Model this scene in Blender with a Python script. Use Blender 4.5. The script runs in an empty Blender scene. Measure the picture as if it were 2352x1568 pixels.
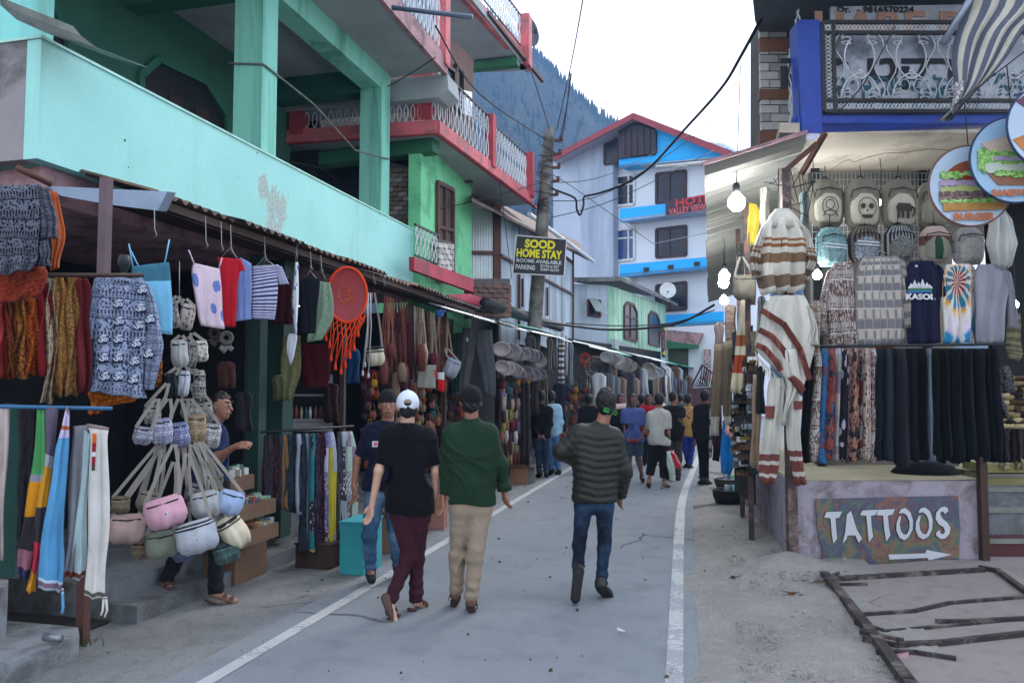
import bpy,math,random
import numpy as np
from mathutils import Vector,Matrix
rnd=random.Random(7)
R=math.radians
SC=bpy.context.scene
COL=SC.collection
V=Vector
# camera
FL,CX,CY,EYE=1830.0,1175.5,784.0,1.7
TH=math.atan(106/FL)
PS=math.atan(473.5/FL*math.cos(TH))
FW=V((-math.sin(PS)*math.cos(TH),math.cos(PS)*math.cos(TH),math.sin(TH)))
RT=V((math.cos(PS),math.sin(PS),0))
UP=RT.cross(FW)
cam_d=bpy.data.cameras.new('camera');cam=bpy.data.objects.new('camera',cam_d);COL.objects.link(cam)
cam_d.sensor_width=36;cam_d.lens=36*FL/2351;cam_d.clip_start=.05;cam_d.clip_end=4000
cam.matrix_world=Matrix(((RT.x,UP.x,-FW.x,0),(RT.y,UP.y,-FW.y,0),(RT.z,UP.z,-FW.z,EYE),(0,0,0,1)))
SC.camera=cam
# sky, sun, exposure
SUN_EL,SUN_ROT=R(38),R(20)
w=bpy.data.worlds.new('World');SC.world=w;w.use_nodes=True
wn=w.node_tree;bg=wn.nodes['Background']
sky=wn.nodes.new('ShaderNodeTexSky');sky.sky_type='NISHITA';sky.sun_disc=False
sky.sun_elevation=SUN_EL;sky.sun_rotation=SUN_ROT;sky.air_density=1.0;sky.dust_density=2.5;sky.ozone_density=1.0
mx=wn.nodes.new('ShaderNodeMix');mx.data_type='RGBA';mx.inputs[0].default_value=.62
mx.inputs[7].default_value=(9.2,9.6,10.3,1)
wn.links.new(sky.outputs[0],mx.inputs[6]);wn.links.new(mx.outputs[2],bg.inputs[0]);bg.inputs[1].default_value=.15
sl=bpy.data.lights.new('sun','SUN');sl.energy=.7;sl.angle=R(14);sl.color=(1,.95,.88)
so=bpy.data.objects.new('sun',sl);COL.objects.link(so)
sdir=V((math.sin(SUN_ROT)*math.cos(SUN_EL),math.cos(SUN_ROT)*math.cos(SUN_EL),math.sin(SUN_EL)))
so.rotation_euler=sdir.to_track_quat('Z','Y').to_euler()
SC.view_settings.view_transform='Standard';SC.view_settings.look='None'
SC.view_settings.exposure=0.95;SC.view_settings.gamma=1;SC.view_settings.use_curve_mapping=False
SC.cycles.max_bounces=7;SC.cycles.volume_bounces=1;SC.cycles.diffuse_bounces=3;SC.cycles.use_denoising=True
# picture point -> place
def ray(x,y):return FW+RT*((x-CX)/FL)+UP*(-(y-CY)/FL)
CP=V((0,0,EYE))
def G(x,y,z=0.0):
 d=ray(x,y);return CP+d*((z-EYE)/d.z)
def AX(x,y,X):
 d=ray(x,y);return CP+d*(X/d.x)
def AY(x,y,Y):
 d=ray(x,y);return CP+d*(Y/d.y)
class Pl:
 """upright plane through p running along angle a (degrees)"""
 def __init__(s,p,a):
  s.p=V((p[0],p[1],0));s.a=R(a);s.d=V((math.cos(s.a),math.sin(s.a),0));s.n=V((math.sin(s.a),-math.cos(s.a),0))
 def w(s,x,y,off=0.0):
  d=ray(x,y);q=s.p+s.n*off
  return CP+d*((q-CP).dot(s.n)/d.dot(s.n))
 def q(s,pts,off=0.0):return[s.w(x,y,off)for x,y in pts]
def facing(p,tw=0.0):
 """plane through p square to the line of sight"""
 v=V((p[0],p[1],0));return Pl(p,math.degrees(math.atan2(-v.x,v.y))+tw)
 # objects
def tag(o,label=None,cat=None,group=None,kind=None,category=None):
 if label:o['label']=label
 if cat or category:o["category"]=cat or category
 if group:o['group']=group
 if kind:o['kind']=kind
 return o
def thing(name,label,cat,loc=(0,0,0),rz=0.0,group=None):
 o=bpy.data.objects.new(name,None);COL.objects.link(o);o.location=loc;o.rotation_euler=(0,0,rz);o.empty_display_size=.1
 return tag(o,label,cat,group)
def wm(o):
 m=o.matrix_parent_inverse@o.matrix_basis
 return wm(o.parent)@m if o.parent else o.matrix_basis.copy()
def ln(me_or_o,name=None,mats=None,parent=None,loc=None,rz=0.0,world=True):
 o=bpy.data.objects.new(name,me_or_o);COL.objects.link(o)
 if mats:
  for m in(mats if isinstance(mats,(list,tuple))else[mats]):o.data.materials.append(m)
 if parent is not None:
  o.parent=parent
  if world:o.matrix_parent_inverse=wm(parent).inverted()
 if loc is not None:o.location=loc
 o.rotation_euler=(0,0,rz)
 return o
class MB:
 def __init__(s):s.v=[];s.f=[];s.uv=[];s.mi=[];s.cur=0
 def face(s,idx,uv=None):
  s.f.append(tuple(idx));s.uv.append(uv or[(s.v[i][0]+s.v[i][1],s.v[i][2])for i in idx]);s.mi.append(s.cur)
 def add(s,pts):
  b=len(s.v);s.v+=[V(p)for p in pts];return b
 def box(s,c,d,rz=0.0,tilt=None):
  m=Matrix.Rotation(rz,3,'Z')if tilt is None else tilt
  c=V(c);b=s.add([c+m@V((x*d[0]/2,y*d[1]/2,z*d[2]/2))for z in(-1,1)for x,y in((-1,-1),(1,-1),(1,1),(-1,1))])
  for q in((3,2,1,0),(4,5,6,7),(0,1,5,4),(1,2,6,5),(2,3,7,6),(3,0,4,7)):s.face([b+i for i in q])
  return s
 def bar(s,a,b_,w_,h_=None,up=(0,0,1)):
  a,b_=V(a),V(b_);h_=h_ or w_;d=b_-a;L=d.length;d.normalize()
  u=V(up)
  if abs(d.dot(u))>.98:u=V((1,0,0))
  x=d.cross(u).normalized();z=x.cross(d)
  m=Matrix((x,d,z)).transposed()
  return s.box((a+b_)/2,(w_,L,h_),tilt=m)
 def prism(s,poly,off):
  """solid: polygon of 3D points swept by off"""
  n=len(poly);off=V(off);poly=[V(p)for p in poly]
  nn=V((0,0,0))
  for i in range(n):nn+=(poly[i]-poly[0]).cross(poly[(i+1)%n]-poly[0])
  if nn.dot(off)>0:poly=poly[::-1]
  b=s.add(poly);c=s.add([p+off for p in poly])
  s.face([b+i for i in range(n)]);s.face([c+i for i in range(n)][::-1])
  for i in range(n):
   j=(i+1)%n;s.face([b+j,b+i,c+i,c+j])
  return s
 def tube(s,pts,r,n=6,cap=True,closed=False):
  pts=[V(p)for p in pts];m=len(pts);rings=[]
  rr=r if isinstance(r,(list,tuple))else[r]*m
  prev=None
  for i,p in enumerate(pts):
   if closed:d=pts[(i+1)%m]-pts[i-1]
   else:d=pts[min(i+1,m-1)]-pts[max(i-1,0)]
   if d.length<1e-9:d=V((0,0,1))
   d.normalize()
   if prev is None:
    prev=d.cross(V((0,0,1)))
    if prev.length<.05:prev=d.cross(V((1,0,0)))
   x=(prev-d*prev.dot(d)).normalized();prev=x;y=d.cross(x)
   rings.append(s.add([p+(x*math.cos(2*math.pi*k/n)+y*math.sin(2*math.pi*k/n))*rr[i]for k in range(n)]))
  for i in range(m if closed else m-1):
   a,b=rings[i],rings[(i+1)%m]
   for k in range(n):
    l=(k+1)%n;s.face([a+k,a+l,b+l,b+k],[(k/n,i/m),((k+1)/n,i/m),((k+1)/n,(i+1)/m),(k/n,(i+1)/m)])
  if cap and not closed:
   s.face([rings[0]+k for k in range(n)][::-1]);s.face([rings[-1]+k for k in range(n)])
  return s
 def lathe(s,c,prof,n=16,axis='Z',sy=1.0):
  c=V(c);rings=[]
  for r,h in prof:
   q=[]
   for k in range(n):
    a=2*math.pi*k/n;x,y=r*math.cos(a),r*math.sin(a)*sy
    q.append(c+(V((x,y,h))if axis=='Z' else V((x,-h,y))))
   rings.append(s.add(q))
  for i in range(len(prof)-1):
   for k in range(n):
    l=(k+1)%n;s.face([rings[i]+k,rings[i]+l,rings[i+1]+l,rings[i+1]+k],[(k/n,i/len(prof)),((k+1)/n,i/len(prof)),((k+1)/n,(i+1)/len(prof)),(k/n,(i+1)/len(prof))])
  s.face([rings[0]+k for k in range(n)][::-1]);s.face([rings[-1]+k for k in range(n)])
  return s
 def ftube(s,rows,N=10,fold=0.0,ff=3.0,ph=0.0,wav=0.0):
  """flat soft tube (cloth): rows = (left pt, right pt, half thickness) in local space, normal = -y"""
  rings=[];m=len(rows);uvs=[]
  for i,(a,b,t)in enumerate(rows):
   a,b=V(a),V(b);q=[];uu=[];tt=i/max(m-1,1)
   e=fold*(.35+.65*tt)
   for side in(-1,1):
    for k in range(N+1):
     if side==1 and k in(0,N):continue
     u=k/N if side==-1 else 1-k/N
     p=a.lerp(b,u);prof=max(0,1-(2*u-1)**2)**.5
     f=e*(math.sin(ff*2*math.pi*u+ph+1.3*math.sin(3*tt+ph))+.6*math.sin(ff*4.3*math.pi*u+2*ph+2*tt)+.35*math.sin(9*tt+7*u+ph))*min(1,3*prof)*1.5
     g=wav*math.sin(tt*9+ph+u*3);hm=e*.3*tt**3*math.sin(ff*2*math.pi*u+1+ph);ex=e*.5*math.sin(tt*11+ph*2+u*2)
     q.append(p+V((ex,side*t*prof+f+g,hm)));uu.append((u,1-tt))
   rings.append(s.add(q));uvs.append(uu)
  n=2*N
  for i in range(m-1):
   for k in range(n):
    l=(k+1)%n
    s.face([rings[i]+k,rings[i+1]+k,rings[i+1]+l,rings[i]+l],[uvs[i][k],uvs[i+1][k],uvs[i+1][l],uvs[i][l]])
  s.face([rings[0]+k for k in range(n)]);s.face([rings[-1]+k for k in range(n)][::-1])
  return s
 def mesh(s,name,smooth=False,org=None,rz=0.0):
  me=bpy.data.meshes.new(name)
  vs=s.v
  if org is not None:
   m=Matrix.Rotation(-rz,3,'Z');o=V(org);vs=[m@(p-o)for p in vs]
  me.from_pydata([tuple(p)for p in vs],[],s.f)
  uvl=me.uv_layers.new(name='UVMap');fl=[c for u in s.uv for p in u for c in p]
  uvl.data.foreach_set('uv',fl)
  me.polygons.foreach_set('material_index',s.mi)
  if smooth:me.polygons.foreach_set('use_smooth',[True]*len(s.f))
  me.validate();me.update()
  return me
 def build(s,name,mats,parent=None,smooth=False,org=None,rz=0.0,**tg):
  """verts are world coordinates; org/rz: origin given to a top-level object"""
  me=s.mesh(name,smooth,org if parent is None else None,rz)
  if parent is None:o=ln(me,name,mats,None,org,rz)
  else:o=ln(me,name,mats,parent)
  return tag(o,**tg)
def struct(name,mb,mats,smooth=False):return mb.build(name,mats,smooth=smooth,kind='structure')
def dup(root,loc,rz=0.0,sc=1.0,label=None,group=None,mats=None):
 c=root.copy();COL.objects.link(c);c.location=loc;c.rotation_euler=(0,0,rz);c.scale=(sc,sc,sc)if not isinstance(sc,tuple)else sc
 if label:c['label']=label
 if group:c['group']=group
 for ch in list(root.children):
  d=ch.copy();COL.objects.link(d);d.parent=c;d.matrix_parent_inverse=ch.matrix_parent_inverse.copy()
  for g in list(ch.children):
   e=g.copy();COL.objects.link(e);e.parent=d;e.matrix_parent_inverse=g.matrix_parent_inverse.copy()
 return c
def swapmat(o,slot,m):
 """own material on a copy that shares its mesh"""
 o.material_slots[slot].link='OBJECT';o.material_slots[slot].material=m
 # materials
MATS={}
def srgb(h):
 h=h.lstrip('#');c=[int(h[i:i+2],16)/255 for i in(0,2,4)]
 return tuple(x/12.92 if x<=.04045 else((x+.055)/1.055)**2.4 for x in c)+(1,)
def C(c):
 if isinstance(c,str):return srgb(c)
 if isinstance(c,(int,float)):return(c,c,c,1)
 return tuple(c)+(1,)if len(c)==3 else c
class NB:
 def __init__(s,name):
  s.m=bpy.data.materials.new(name);s.m.use_nodes=True;s.t=s.m.node_tree;s.b=s.t.nodes['Principled BSDF'];s.tc=None
 def n(s,ty,**kw):
  x=s.t.nodes.new('ShaderNode'+ty)
  for k,v_ in kw.items():
   if k.startswith('i'):
    i=int(k[1:])
    if isinstance(v_,bpy.types.NodeSocket):s.t.links.new(v_,x.inputs[i])
    else:x.inputs[i].default_value=v_
   else:setattr(x,k,v_)
  return x
 def co(s,which='Object'):
  if s.tc is None:s.tc=s.n('TexCoord')
  return s.tc.outputs[which]
 def map(s,src,sc=(1,1,1),rot=(0,0,0),loc=(0,0,0)):
  return s.n('Mapping',i0=src,i1=loc,i2=rot,i3=sc).outputs[0]
 def math(s,op,a,b=0.0,c=0.0):
  return s.n('Math',operation=op,i0=a,i1=b,i2=c).outputs[0]
 def noise(s,src,scale,det=4.0,rough=.55,dist=0.0):
  return s.n('TexNoise',i0=src,i2=scale,i3=det,i4=rough,i8=dist).outputs[0]
 def vor(s,src,scale,feat='F1',out=0):
  return s.n('TexVoronoi',feature=feat,i0=src,i2=scale).outputs[out]
 def ramp(s,fac,stops,interp='LINEAR'):
  r=s.n('ValToRGB',i0=fac);cr=r.color_ramp;cr.interpolation=interp
  while len(cr.elements)<len(stops):cr.elements.new(.5)
  for e,(p,c)in zip(cr.elements,stops):e.position=p
  for e,(p,c)in zip(cr.elements,stops):e.color=C(c)
  return r.outputs[0]
 def mix(s,fac,a,b,mode='MIX'):
  x=s.n('Mix',data_type='RGBA',blend_type=mode)
  for i,v_ in((0,fac),(6,a),(7,b)):
   if isinstance(v_,bpy.types.NodeSocket):s.t.links.new(v_,x.inputs[i])
   else:x.inputs[i].default_value=v_ if i==0 else C(v_)
  return x.outputs[2]
 def link(s,a,name):s.t.links.new(a,s.b.inputs[name])
 def bump(s,h,st,d=.01):
  x=s.n('Bump');x.inputs['Strength'].default_value=st;x.inputs['Distance'].default_value=d
  s.t.links.new(h,x.inputs['Height']);s.link(x.outputs[0],'Normal')
def mat(name,col,rough=.8,var=.35,scale=3.0,bump=.25,bs=70.0,metal=0.0,stain=None,streak=False,spec=.35,emit=0.0):
 """surface with uneven colour: var = strength of the cloudy tone, stain=(colour, amount, scale)"""
 if name in MATS:return MATS[name]
 k=NB(name);o=k.co();c=C(col)
 n1=k.noise(o,scale,6,.6)
 dk=tuple(x*(1-var)for x in c[:3])+(1,);lt=tuple(min(1,x*(1+var*.35))for x in c[:3])+(1,)
 out=k.ramp(n1,[(.28,dk),(.72,lt)])
 if stain:
  src=k.map(o,(1,1,.12))if streak else o
  n2=k.noise(src,stain[2],5,.7,.4)
  out=k.mix(k.ramp(n2,[(max(0,.62-stain[1]*.5),0),(min(1,.72-stain[1]*.3),1)]),out,stain[0])
 k.link(out,'Base Color')
 k.b.inputs['Roughness'].default_value=rough;k.b.inputs['Metallic'].default_value=metal;k.b.inputs['Specular IOR Level'].default_value=spec
 if emit:k.link(out,'Emission Color');k.b.inputs['Emission Strength'].default_value=emit
 if bump:k.bump(k.noise(o,bs,3,.6),bump)
 MATS[name]=k.m;return k.m
def cloth(name,kind='plain',cols=('#888888',),n=8.0,m=6.0,rough=.9,bump=.6,spec=.15,seed=0.0):
 """fabric patterns laid out in the garment's own uv"""
 if name in MATS:return MATS[name]
 k=NB(name);uv=k.co('UV');o=k.co('Object');sx=k.n('SeparateXYZ',i0=uv);U,W=sx.outputs[0],sx.outputs[1]
 cs=[C(c)for c in cols]if kind!='bands' else[]
 if kind=='plain':out=cs[0];out=k.mix(0.0,out,out)
 elif kind=='bands':out=k.ramp(W,cols,'CONSTANT')
 elif kind in('stripes','vstripes'):
  f=k.math('FRACT',k.math('MULTIPLY',W if kind=='stripes' else U,n))
  out=k.ramp(f,[(i/len(cs),c)for i,c in enumerate(cs)],'CONSTANT')
 elif kind in('print','bandprint','block'):
  mp=k.map(uv,(n,m,1),loc=(seed,seed,0));warp=k.n('TexNoise',i0=mp,i2=1.7)
  mp2=k.mix(.12,mp,warp.outputs[1])
  v1=k.vor(mp2,1.0);v2=k.vor(mp2,2.6,'DISTANCE_TO_EDGE')
  a=k.math('GREATER_THAN',k.math('SINE',k.math('MULTIPLY',v1,17.0)),.15)
  b=k.math('LESS_THAN',v2,.09)
  pat=k.math('MAXIMUM',a,b)if kind!='block' else k.math('LESS_THAN',k.vor(mp2,1.0),.33)
  out=k.mix(pat,cs[0],cs[1])
  if len(cs)>2:
   out=k.mix(k.math('GREATER_THAN',k.noise(mp,.8,1),.56),out,k.mix(pat,cs[2],cs[-1]))
  if kind=='bandprint':
   f=k.math('FRACT',k.math('MULTIPLY',W,m/2))
   tk=k.math('GREATER_THAN',k.math('SINE',k.math('MULTIPLY',U,n*14)),0.0)
   fine=k.mix(tk,cs[0],cs[1])
   out=k.mix(k.ramp(f,[(0,0),(.55,1),(.62,0),(.68,1),(.74,0),(.8,1)],'CONSTANT'),out,k.mix(k.ramp(f,[(0,0),(.55,.2),(.68,.8)],'CONSTANT'),cs[0],fine))
 elif kind=='plaid':
  f=k.math('FRACT',k.math('MULTIPLY',W,m));g=k.math('FRACT',k.math('MULTIPLY',U,n))
  a=k.ramp(f,[(0,cs[0]),(.42,cs[1]),(.48,cs[0]),(.9,cs[2])],'CONSTANT')
  b=k.ramp(g,[(0,1),(.55,.35),(.8,.1)],'CONSTANT')
  inb=k.math('GREATER_THAN',f,.48)
  out=k.mix(k.math('MULTIPLY',inb,k.math('GREATER_THAN',g,.3)),a,cs[2])
  out=k.mix(k.math('MULTIPLY',k.math('LESS_THAN',g,.12),.5),out,cs[2])
 elif kind=='patch':
  fl=k.n('Combine'+'XYZ',i0=k.math('FLOOR',k.math('MULTIPLY',U,n)),i1=k.math('FLOOR',k.math('MULTIPLY',W,m)),i2=seed)
  wn_=k.n('TexWhiteNoise',i0=fl.outputs[0]);out=k.ramp(wn_.outputs[0],[(i/len(cs),c)for i,c in enumerate(cs)],'CONSTANT')
  v=k.vor(k.map(uv,(n*7,m*7,1)),1.0);out=k.mix(k.math('MULTIPLY',k.math('LESS_THAN',v,.3),k.math('GREATER_THAN',wn_.outputs[0],.5)),out,(.75,.72,.68,1))
 elif kind=='tiedye':
  dx=k.math('SUBTRACT',U,.42);dy=k.math('MULTIPLY',k.math('SUBTRACT',W,.62),1.25)
  ang=k.math('DIVIDE',k.math('ARCTAN2',dy,dx),6.2832)
  rad=k.math('SQRT',k.math('ADD',k.math('MULTIPLY',dx,dx),k.math('MULTIPLY',dy,dy)))
  nz=k.noise(uv,9,4)
  ring=k.math('ADD',k.math('MULTIPLY',rad,1.05),k.math('MULTIPLY',k.math('SUBTRACT',nz,.5),.16))
  a=k.ramp(ring,[(0,'#c97f2a'),(.06,'#7c2a3a'),(.2,'#a03a3a'),(.27,'#2f7f8e'),(.36,'#2a6f9e'),(.42,'#d9a12e'),(.52,'#d8d4dc'),(.68,'#d9cfe0'),(.74,'#2e8fc4'),(.9,'#2e7fae'),(.97,'#d9a12e')])
  ray_=k.math('SINE',k.math('MULTIPLY',k.math('ADD',ang,k.math('MULTIPLY',nz,.06)),6.2832*15))
  out=k.mix(k.math('MULTIPLY',k.math('GREATER_THAN',ray_,.35),.75),a,'#e0dcd2')
 n1=k.noise(o,3.5,4);out=k.mix(1.0,out,k.ramp(n1,[(.25,.72),(.7,1.0)]),'MULTIPLY')
 k.link(out,'Base Color');k.b.inputs['Roughness'].default_value=rough;k.b.inputs['Specular IOR Level'].default_value=spec
 k.b.inputs['Sheen Weight'].default_value=.03
 wv=k.noise(k.map(o,(1,1,.45)),13,5,.55,.8);fine=k.noise(o,500,1)
 k.bump(k.math('ADD',wv,k.math('MULTIPLY',fine,.12)),bump,.03)
 MATS[name]=k.m;return k.m
def text(s_,size,font=None,ext=.002,sx=1.0,bold=0.0,align='CENTER'):
 """lettering as a mesh in its own xy plane"""
 cu=bpy.data.curves.new('lettering','FONT');cu.body=s_;cu.size=size;cu.extrude=ext;cu.offset=bold;cu.align_x=align;cu.align_y='CENTER';cu.resolution_u=3
 o=bpy.data.objects.new('lettering',cu);COL.objects.link(o)
 dg=bpy.context.evaluated_depsgraph_get();me=bpy.data.meshes.new_from_object(o.evaluated_get(dg))
 bpy.data.objects.remove(o)
 if sx!=1:me.transform(Matrix.Diagonal((sx,1,1,1)))
 return me
def letter(parent,s_,size,m,p,a,sx=1.0,bold=0.0,ext=.002,name='lettering',roll=0.0,align='CENTER'):
 """lettering standing on an upright plane of angle a (radians) at point p"""
 me=text(s_,size,None,ext,sx,bold,align)
 me.transform((Matrix.Translation(V(p))@Matrix.Rotation(a,4,'Z')@Matrix.Rotation(math.pi/2,4,'X')@Matrix.Rotation(roll,4,'Z')))
 me.materials.clear();me.name=name
 o=ln(me,name,m,parent)
 if len(s_)>1:o['kind']='stuff'
 return o
 # materials of the place
TURQ=mat('turquoise paint','#82cac6',.78,.1,1.0,.2,30,stain=('#6fa8a0',.12,2.2),streak=True)
k=NB('chipped turquoise paint');o_=k.co();base=k.ramp(k.noise(o_,1.0,6,.6),[(.28,'#8cc8c2'),(.72,'#9cd6d0')])
base=k.mix(k.ramp(k.noise(k.map(o_,(1,1,.1)),2.4,5,.7),[(.55,0),(.75,.35)]),base,'#6a9c9a')
for c_,r_ in(((-4.5,7.45,3.62),.34),((-4.5,7.4,3.36),.3),((-4.5,7.2,3.75),.2)):
 d_=k.n('VectorMath',operation='DISTANCE',i0=o_,i1=c_).outputs[1]
 m_=k.math('GREATER_THAN',k.math('SUBTRACT',k.noise(k.map(o_,(1,1,.45)),9,8,.75),k.math('DIVIDE',d_,r_*2.6)),.3);base=k.mix(m_,base,k.ramp(k.noise(o_,40,3),[(.35,'#7c9692'),(.65,'#b0bcb6')]))
sp_=k.math('LESS_THAN',k.vor(o_,5.5),.07);base=k.mix(k.math('MULTIPLY',sp_,k.math('GREATER_THAN',k.noise(o_,1.6,2),.56)),base,'#3c4a48')
k.link(base,'Base Color');k.b.inputs['Roughness'].default_value=.78;k.bump(k.noise(o_,22,5,.7),.3);TURQ_D=k.m
GREYP=mat('grey plaster','#8d8f95',.85,.22,1.0,.2,30,stain=('#5b5a5c',.3,1.5))
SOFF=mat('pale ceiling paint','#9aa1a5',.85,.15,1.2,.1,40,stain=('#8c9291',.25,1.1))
PINKP=mat('faded pink paint','#a98489',.85,.25,2.0,.2,40,stain=('#6b5a5c',.3,3))
CORALP=mat('coral pink paint','#c9636b',.7,.25,2.0,.2,40,stain=('#8c5a5c',.35,3.5))
REDP=mat('red paint','#ac3c4a',.7,.25,2.0,.1,40,stain=('#8c3a3c',.25,3.5))
GREENP=mat('bright green paint','#72c892',.75,.12,1.2,.1,40,stain=('#4c9a72',.2,1.5))
DGREENP=mat('dark green paint','#2f6a4c',.75,.2,1.2,.1,40)
MINTP=mat('mint green paint','#a9cdb4',.8,.2,1.5,.15,40,stain=('#6f9c84',.35,2.0),streak=True)
DARKW=mat('dark brown wood','#3a2620',.6,.4,3,.3,50)
MIDW=mat('brown painted wood','#5a3b33',.7,.35,3,.3,50)
BLACKI=mat('near black wall','#1c1e20',.9,.3,2,.2,30)  # near-black base colour shared by interior walls and dark boards
DPOST=mat('dark green post paint','#1d3d36',.6,.3,3,.2,40)
TIN=mat('weathered tin','#8f9aa2',.45,.35,2.5,.2,30,metal=.6,stain=('#5a4a42',.35,2.5))
TIND=mat('rusty dark tin','#3b3532',.6,.45,3,.3,30,metal=.3,stain=('#6b4a38',.35,4))
TINW=mat('bright tin','#c9d2d8',.4,.25,2.5,.2,30,metal=.45)
TINT=mat('teal painted tin','#6fb7aa',.5,.3,2.5,.2,30,metal=.2,stain=('#8fa3a6',.3,3))
def ground_mat(name,c1,c2,c3,crack,speck,sc=1.0):
 k=NB(name);o=k.co();big=k.noise(o,.55*sc,5,.6,.3);mid=k.noise(o,3.5*sc,6,.65);fine=k.noise(o,160,2,.7);f2=k.noise(o,55,3,.7)
 out=k.mix(k.ramp(big,[(.35,0),(.65,1)]),c1,c2);out=k.mix(k.ramp(mid,[(.5,0),(.72,.75)]),out,c3)
 out=k.mix(speck,out,k.ramp(fine,[(.3,'#2c2e30'),(.5,'#8a8d90'),(.68,'#d0d0cc')]),'OVERLAY')
 wp=k.mix(.28,o,k.n('TexNoise',i0=o,i2=1.3,i3=4.0).outputs[1]);v=k.vor(wp,.75*crack,'DISTANCE_TO_EDGE')
 ck=k.math('MULTIPLY',k.math('LESS_THAN',v,.006),k.math('GREATER_THAN',k.noise(o,.4,2),.53));out=k.mix(k.math('MULTIPLY',ck,.7),out,'#3a3c3e')
 k.link(out,'Base Color');k.b.inputs['Roughness'].default_value=.9;k.b.inputs['Specular IOR Level'].default_value=.2
 k.bump(k.math('SUBTRACT',k.math('ADD',k.math('MULTIPLY',fine,.5),f2),ck),.55,.012);return k.m
ASPH=ground_mat('worn asphalt','#848a90','#90959a','#787d83',.8,.6)
PAVE=ground_mat('dusty concrete apron','#7c7e80','#8a8a88','#656667',1.6,.5,1.6)
DIRT=ground_mat('dry dusty earth','#94918d','#8a8681','#a29e98',.1,.6,2.5)
SLAB=ground_mat('pink grey cement slab','#8c8280','#857c7a','#756c6a',2.0,.3,2.0)
CONC=mat('grey concrete','#6f7377',.9,.3,1.4,.4,60,stain=('#4c4c4a',.35,2))
IRON=mat('rusty dark iron','#41393a',.55,.35,6,.35,60,metal=.4,stain=('#6b4c40',.3,8))
WPAINT=mat('white paint','#c9ccd0',.7,.12,1.5,.12,40,stain=('#9ea4a8',.2,2))
RAILW=mat('white railing metal','#c5c8cc',.5,.3,5,.1,40)
BLACKM=mat('black painted metal','#1b1c22',.5,.2,5,.1,40)
BLUEP=mat('royal blue paint','#21409a',.5,.18,2.5,.12,40,stain=('#1c3282',.3,2.5))
SKYB=mat('bright sky blue paint','#18a2e8',.6,.08,1,.05,40)
HOTW=mat('white hotel wall','#ccd2dc',.8,.08,.3,.05,20)
HOTG=mat('grey blue render','#a7b2c4',.85,.12,.3,.1,20,stain=('#8794a8',.3,.4),streak=True)
DGLASS=mat('dark window glass','#14182a',.3,.4,.8,0,spec=.35)
BGLASS=mat('blue window glass','#1f3f78',.3,.4,.6,0,spec=.6)
ROOFR=mat('red roof trim','#8c3a44',.6,.2,1,.1,30)
PANELB=mat('pale blue panel board','#a4b3c0',.7,.15,.8,.1,30,stain=('#7d8b95',.35,1.5),streak=True)
BRK=[mat('dark clay brick','#5d4a44',.9,.3,4,.5,40),mat('brown clay brick','#6b5048',.9,.3,4,.5,40)]
BRW=[mat('pale painted brick','#b9b7b4',.85,.2,4,.3,40),mat('grey painted brick','#9a9896',.85,.2,4,.3,40)]
BRG=[mat('grey stone brick','#6d6866',.9,.3,4,.4,40),mat('brown stone brick','#6f5f52',.9,.3,4,.4,40),mat('pale stone brick','#8a8682',.9,.3,4,.4,40)]
MORT=mat('grey mortar','#55524f',.95,.2,5,.4,60)
# ground
def sheet(name,pts,z,m,sub=0):
 mb=MB();b=mb.add([(p[0],p[1],z)for p in pts]);mb.face([b+i for i in range(len(pts))])
 return struct(name,mb,m)
def ribbon(name,pts,wd,z,m):
 mb=MB();n=len(pts);ids=[]
 for i,p in enumerate(pts):
  a=V(pts[max(i-1,0)]).to_2d();b=V(pts[min(i+1,n-1)]).to_2d();d=(b-a).normalized();q=V((-d.y,d.x))*wd/2
  ids.append(mb.add([(p[0]+q.x,p[1]+q.y,z),(p[0]-q.x,p[1]-q.y,z)]))
 for i in range(n-1):mb.face([ids[i],ids[i]+1,ids[i+1]+1,ids[i+1]])
 return struct(name,mb,m)
sheet('ground',[(-600,-50),(600,-50),(600,640),(-600,640)],-.012,DIRT)
road_pts_r=[(.0,1.5),(-.1,4),(-.25,8),(-.38,12),(-.35,16),(-.1,20),(.6,25),(2.2,31),(5,38),(9,45)]
road_pts_l=[(-3.15,1.5),(-3.15,8),(-3.18,16),(-3.2,22),(-3,28),(-2.2,34),(0,41),(4,49)]
sheet('road',[(-3.15,-8),(1.2,-8)]+road_pts_r+road_pts_l[::-1],0,ASPH)
sheet('pavement',[(-5.2,-8),(-3.151,-8)]+[(x-.001,y)for x,y in road_pts_l]+[(-6,49),(-6,20)],-.004,PAVE)
k=NB('worn road paint');o_=k.co();nz=k.noise(o_,26,5,.7);n2=k.noise(o_,2.2,3)
k.link(k.mix(k.ramp(k.math('ADD',nz,k.math('MULTIPLY',k.math('SUBTRACT',n2,.47),.9)),[(.40,0),(.47,1)]),'#868a8e',k.mix(n2,'#b4b7b6','#959899')),'Base Color');k.b.inputs['Roughness'].default_value=.8;k.bump(nz,.3)
LINE=k.m
def gl(pts):return[tuple(G(*p))for p in pts]
lp=gl([(470,1568),(760,1398),(1000,1257),(1200,1140),(1310,1075)])
ribbon('road_line_left',[(lp[0][0]-.0,lp[0][1]-3,0)]+lp+[(-3.1,22,0),(-2.9,28,0),(-2.1,34,0)],.1,.004,LINE)
rp=gl([(1548,1568),(1553,1400),(1558,1250),(1562,1180),(1567,1145),(1578,1110),(1592,1078),(1603,1050),(1612,1025)])
LINE2=LINE.copy();rr_=[n for n in LINE2.node_tree.nodes if n.type=='VALTORGB'][0];rr_.color_ramp.elements[0].position=.5;rr_.color_ramp.elements[1].position=.56
ribbon('road_line_right',[(rp[0][0]+.12,rp[0][1]-3,0)]+rp[:3],.105,.004,LINE2);ribbon('road_line_right',rp[2:],.115,.0045,LINE)
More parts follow.
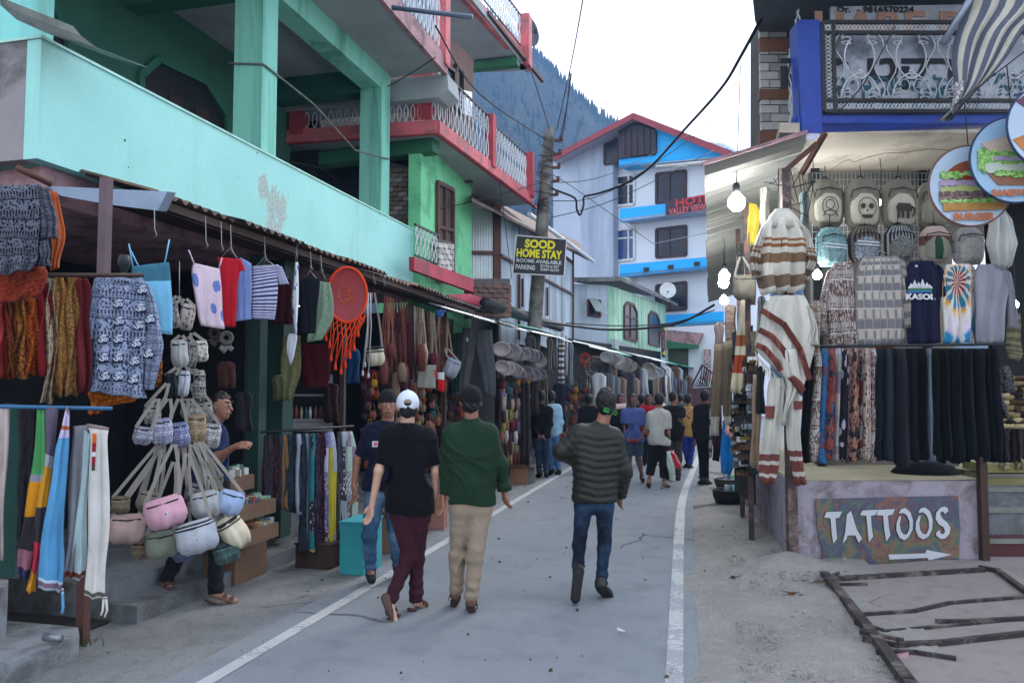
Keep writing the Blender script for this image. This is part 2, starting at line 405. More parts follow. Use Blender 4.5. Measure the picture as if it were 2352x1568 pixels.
def verge():
 me_v,f=[],[];nx,ny=60,200;x0,x1,y0,y1=-.35,1.35,3.0,16.0
 for j in range(ny+1):
  for i in range(nx+1):
   x=x0+(x1-x0)*i/nx;y=y0+(y1-y0)*j/ny
   e=min(1,max(0,(x+.35+.1*math.sin(y*2.1))/.7));side=.55 if y>8.2 else 1.05
   h=-.008+.028*e+.012*e*(math.sin(x*7+y*3)+math.sin(y*5.3-x*4))+.01*e*rnd.random()
   h+=.11*math.exp(-((x-.62)**2/.06+(y-8.05)**2/.12))+.06*math.exp(-((x-.95)**2/.1+(y-7.9)**2/.05))
   if y>12:h=min(h,.01)
   if i==0:h=-.008
   x-=(1-i/nx)**2*(.1*math.sin(y*1.7+1)+.05*math.sin(y*5.1)+.02*math.sin(y*17))*(1 if 3.2<y<15.8 else 0)
   me_v.append((x,y,h))
 for j in range(ny):
  for i in range(nx):
   a=j*(nx+1)+i;f.append((a,a+1,a+nx+2,a+nx+1))
 me=bpy.data.meshes.new('verge');me.from_pydata(me_v,[],f);me.polygons.foreach_set('use_smooth',[True]*len(f))
 tag(ln(me,'earth_path',DIRT),kind='structure')
verge()
def scatter(name,n,area,smin,smax,m,zf=.0,seed=3):
 r=random.Random(seed);mb=MB()
 for _ in range(n):
  x,y=area(r);s_=smin+(smax-smin)*r.random()**2.5
  b=[]
  for kz in(-.3,.6):
   for q in range(5):
    an=q*1.257+r.random()*.5;rr=s_*(.6+.5*r.random())*(1 if kz<0 else .65)
    b.append((x+rr*math.cos(an),y+rr*math.sin(an),zf+s_*kz))
  i0=mb.add(b)
  for q in range(5):mb.face([i0+q,i0+(q+1)%5,i0+5+(q+1)%5,i0+5+q])
  mb.face([i0+5+q for q in range(5)])
 return mb.build(name,m,kind='stuff')
PEB=mat('grey pebble','#8a8783',.9,.5,9,.3,60)
LITT=mat('brown litter','#4f4136',.9,.5,9,.3,60)
scatter('gravel',2600,lambda r:((.45+.28*r.gauss(0,1),3.4+6.5*r.random())if r.random()<.6 else(.1+.9*r.random(),5.6+r.gauss(0,.5))),.002,.013,PEB,.022,3)
scatter('kiosk_rubble',260,lambda r:(r.gauss(.65,.22),r.gauss(7.95,.35)),.006,.035,PEB,.05,5)
scatter('dry_leaf_litter',210,lambda r:(-3.9+5*r.random(),3.9+12*r.random()**1.5),.004,.02,LITT,.006,8)
# helper: bricks laid on an upright plane region
def bricks(parent,pl,x0,x1,y0,y1,off,bw,bh,mats,depth=.05,seed=1,gap=.012,skip=None):
 """bricks on plane pl between two picture columns; x0,x1,y0,y1 in picture units; sizes in metres"""
 r=random.Random(seed);A=pl.w(x0,y1,off);B=pl.w(x1,y1,off);T=pl.w(x0,y0,off)
 Lx=(B-A).length;H=T.z-A.z;d=(B-A).normalized();n=pl.n
 mb=MB();mb.box((0,0,0),(bw-gap,depth,bh-gap));me=mb.mesh('brick')
 for m_ in mats[:1]:me.materials.append(m_)
 rows=int(H/bh);k=0
 ang=math.atan2(d.y,d.x)
 for j in range(rows):
  st=-(j%2)*bw/2
  i=0
  while st+i*bw<Lx-.01:
   u0=max(0,st+i*bw);u1=min(Lx,st+(i+1)*bw);i+=1
   if u1-u0<.04:continue
   p=A+d*((u0+u1)/2)+V((0,0,(j+.5)*bh))+n*(r.random()*.008)
   o=bpy.data.objects.new('brick',me);COL.objects.link(o);o.parent=parent;o.matrix_parent_inverse=wm(parent).inverted()
   o.location=p;o.rotation_euler=(0,0,ang);o.scale=((u1-u0-gap)/(bw-gap),1,1)
   swapmat(o,0,r.choice(mats));k+=1
 return k
def quad(pl,x0,y0,x1,y1,off=0.0):return pl.q([(x0,y0),(x1,y0),(x1,y1),(x0,y1)],off)
def slabpoly(mb,pts,pl,off,th):
 """solid on plane pl: picture polygon at offset off, thickness th going inwards"""
 return mb.prism(pl.q(pts,off),pl.n*-th)
def window(parent,pl,pts,off,fm,gm,name='window',bars=(),depth=.08,fw=.05):
 """opening: frame ring proud of the pane. pts = picture polygon"""
 P=pl.q(pts,off);mb=MB();n=len(P)
 for i in range(n):mb.bar(P[i],P[(i+1)%n],fw,depth,up=pl.n)
 for a,b in bars:mb.bar(pl.w(a[0],a[1],off),pl.w(b[0],b[1],off),fw*.7,depth*.8,up=pl.n)
 f=mb.build(name,fm,parent)
 g=MB();g.prism([p-pl.n*.01 for p in P],pl.n*-.01);g.build('pane',gm,f)
 return f
 # turquoise building, left
tb=thing('turquoise_building','turquoise shop building with open upper gallery, square columns and solid parapet','building',(-4.6,8,0))
XF,Y0,Y1=-4.5,4.4,11.4
mb=MB()
mb.box((XF-.06,(Y0+Y1)/2,3.69),(.12,Y1-Y0,.84));mb.build('parapet',TURQ_D,tb)
mb=MB();mb.box((-7.0,Y0+.0605-.003,3.69),(4.76,.12,.842));mb.build('parapet',mat('grey unpainted plaster','#8b878a',.85,.25,1.0,.25,30,stain=('#5b5a5c',.35,1.5)),tb)
mb=MB()
cop=[(XF+.012,Y0-.012),(XF+.012,Y1),(XF-.14,Y1),(XF-.14,Y0+.14),(-9,Y0+.14),(-9,Y0-.012)]
mb.prism([(x,y,4.112)for x,y in cop],(0,0,.02));mb.build('coping',mat('worn turquoise edge','#a9d6cc',.8,.25,6,.3,60),tb)
mb=MB();mb.box((-6.8,(Y0+Y1)/2+.1,3.14),(4.4,Y1-Y0-.1,.25));mb.build('floor_slab',PINKP,tb)
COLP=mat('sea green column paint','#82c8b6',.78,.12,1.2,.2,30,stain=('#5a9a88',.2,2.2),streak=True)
for(px,py)in((598,350),(874,480)):
 y=AX(px,py,-4.66).y
 mb=MB();wd=.30;mb.box((-4.66-.17,y+.15,4.7),(.34,.30,2.86));mb.build('column',COLP,tb)
yc1,yc2=AX(598,350,-4.66).y,AX(874,480,-4.66).y
mb=MB();mb.box((-5.02,Y0+.3,5.2),(.34,.3,2.1));mb.build('column',TURQ,tb)
mb=MB();mb.box((-4.83,7.7,6.2),(.3,6.3,.3));mb.build('beam',COLP,tb)
mb=MB();mb.box((-5.9,yc2+.15,6.18),(1.83,.26,.34));mb.build('cross_beam',mat('green paint in the gallery','#2c6350',.8,.2,1,.1,30),tb)
mb=MB();mb.box((-5.9,yc1+.15,6.18),(1.83,.26,.34));mb.build('cross_beam',MATS['green paint in the gallery'],tb)
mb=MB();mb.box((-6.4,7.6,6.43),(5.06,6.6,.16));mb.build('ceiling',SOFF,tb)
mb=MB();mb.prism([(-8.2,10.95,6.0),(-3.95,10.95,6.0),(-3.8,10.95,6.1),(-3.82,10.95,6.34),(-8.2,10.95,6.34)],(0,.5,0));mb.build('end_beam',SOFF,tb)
mb=MB();mb.box((-3.85,7.5,6.45),(.07,6.9,.26));mb.build('slab_edge',PINKP,tb)
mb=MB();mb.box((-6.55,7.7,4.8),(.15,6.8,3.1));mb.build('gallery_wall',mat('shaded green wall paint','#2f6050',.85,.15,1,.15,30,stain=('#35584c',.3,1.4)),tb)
gp=Pl((-6.46,5),90)
window(tb,gp,[(321,172),(363,137),(470,188),(518,265),(530,420),(321,300)],0.0,MATS['green paint in the gallery'],mat('dark opening','#0a0c12',.5,.3,1,0),fw=.09)
window(tb,gp,[(62,-60),(112,-10),(157,100),(157,190),(62,180)],0.0,MATS['green paint in the gallery'],MATS['dark opening'],fw=.09)
mb=MB()
for x,y,w_,h_ in((390,215,26,60),(450,245,30,70)):slabpoly(mb,[(x,y),(x+w_,y+12),(x+w_,y+h_),(x,y+h_-12)],gp,.004,.008)
mb.build('shutter',DARKW,tb)
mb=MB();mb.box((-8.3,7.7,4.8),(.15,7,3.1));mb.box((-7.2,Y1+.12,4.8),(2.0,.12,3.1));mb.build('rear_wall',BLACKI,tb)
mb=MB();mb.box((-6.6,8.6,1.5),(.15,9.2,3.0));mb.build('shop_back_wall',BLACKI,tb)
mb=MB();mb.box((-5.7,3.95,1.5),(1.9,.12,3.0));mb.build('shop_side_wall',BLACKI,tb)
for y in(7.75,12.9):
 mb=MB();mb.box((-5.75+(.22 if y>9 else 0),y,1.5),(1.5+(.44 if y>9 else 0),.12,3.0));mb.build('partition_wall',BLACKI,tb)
mb=MB();mb.box((-5.45,9.0,.13),(2.15,8.0,.25));mb.build('shop_floor',CONC,tb)
mb=MB();mb.box((-4.23,9.0,.05),(.28,8.0,.15));mb.build('kerb',CONC,tb)
mb=MB();mb.box((-5.3,4.72,.008),(2.0,.5,.02));mb.build('gap_shade_sheet',mat('painted gap shade','#2c2724',.9,.3,3,.4,40),tb)  # flat dark sheet paints the shade in the gap beside the steps
mb=MB();q=Pl((-4.4,4.2),20)
mb.prism(facing((-4.45,4.1)).q([(0,12),(38,46),(110,78),(196,102),(186,96),(60,48),(22,20),(0,-6)]),(0.1,.5,.02))
mb.build('bent_gutter',mat('corroded gutter tin','#59615e',.5,.5,6,.3,30,metal=.4),None,False,(-4.6,4.2,4.3),label='bent strip of grey gutter tin sticking out over the parapet corner',category='gutter')
mb=MB();fp=facing((-4.3,4.3));mb.tube([fp.w(38,385),fp.w(84,412)+V((0,.12,0))],.022,10);mb.build('pipe_stub',MIDW,None,True,tuple(fp.w(60,398)),label='short brown pipe end sticking out under the grey parapet corner',category='pipe')
def cable(pts,r,m,label,sag=0.0,name='cable',n=10,cat='cable',group=None,kind=None):
 mb=MB();P=[]
 for i in range(len(pts)-1):
  a,b=V(pts[i]),V(pts[i+1])
  for t in range(n):
   u=t/n;P.append(a.lerp(b,u)-V((0,0,4*sag*u*(1-u))))
 P.append(V(pts[-1]));mb.tube(P,r,5)
 o=mb.build(name,m,None,True,tuple(P[len(P)//2]));return tag(o,label,cat,group)
ROPE=mat('grey rope','#6b6f6c',.9,.3,8,.3,60)
BLK=mat('black cable rubber','#15161a',.6,.2,3,.05,30)
c1=[AY(526,146,yc1-.012),AY(604,148,yc1-.012),AX(606,149,-4.645),AX(630,168,-4.645),AX(720,240,-4.6),AX(815,345,-4.6),AX(871,361,-4.62),AX(892,365,-4.645)]
cable(c1,.012,ROPE,'rope tied round the first turquoise column and slung to the second column',name='rope',cat='rope',n=3)
def railing(parent,A,B,h,n,m=RAILW,name='railing',z0=.04,style=0):
 A,B=V(A),V(B);d=(B-A);L=d.length;d.normalize();mb=MB()
 mb.bar(A+V((0,0,h)),B+V((0,0,h)),.035,.03);mb.bar(A+V((0,0,z0)),B+V((0,0,z0)),.025,.02)
 st=L/n;fr=mb.build(name,BLACKM if style!=2 else m,parent)
 bm=MB()
 for i in range(n):
  c=A+d*(st*(i+.5));P=[]
  for k in range(7):
   t=k/6;P.append(c+d*(st*.33*math.sin(t*math.pi*2))+V((0,0,z0+(h-z0)*t)))
  bm.tube(P,.010,4,False)
  P=[]
  for k in range(7):
   t=k/6;P.append(c-d*(st*.33*math.sin(t*math.pi*2))+V((0,0,z0+(h-z0)*t)))
  bm.tube(P,.010,4,False)
  if style:
   q=[c+d*(.3*st*math.cos(u*1.05))+V((0,0,z0+(h-z0)*.75+.3*st*math.sin(u*1.05)))for u in range(6)]
   bm.tube(q,.008,4,closed=True)
 bm.build('scrollwork',m,fr)
 return fr
railing(tb,(-3.86,7.2,6.58),(-3.86,10.75,6.58),.8,24,name='upper_railing')
mb=MB();mb.box((-3.86,10.87,7.05),(.16,.2,1.25));mb.build('balcony_post',CORALP,tb)
mb=MB();fp=facing((-3.8,8.3));mb.tube([fp.w(900,18),fp.w(1078,60)+V((.1,-.2,0))],.028,12);mb.build('drain_pipe',mat('grey plastic pipe','#4c5a70',.4,.1,3,0),None,True,tuple(fp.w(900,18)),label='grey plastic drain pipe jutting out from the upper pink balcony edge',category='pipe')
# green and pink building
gb=thing('green_building','green guest house with red trimmed wrap-around balconies behind the turquoise building','building',(-5,14,0))
BP=Pl((-4.05,11.1),87);ZB=5.53
def zq(pts,z):return[G(x,y,z)for x,y in pts]
c_near=G(1003,306,ZB);c_far=G(1220,469,ZB)
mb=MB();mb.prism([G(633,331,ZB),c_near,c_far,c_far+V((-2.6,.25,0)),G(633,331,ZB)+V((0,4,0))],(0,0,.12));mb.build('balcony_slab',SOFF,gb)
mb=MB()
for a,b in((G(620,331,ZB),c_near),(c_near,c_far)):
 mb.bar(a+V((0,0,.09)),b+V((0,0,.09)),.10,.2)
mb.build('slab_edge',CORALP,gb)
mb=MB();mb.bar(G(633,331,ZB)+V((0,0,.0)),c_near+V((0,-.02,0)),.06,.05);mb.bar(c_near,c_far+(c_far-c_near).normalized()*.35,.06,.05);mb.build('drip_edge',REDP,gb)
mb=MB();mb.bar(G(633,347,ZB-.1)+V((0,.6,-.05)),G(985,322,ZB-.1)+V((0,.3,0)),.25,.22);mb.build('green_beam',DGREENP,gb)
p1,p2=G(985,338,ZB),G(1083,432,ZB);wd=(p2-p1).normalized();wa=math.degrees(math.atan2(wd.y,wd.x));WP=Pl(p1,wa)
mb=MB();mb.prism([V((p1.x,p1.y,2.6))-wd*.4,V((p2.x,p2.y,2.6)),V((p2.x,p2.y,ZB)),V((p1.x,p1.y,ZB))-wd*.4],WP.n*-.2);mb.prism([V((p2.x,p2.y,2.6)),V((p2.x,p2.y,ZB)),V((p2.x-2,p2.y+.3,ZB)),V((p2.x-2,p2.y+.3,2.6))],(0,-.1,0));mb.build('wall',GREENP,gb)
window(gb,WP,[(1003,419),(1039,437),(1039,640),(1003,640)],.02,MIDW,DARKW,name='shutter_window',bars=[((1021,428),(1021,640)),((1003,520),(1039,530))],fw=.07)
rw=Pl((-5,p1.y+.6),3);mb=MB();mb.prism(rw.q([(600,330),(960,330),(960,560),(600,560)]),(0,.15,0));mb.build('inner_wall',BLACKI,gb)
sp=Pl((-4.9,11.6),0);mb=MB();mb.prism(sp.q([(893,372),(951,385),(951,560),(893,560)],-.04),(0,.25,0));mb.build('brick_pillar',MORT,gb)
bricks(gb.children[-1],sp,893,951,380,560,-.0,.16,.075,BRG,.06,4)
up=V((0,0,1));zr=ZB+.16
a0,a1=G(640,331,ZB),c_near
def onz(p,z):return V((p.x,p.y,z))
seg=(c_far-c_near)
railing(gb,onz(a0,zr),onz(a0.lerp(a1,.62),zr),.62,12,name='front_railing',style=2)
railing(gb,onz(a0.lerp(a1,.62),zr),onz(a1,zr),.62,9,name='front_railing',style=2)
railing(gb,onz(c_near,zr),onz(c_near+seg*.47,zr),.85,13,name='side_railing',style=1)
railing(gb,onz(c_near+seg*.5,zr),onz(c_near+seg*.93,zr),.78,13,name='side_railing',style=1)
for p,wd_,h_ in((a1+V((-.25,.08,0)),.34,.85),(a0.lerp(a1,.13),.22,.8),(c_near+seg*.485,.16,.95),(c_near+seg*.965,.2,.92)):
 mb=MB();mb.box(onz(p,zr+h_/2-.05),(wd_,.2,h_));mb.build('balcony_post',REDP,gb)
mb=MB();mb.prism([onz(a0,zr-.02)+V((0,.9,0)),onz(a1,zr-.02)+V((-.3,.9,0)),onz(a1,zr+1.9)+V((-.3,.9,0)),onz(a0,zr+1.9)+V((0,.9,0))],(0,.1,0));mb.build('upper_wall',mat('worn grey brown wall','#6a625c',.9,.3,2,.3,30),gb)
ww=Pl(onz(c_near+V((-.55,.4,0)),0),84);mb=MB();slabpoly(mb,[(1010,60),(1087,138),(1087,420),(1010,320)],ww,0,.3);mb.build('wooden_wall',MIDW,gb)
for xs in((1022,1042),(1046,1062)):
 window(gb,ww,[(xs[0],150),(xs[1],165),(xs[1],262),(xs[0],240)],.03,DARKW,DGLASS,fw=.06)
mb=MB();slabpoly(mb,[(1066,208),(1084,212),(1084,268),(1064,262)],ww,.25,.03);mb.build('mirror_panel',TINW,gb)
ZT=8.55;t_n,t_f=G(1068,-10,ZT),G(1213,163,ZT)
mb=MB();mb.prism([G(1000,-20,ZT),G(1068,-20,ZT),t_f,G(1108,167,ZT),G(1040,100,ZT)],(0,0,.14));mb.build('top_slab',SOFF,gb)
mb=MB();mb.bar(G(1081,143,ZT)-V((0,0,.12)),G(1190,131,ZT)-V((0,0,.12)),.2,.16);mb.build('green_beam',DGREENP,gb)
tp=Pl(t_f,math.degrees(math.atan2((t_f-t_n).y,(t_f-t_n).x)))
mb=MB();slabpoly(mb,[(1060,-40),(1218,125),(1218,165),(1060,-10)],tp,.0,.1);mb.build('slab_edge',CORALP,gb)
railing(gb,onz(tp.w(1105,0),ZT+.3),onz(tp.w(1195,90),ZT+.3),.7,16,name='top_railing')
mb=MB();mb.box(onz(tp.w(1205,110),ZT+.55),(.25,.3,1.1));mb.build('balcony_post',CORALP,gb)
mb=MB();mb.bar(tp.w(1120,30,.06),tp.w(1246,187,.06),.07,.07);mb.build('drip_edge',MIDW,gb)
def dish(name,label,c,r,aim,m,sy=1.0):
 mb=MB();mb.lathe((0,0,0),[(.02,0),(r*.5,.04*r),(r*.8,.13*r),(r,.24*r),(r*.99,.27*r),(r*.78,.15*r),(r*.5,.065*r),(.02,.03)],28)
 q=V(aim).to_track_quat('Z','Y').to_matrix()
 t=thing(name,label,'satellite dish',c)
 b=mb.mesh('reflector',True);b.transform(q.to_4x4());o=ln(b,'reflector',m,t,world=False)
 mb=MB();mb.bar(q@V((0,0,0)),q@V((0,-r*.3,r*.8)),.02,.02);mb.box(q@V((0,-r*.3,r*.8)),(.07,.07,.07));ln(mb.mesh('feed_arm'),'feed_arm',BLACKM,t,world=False)
 mb=MB();mb.bar(q@V((0,0,-.02)),q@V((0,0,-.02))+V((0,.1,-.35)),.04,.04);ln(mb.mesh('mount'),'mount',BLACKM,t,world=False)
 return t
dish('satellite_dish','dark round satellite dish behind the post of the topmost pink balcony',tp.w(1207,74,-.25),.36,(.9,-.45,.1),mat('dark dish metal','#3f444c',.5,.1,3,0))
lw=Pl((-4.3,11.5),88)
mb=MB();slabpoly(mb,[(1004,548),(1039,556),(1039,622),(1004,612)],lw,-.02,.3);wpier=mb.build('white_pier',MORT,gb)
bricks(wpier,lw,1004,1039,548,622,.0,.2,.09,BRW,.05,6)
railing(gb,lw.w(952,592),lw.w(1004,612),.5,6,name='landing_railing',style=1)
mb=MB();slabpoly(mb,[(951,590),(1088,641),(1087,671),(951,621)],Pl((-4.1,11.5),89),0,.08);mb.build('red_fascia',mat('red awning paint','#a82a44',.6,.15,1.5,.1,30,stain=('#7a2438',.3,2.5)),gb)
mb=MB();P=Pl((-4.0,12),89).q([(1026,677),(1081,674),(1165,710),(1164,725)]);mb.prism(P,(-.5,.1,-.04));mb.build('red_sheet_awning',MATS['red awning paint'],None,False,tuple(P[0]),label='short red sheet awning below the green house, above the stall roof edge',category='awning')
# pale blue panel house with corrugated side
ph=thing('panel_house','pale blue panelled shack with brown battens and a lean-to tin roof behind the sign pole','house',(-4.6,17,0))
PP=Pl((-4.35,14),88);PC=Pl(PP.w(1150,560),40)
def corr(parent,pl,x0,x1,ya,yb,n,m,off=0,amp=.02,name='corrugated_panel',slope=0):
 A,B=pl.w(x0,yb,off),pl.w(x1,yb+slope,off);T0,T1=pl.w(x0,ya,off),pl.w(x1,ya+slope,off);mb=MB();ids=[]
 N=n*4
 for i in range(N+1):
  u=i/N;s_=pl.n*amp*math.cos(u*n*2*math.pi);a,b=A.lerp(B,u)+s_,T0.lerp(T1,u)+s_
  ids.append(mb.add([a,b,a-pl.n*.006,b-pl.n*.006]))
 for i in range(N):
  a,b=ids[i],ids[i+1];mb.face([a,b,b+1,a+1]);mb.face([b+2,a+2,a+3,b+3])
 return mb.build(name,m,parent,True)
corr(ph,PC,1080,1136,478,648,9,TINW)
mb=MB();slabpoly(mb,[(1134,470),(1150,470),(1150,650),(1134,650)],PC,.05,.12);mb.build('corner_post',MIDW,ph)
mb=MB();mb.bar(PC.w(1080,580,.05),PC.w(1140,581,.05),.07);mb.build('batten',MIDW,ph)
xs=[1150,1192,1232,1262,1290,1316]
for i in range(5):
 a,b=xs[i],xs[i+1]
 ytop=lambda x:480+(x-1150)*.78
 mb=MB();slabpoly(mb,[(a+1,max(480,ytop(a))),(b-1,ytop(b)),(b-1,800),(a+1,790)],PP,-.02-.004*(i%2),.05);mb.build('panel',PANELB,ph)
mb=MB();slabpoly(mb,[(1150,470),(1316,600),(1316,800),(1150,790)],PP,-.09,.1);mb.build('backing',MIDW,ph)
for(a,b)in(((1150,586),(1316,676)),((1200,640),(1200,705)),((1257,660),(1257,725)),((1316,580),(1316,790)),((1192,560),(1192,780))):
 mb=MB();mb.bar(PP.w(*a,.02),PP.w(*b,.02),.05,.05);mb.build('batten',MIDW,ph)
mb=MB();mb.prism([PP.w(1083,462,.3),PP.w(1362,600,.3),PP.w(1362,600,.3)+V((-.2,.1,.06)),PP.w(1330,560,-1.5),PP.w(1083,440,-1.5)],(0,0,.05));mb.build('tin_roof',TIND,ph)
mb=MB();mb.tube([PP.w(1215,492,.35),PP.w(1362,600,.35)],.05,8);mb.build('gutter',TINW,ph)
bw_=Pl((-4.25,13),60);mb=MB();slabpoly(mb,[(1083,640),(1171,640),(1171,730),(1083,730)],bw_,-.05,.2);bwall=mb.build('brick_wall',MORT,None,False,(-4.5,14,2.5),label='low dark brick wall patch under the corrugated panel',category='wall')
bricks(bwall,bw_,1083,1171,640,728,0,.24,.085,BRK,.07,9)
# small mint green house
mh=thing('mint_house','small mint green house with two arched windows beside the blue hotel','house',(-3,22,0))
cM=AX(1412,730,-3.3);MF=Pl(cM,87);ML=Pl(cM,30)
mb=MB();slabpoly(mb,[(1412,660),(1528,700),(1528,860),(1412,860)],MF,0,.2);mb.build('street_wall',MINTP,mh)
mb=MB();slabpoly(mb,[(1396,655),(1411.5,660),(1411.5,860),(1396,860)],ML,0,.2);mb.build('corner_strip',MINTP,mh)
mb=MB();slabpoly(mb,[(1316,652),(1397,655),(1397,860),(1316,860)],ML,-.02,.2);mb.build('side_wall',PANELB,mh)
mb=MB();mb.prism([ML.w(1316,647,.3),ML.w(1428,645,.3),MF.w(1558,704,.5),MF.w(1540,690,-1.5),ML.w(1330,650,-3)],(0,0,.14));mb.build('roof',CONC,mh)
def arch(x0,x1,y0,y1,sl=0):return[(x0,y1),(x0,y0+12),(x0+(x1-x0)*.25,y0+sl*.3),(x0+(x1-x0)*.75,y0+3+sl*.7),(x1,y0+18+sl),(x1,y1+sl)]
window(mh,MF,arch(1433,1462,692,775,8),.03,MIDW,DGLASS,bars=[((1433,725),(1462,733)),((1447,695),(1447,778))],fw=.09)
window(mh,MF,arch(1489,1514,713,788,8),.03,MIDW,DGLASS,bars=[((1489,745),(1514,753))],fw=.09)
window(mh,ML,[(1350,688),(1378,690),(1378,728),(1350,724)],.02,MIDW,DGLASS,fw=.05)
mb=MB();P=[ML.w(1352,686,.04),ML.w(1372,688,.04),ML.w(1397,720,.6),ML.w(1368,714,.6)];mb.prism(P,(0,.01,.012));mb.build('open_shutter',mat('grey shutter','#7f8f8c',.6,.2,3,.1),mh)
mb=MB();slabpoly(mb,[(1412,778),(1528,828),(1528,850),(1412,800)],MF,.12,.15);mb.build('plinth_band',mat('pale plastic sheet','#8f989c',.5,.2,3,.2),mh)
# hotel
HPt=ray(1413,600);t_=45/HPt.dot(FW);hp0=CP+HPt*t_
HP=Pl(hp0,-25.4)
ht=thing('hotel','white four-storey hotel with bright blue balcony parapets and a red edged gable roof','hotel',(hp0.x,hp0.y,0))
mb=MB();slabpoly(mb,[(1413,300),(1662,330),(1662,960),(1413,960)],HP,0,6);mb.build('front_wall',HOTW,ht)
mb=MB();slabpoly(mb,[(1270,372),(1408,300),(1408,960),(1270,960)],HP,.55,6.6);mb.build('side_wing',HOTG,ht)
mb=MB();slabpoly(mb,[(1505,290),(1668,350),(1668,356),(1505,372)],HP,.98,1.2);slabpoly(mb,[(1421,366),(1668,340),(1668,357),(1421,384)],HP,1.0,1.2);mb.build('blue_gable',SKYB,ht)
mb=MB();slabpoly(mb,[(1420,300),(1455,284),(1505,300),(1505,351),(1420,365)],HP,1.15,.5);gbx=mb.build('gable_window',mat('brown gable shutter','#2a2028',.5,.3,.6,0),ht)
for x in(1434,1448,1462,1477,1491):
 mb=MB();mb.bar(HP.w(x,298,1.18),HP.w(x,358,1.18),.06);mb.build('mullion',DARKW,gbx)
window(ht,HP,[(1388,332),(1418,320),(1418,374),(1388,378)],.6,DARKW,DGLASS,fw=.12)
for i,(ya,yb,xr)in enumerate(((480,508,1530),(608,634,1660),(730,756,1660))):
 mb=MB();s0=-.114+i*.025
 slabpoly(mb,[(1423,ya),(xr,ya+(xr-1423)*s0),(xr,yb+(xr-1423)*s0),(1423,yb+2)],HP,1.1,.15);mb.build('blue_parapet',SKYB,ht)
 mb=MB();mb.prism([HP.w(1423,yb,1.1),HP.w(1662,yb+(239)*s0,1.1),HP.w(1662,yb+239*s0,1.1)-HP.n*1.1,HP.w(1423,yb,1.1)-HP.n*1.1],(0,0,.12));mb.build('balcony_slab',HOTG,ht)
mb=MB();mb.prism([HP.w(1421,383,1.0),HP.w(1662,362,1.0),HP.w(1662,362,1.0)-HP.n,HP.w(1421,383,1.0)-HP.n],(0,0,.1));mb.build('balcony_slab',HOTG,ht)
for(x0,x1,y0,y1)in((1410,1456,404,474),(1410,1456,527,600),(1410,1456,645,712)):
 window(ht,HP,[(x0+2,y0+2),(x1,y0-3),(x1,y1-5),(x0+2,y1)],.05,RAILW,BGLASS if y0==527 else DGLASS,bars=[((1443,y0),(1443,y1)),((x0,y0+22),(x1,y0+18))],fw=.13)
for(x0,x1,y0,y1)in((1507,1574,396,465),(1507,1575,523,588),(1507,1575,652,712)):
 cu_=MB();slabpoly(cu_,[(x0+5,y0+6),(x0+17,y0+5),(x0+13,y1),(x0+5,y1+1)],HP,.045,.02);cu_.build('curtain',mat('drab curtain','#4a4650',.9,.3,1,.2,9),ht)
 window(ht,HP,[(x0,y0+4),(x1,y0-4),(x1,y1-2),(x0,y1+3)],.05,DARKW,DGLASS,name='door',bars=[((x0+30,y0),(x0+30,y1))],fw=.14)
for i,(x,y)in enumerate(((1484,619),(1540,613),(1600,606),(1484,742))):
 mb=MB();q=HP.w(x,y,1.12);mb.box(q,(.28,.12,.2),rz=HP.a);mb.build('spout',BLACKM,ht)
apex,le,re_=HP.w(1455,265,1.6),HP.w(1262,366,1.6),HP.w(1680,354,1.6)
for a,b in((le,apex),(apex,re_)):
 mb=MB();mb.prism([a,b,b+V((0,0,.12)),a+V((0,0,.12))],HP.n*-8);mb.build('roof_slope',mat('roof sheet','#5b6470',.6,.2,.5,.1,10),ht)
 mb=MB();mb.bar(a+V((0,0,-.06)),b+V((0,0,-.04)),.1,.33);mb.build('red_fascia',ROOFR,ht)
 mb=MB();mb.prism([a-HP.n*.05+V((0,0,-.02)),b-HP.n*.05+V((0,0,-.02)),b-HP.n*1.5+V((0,0,-.02)),a-HP.n*1.5+V((0,0,-.02))],(0,0,-.05));mb.build('eave_soffit',mat('lilac soffit','#a9a6b8',.8,.1,1,0),ht)
hs=thing('hotel_signboard','dark hotel signboard with red letters on the blue third-floor balcony','sign',tuple(HP.w(1580,470,1.2)))
mb=MB();slabpoly(mb,[(1528,462),(1670,440),(1670,470),(1528,494)],HP,1.28,.1);mb.build('board',mat('dark maroon board','#3a2636',.6,.1,1,0),hs)
RL=mat('red sign letters','#b3202a',.5,.1,1,0);PL_=mat('pink sign letters','#b8525a',.5,.1,1,0)
c=HP.w(1598,460,1.32);letter(hs,'HOTEL',.52,RL,c,HP.a,1.45,.02)
c=HP.w(1600,478,1.32);letter(hs,'VALLEY VIEW POINT',.46,PL_,c,HP.a,.74,.015)
dish('balcony_dish','white round dish with small lettering on the hotel balcony',HP.w(1533,668,1.3),.42,(.1,-1,.15),WPAINT)
lb=thing('roadside_shop','white roadside shop with a green edged porch below the hotel','shop',(-1,30,0))
LP=Pl((-1.2,31),-12)
mb=MB();slabpoly(mb,[(1528,752),(1660,745),(1660,985),(1528,985)],LP,0,2);mb.build('wall',HOTW,lb)
mb=MB();slabpoly(mb,[(1530,757),(1612,765),(1600,793),(1530,784)],LP,.35,.3);mb.build('porch_fascia',PINKP,lb)
mb=MB();slabpoly(mb,[(1530,782),(1600,792),(1600,800),(1530,800)],LP,.4,.3);mb.build('green_trim',DGREENP,lb)
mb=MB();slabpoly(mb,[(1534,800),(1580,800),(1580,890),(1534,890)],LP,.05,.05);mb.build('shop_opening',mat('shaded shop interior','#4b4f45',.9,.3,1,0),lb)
mb=MB();slabpoly(mb,[(1568,893),(1640,888),(1640,985),(1568,985)],LP,1.0,.3);mb.build('step_wall',mat('dark red brick wall','#5b4448',.9,.3,2,.2,20),lb)
mb=MB()
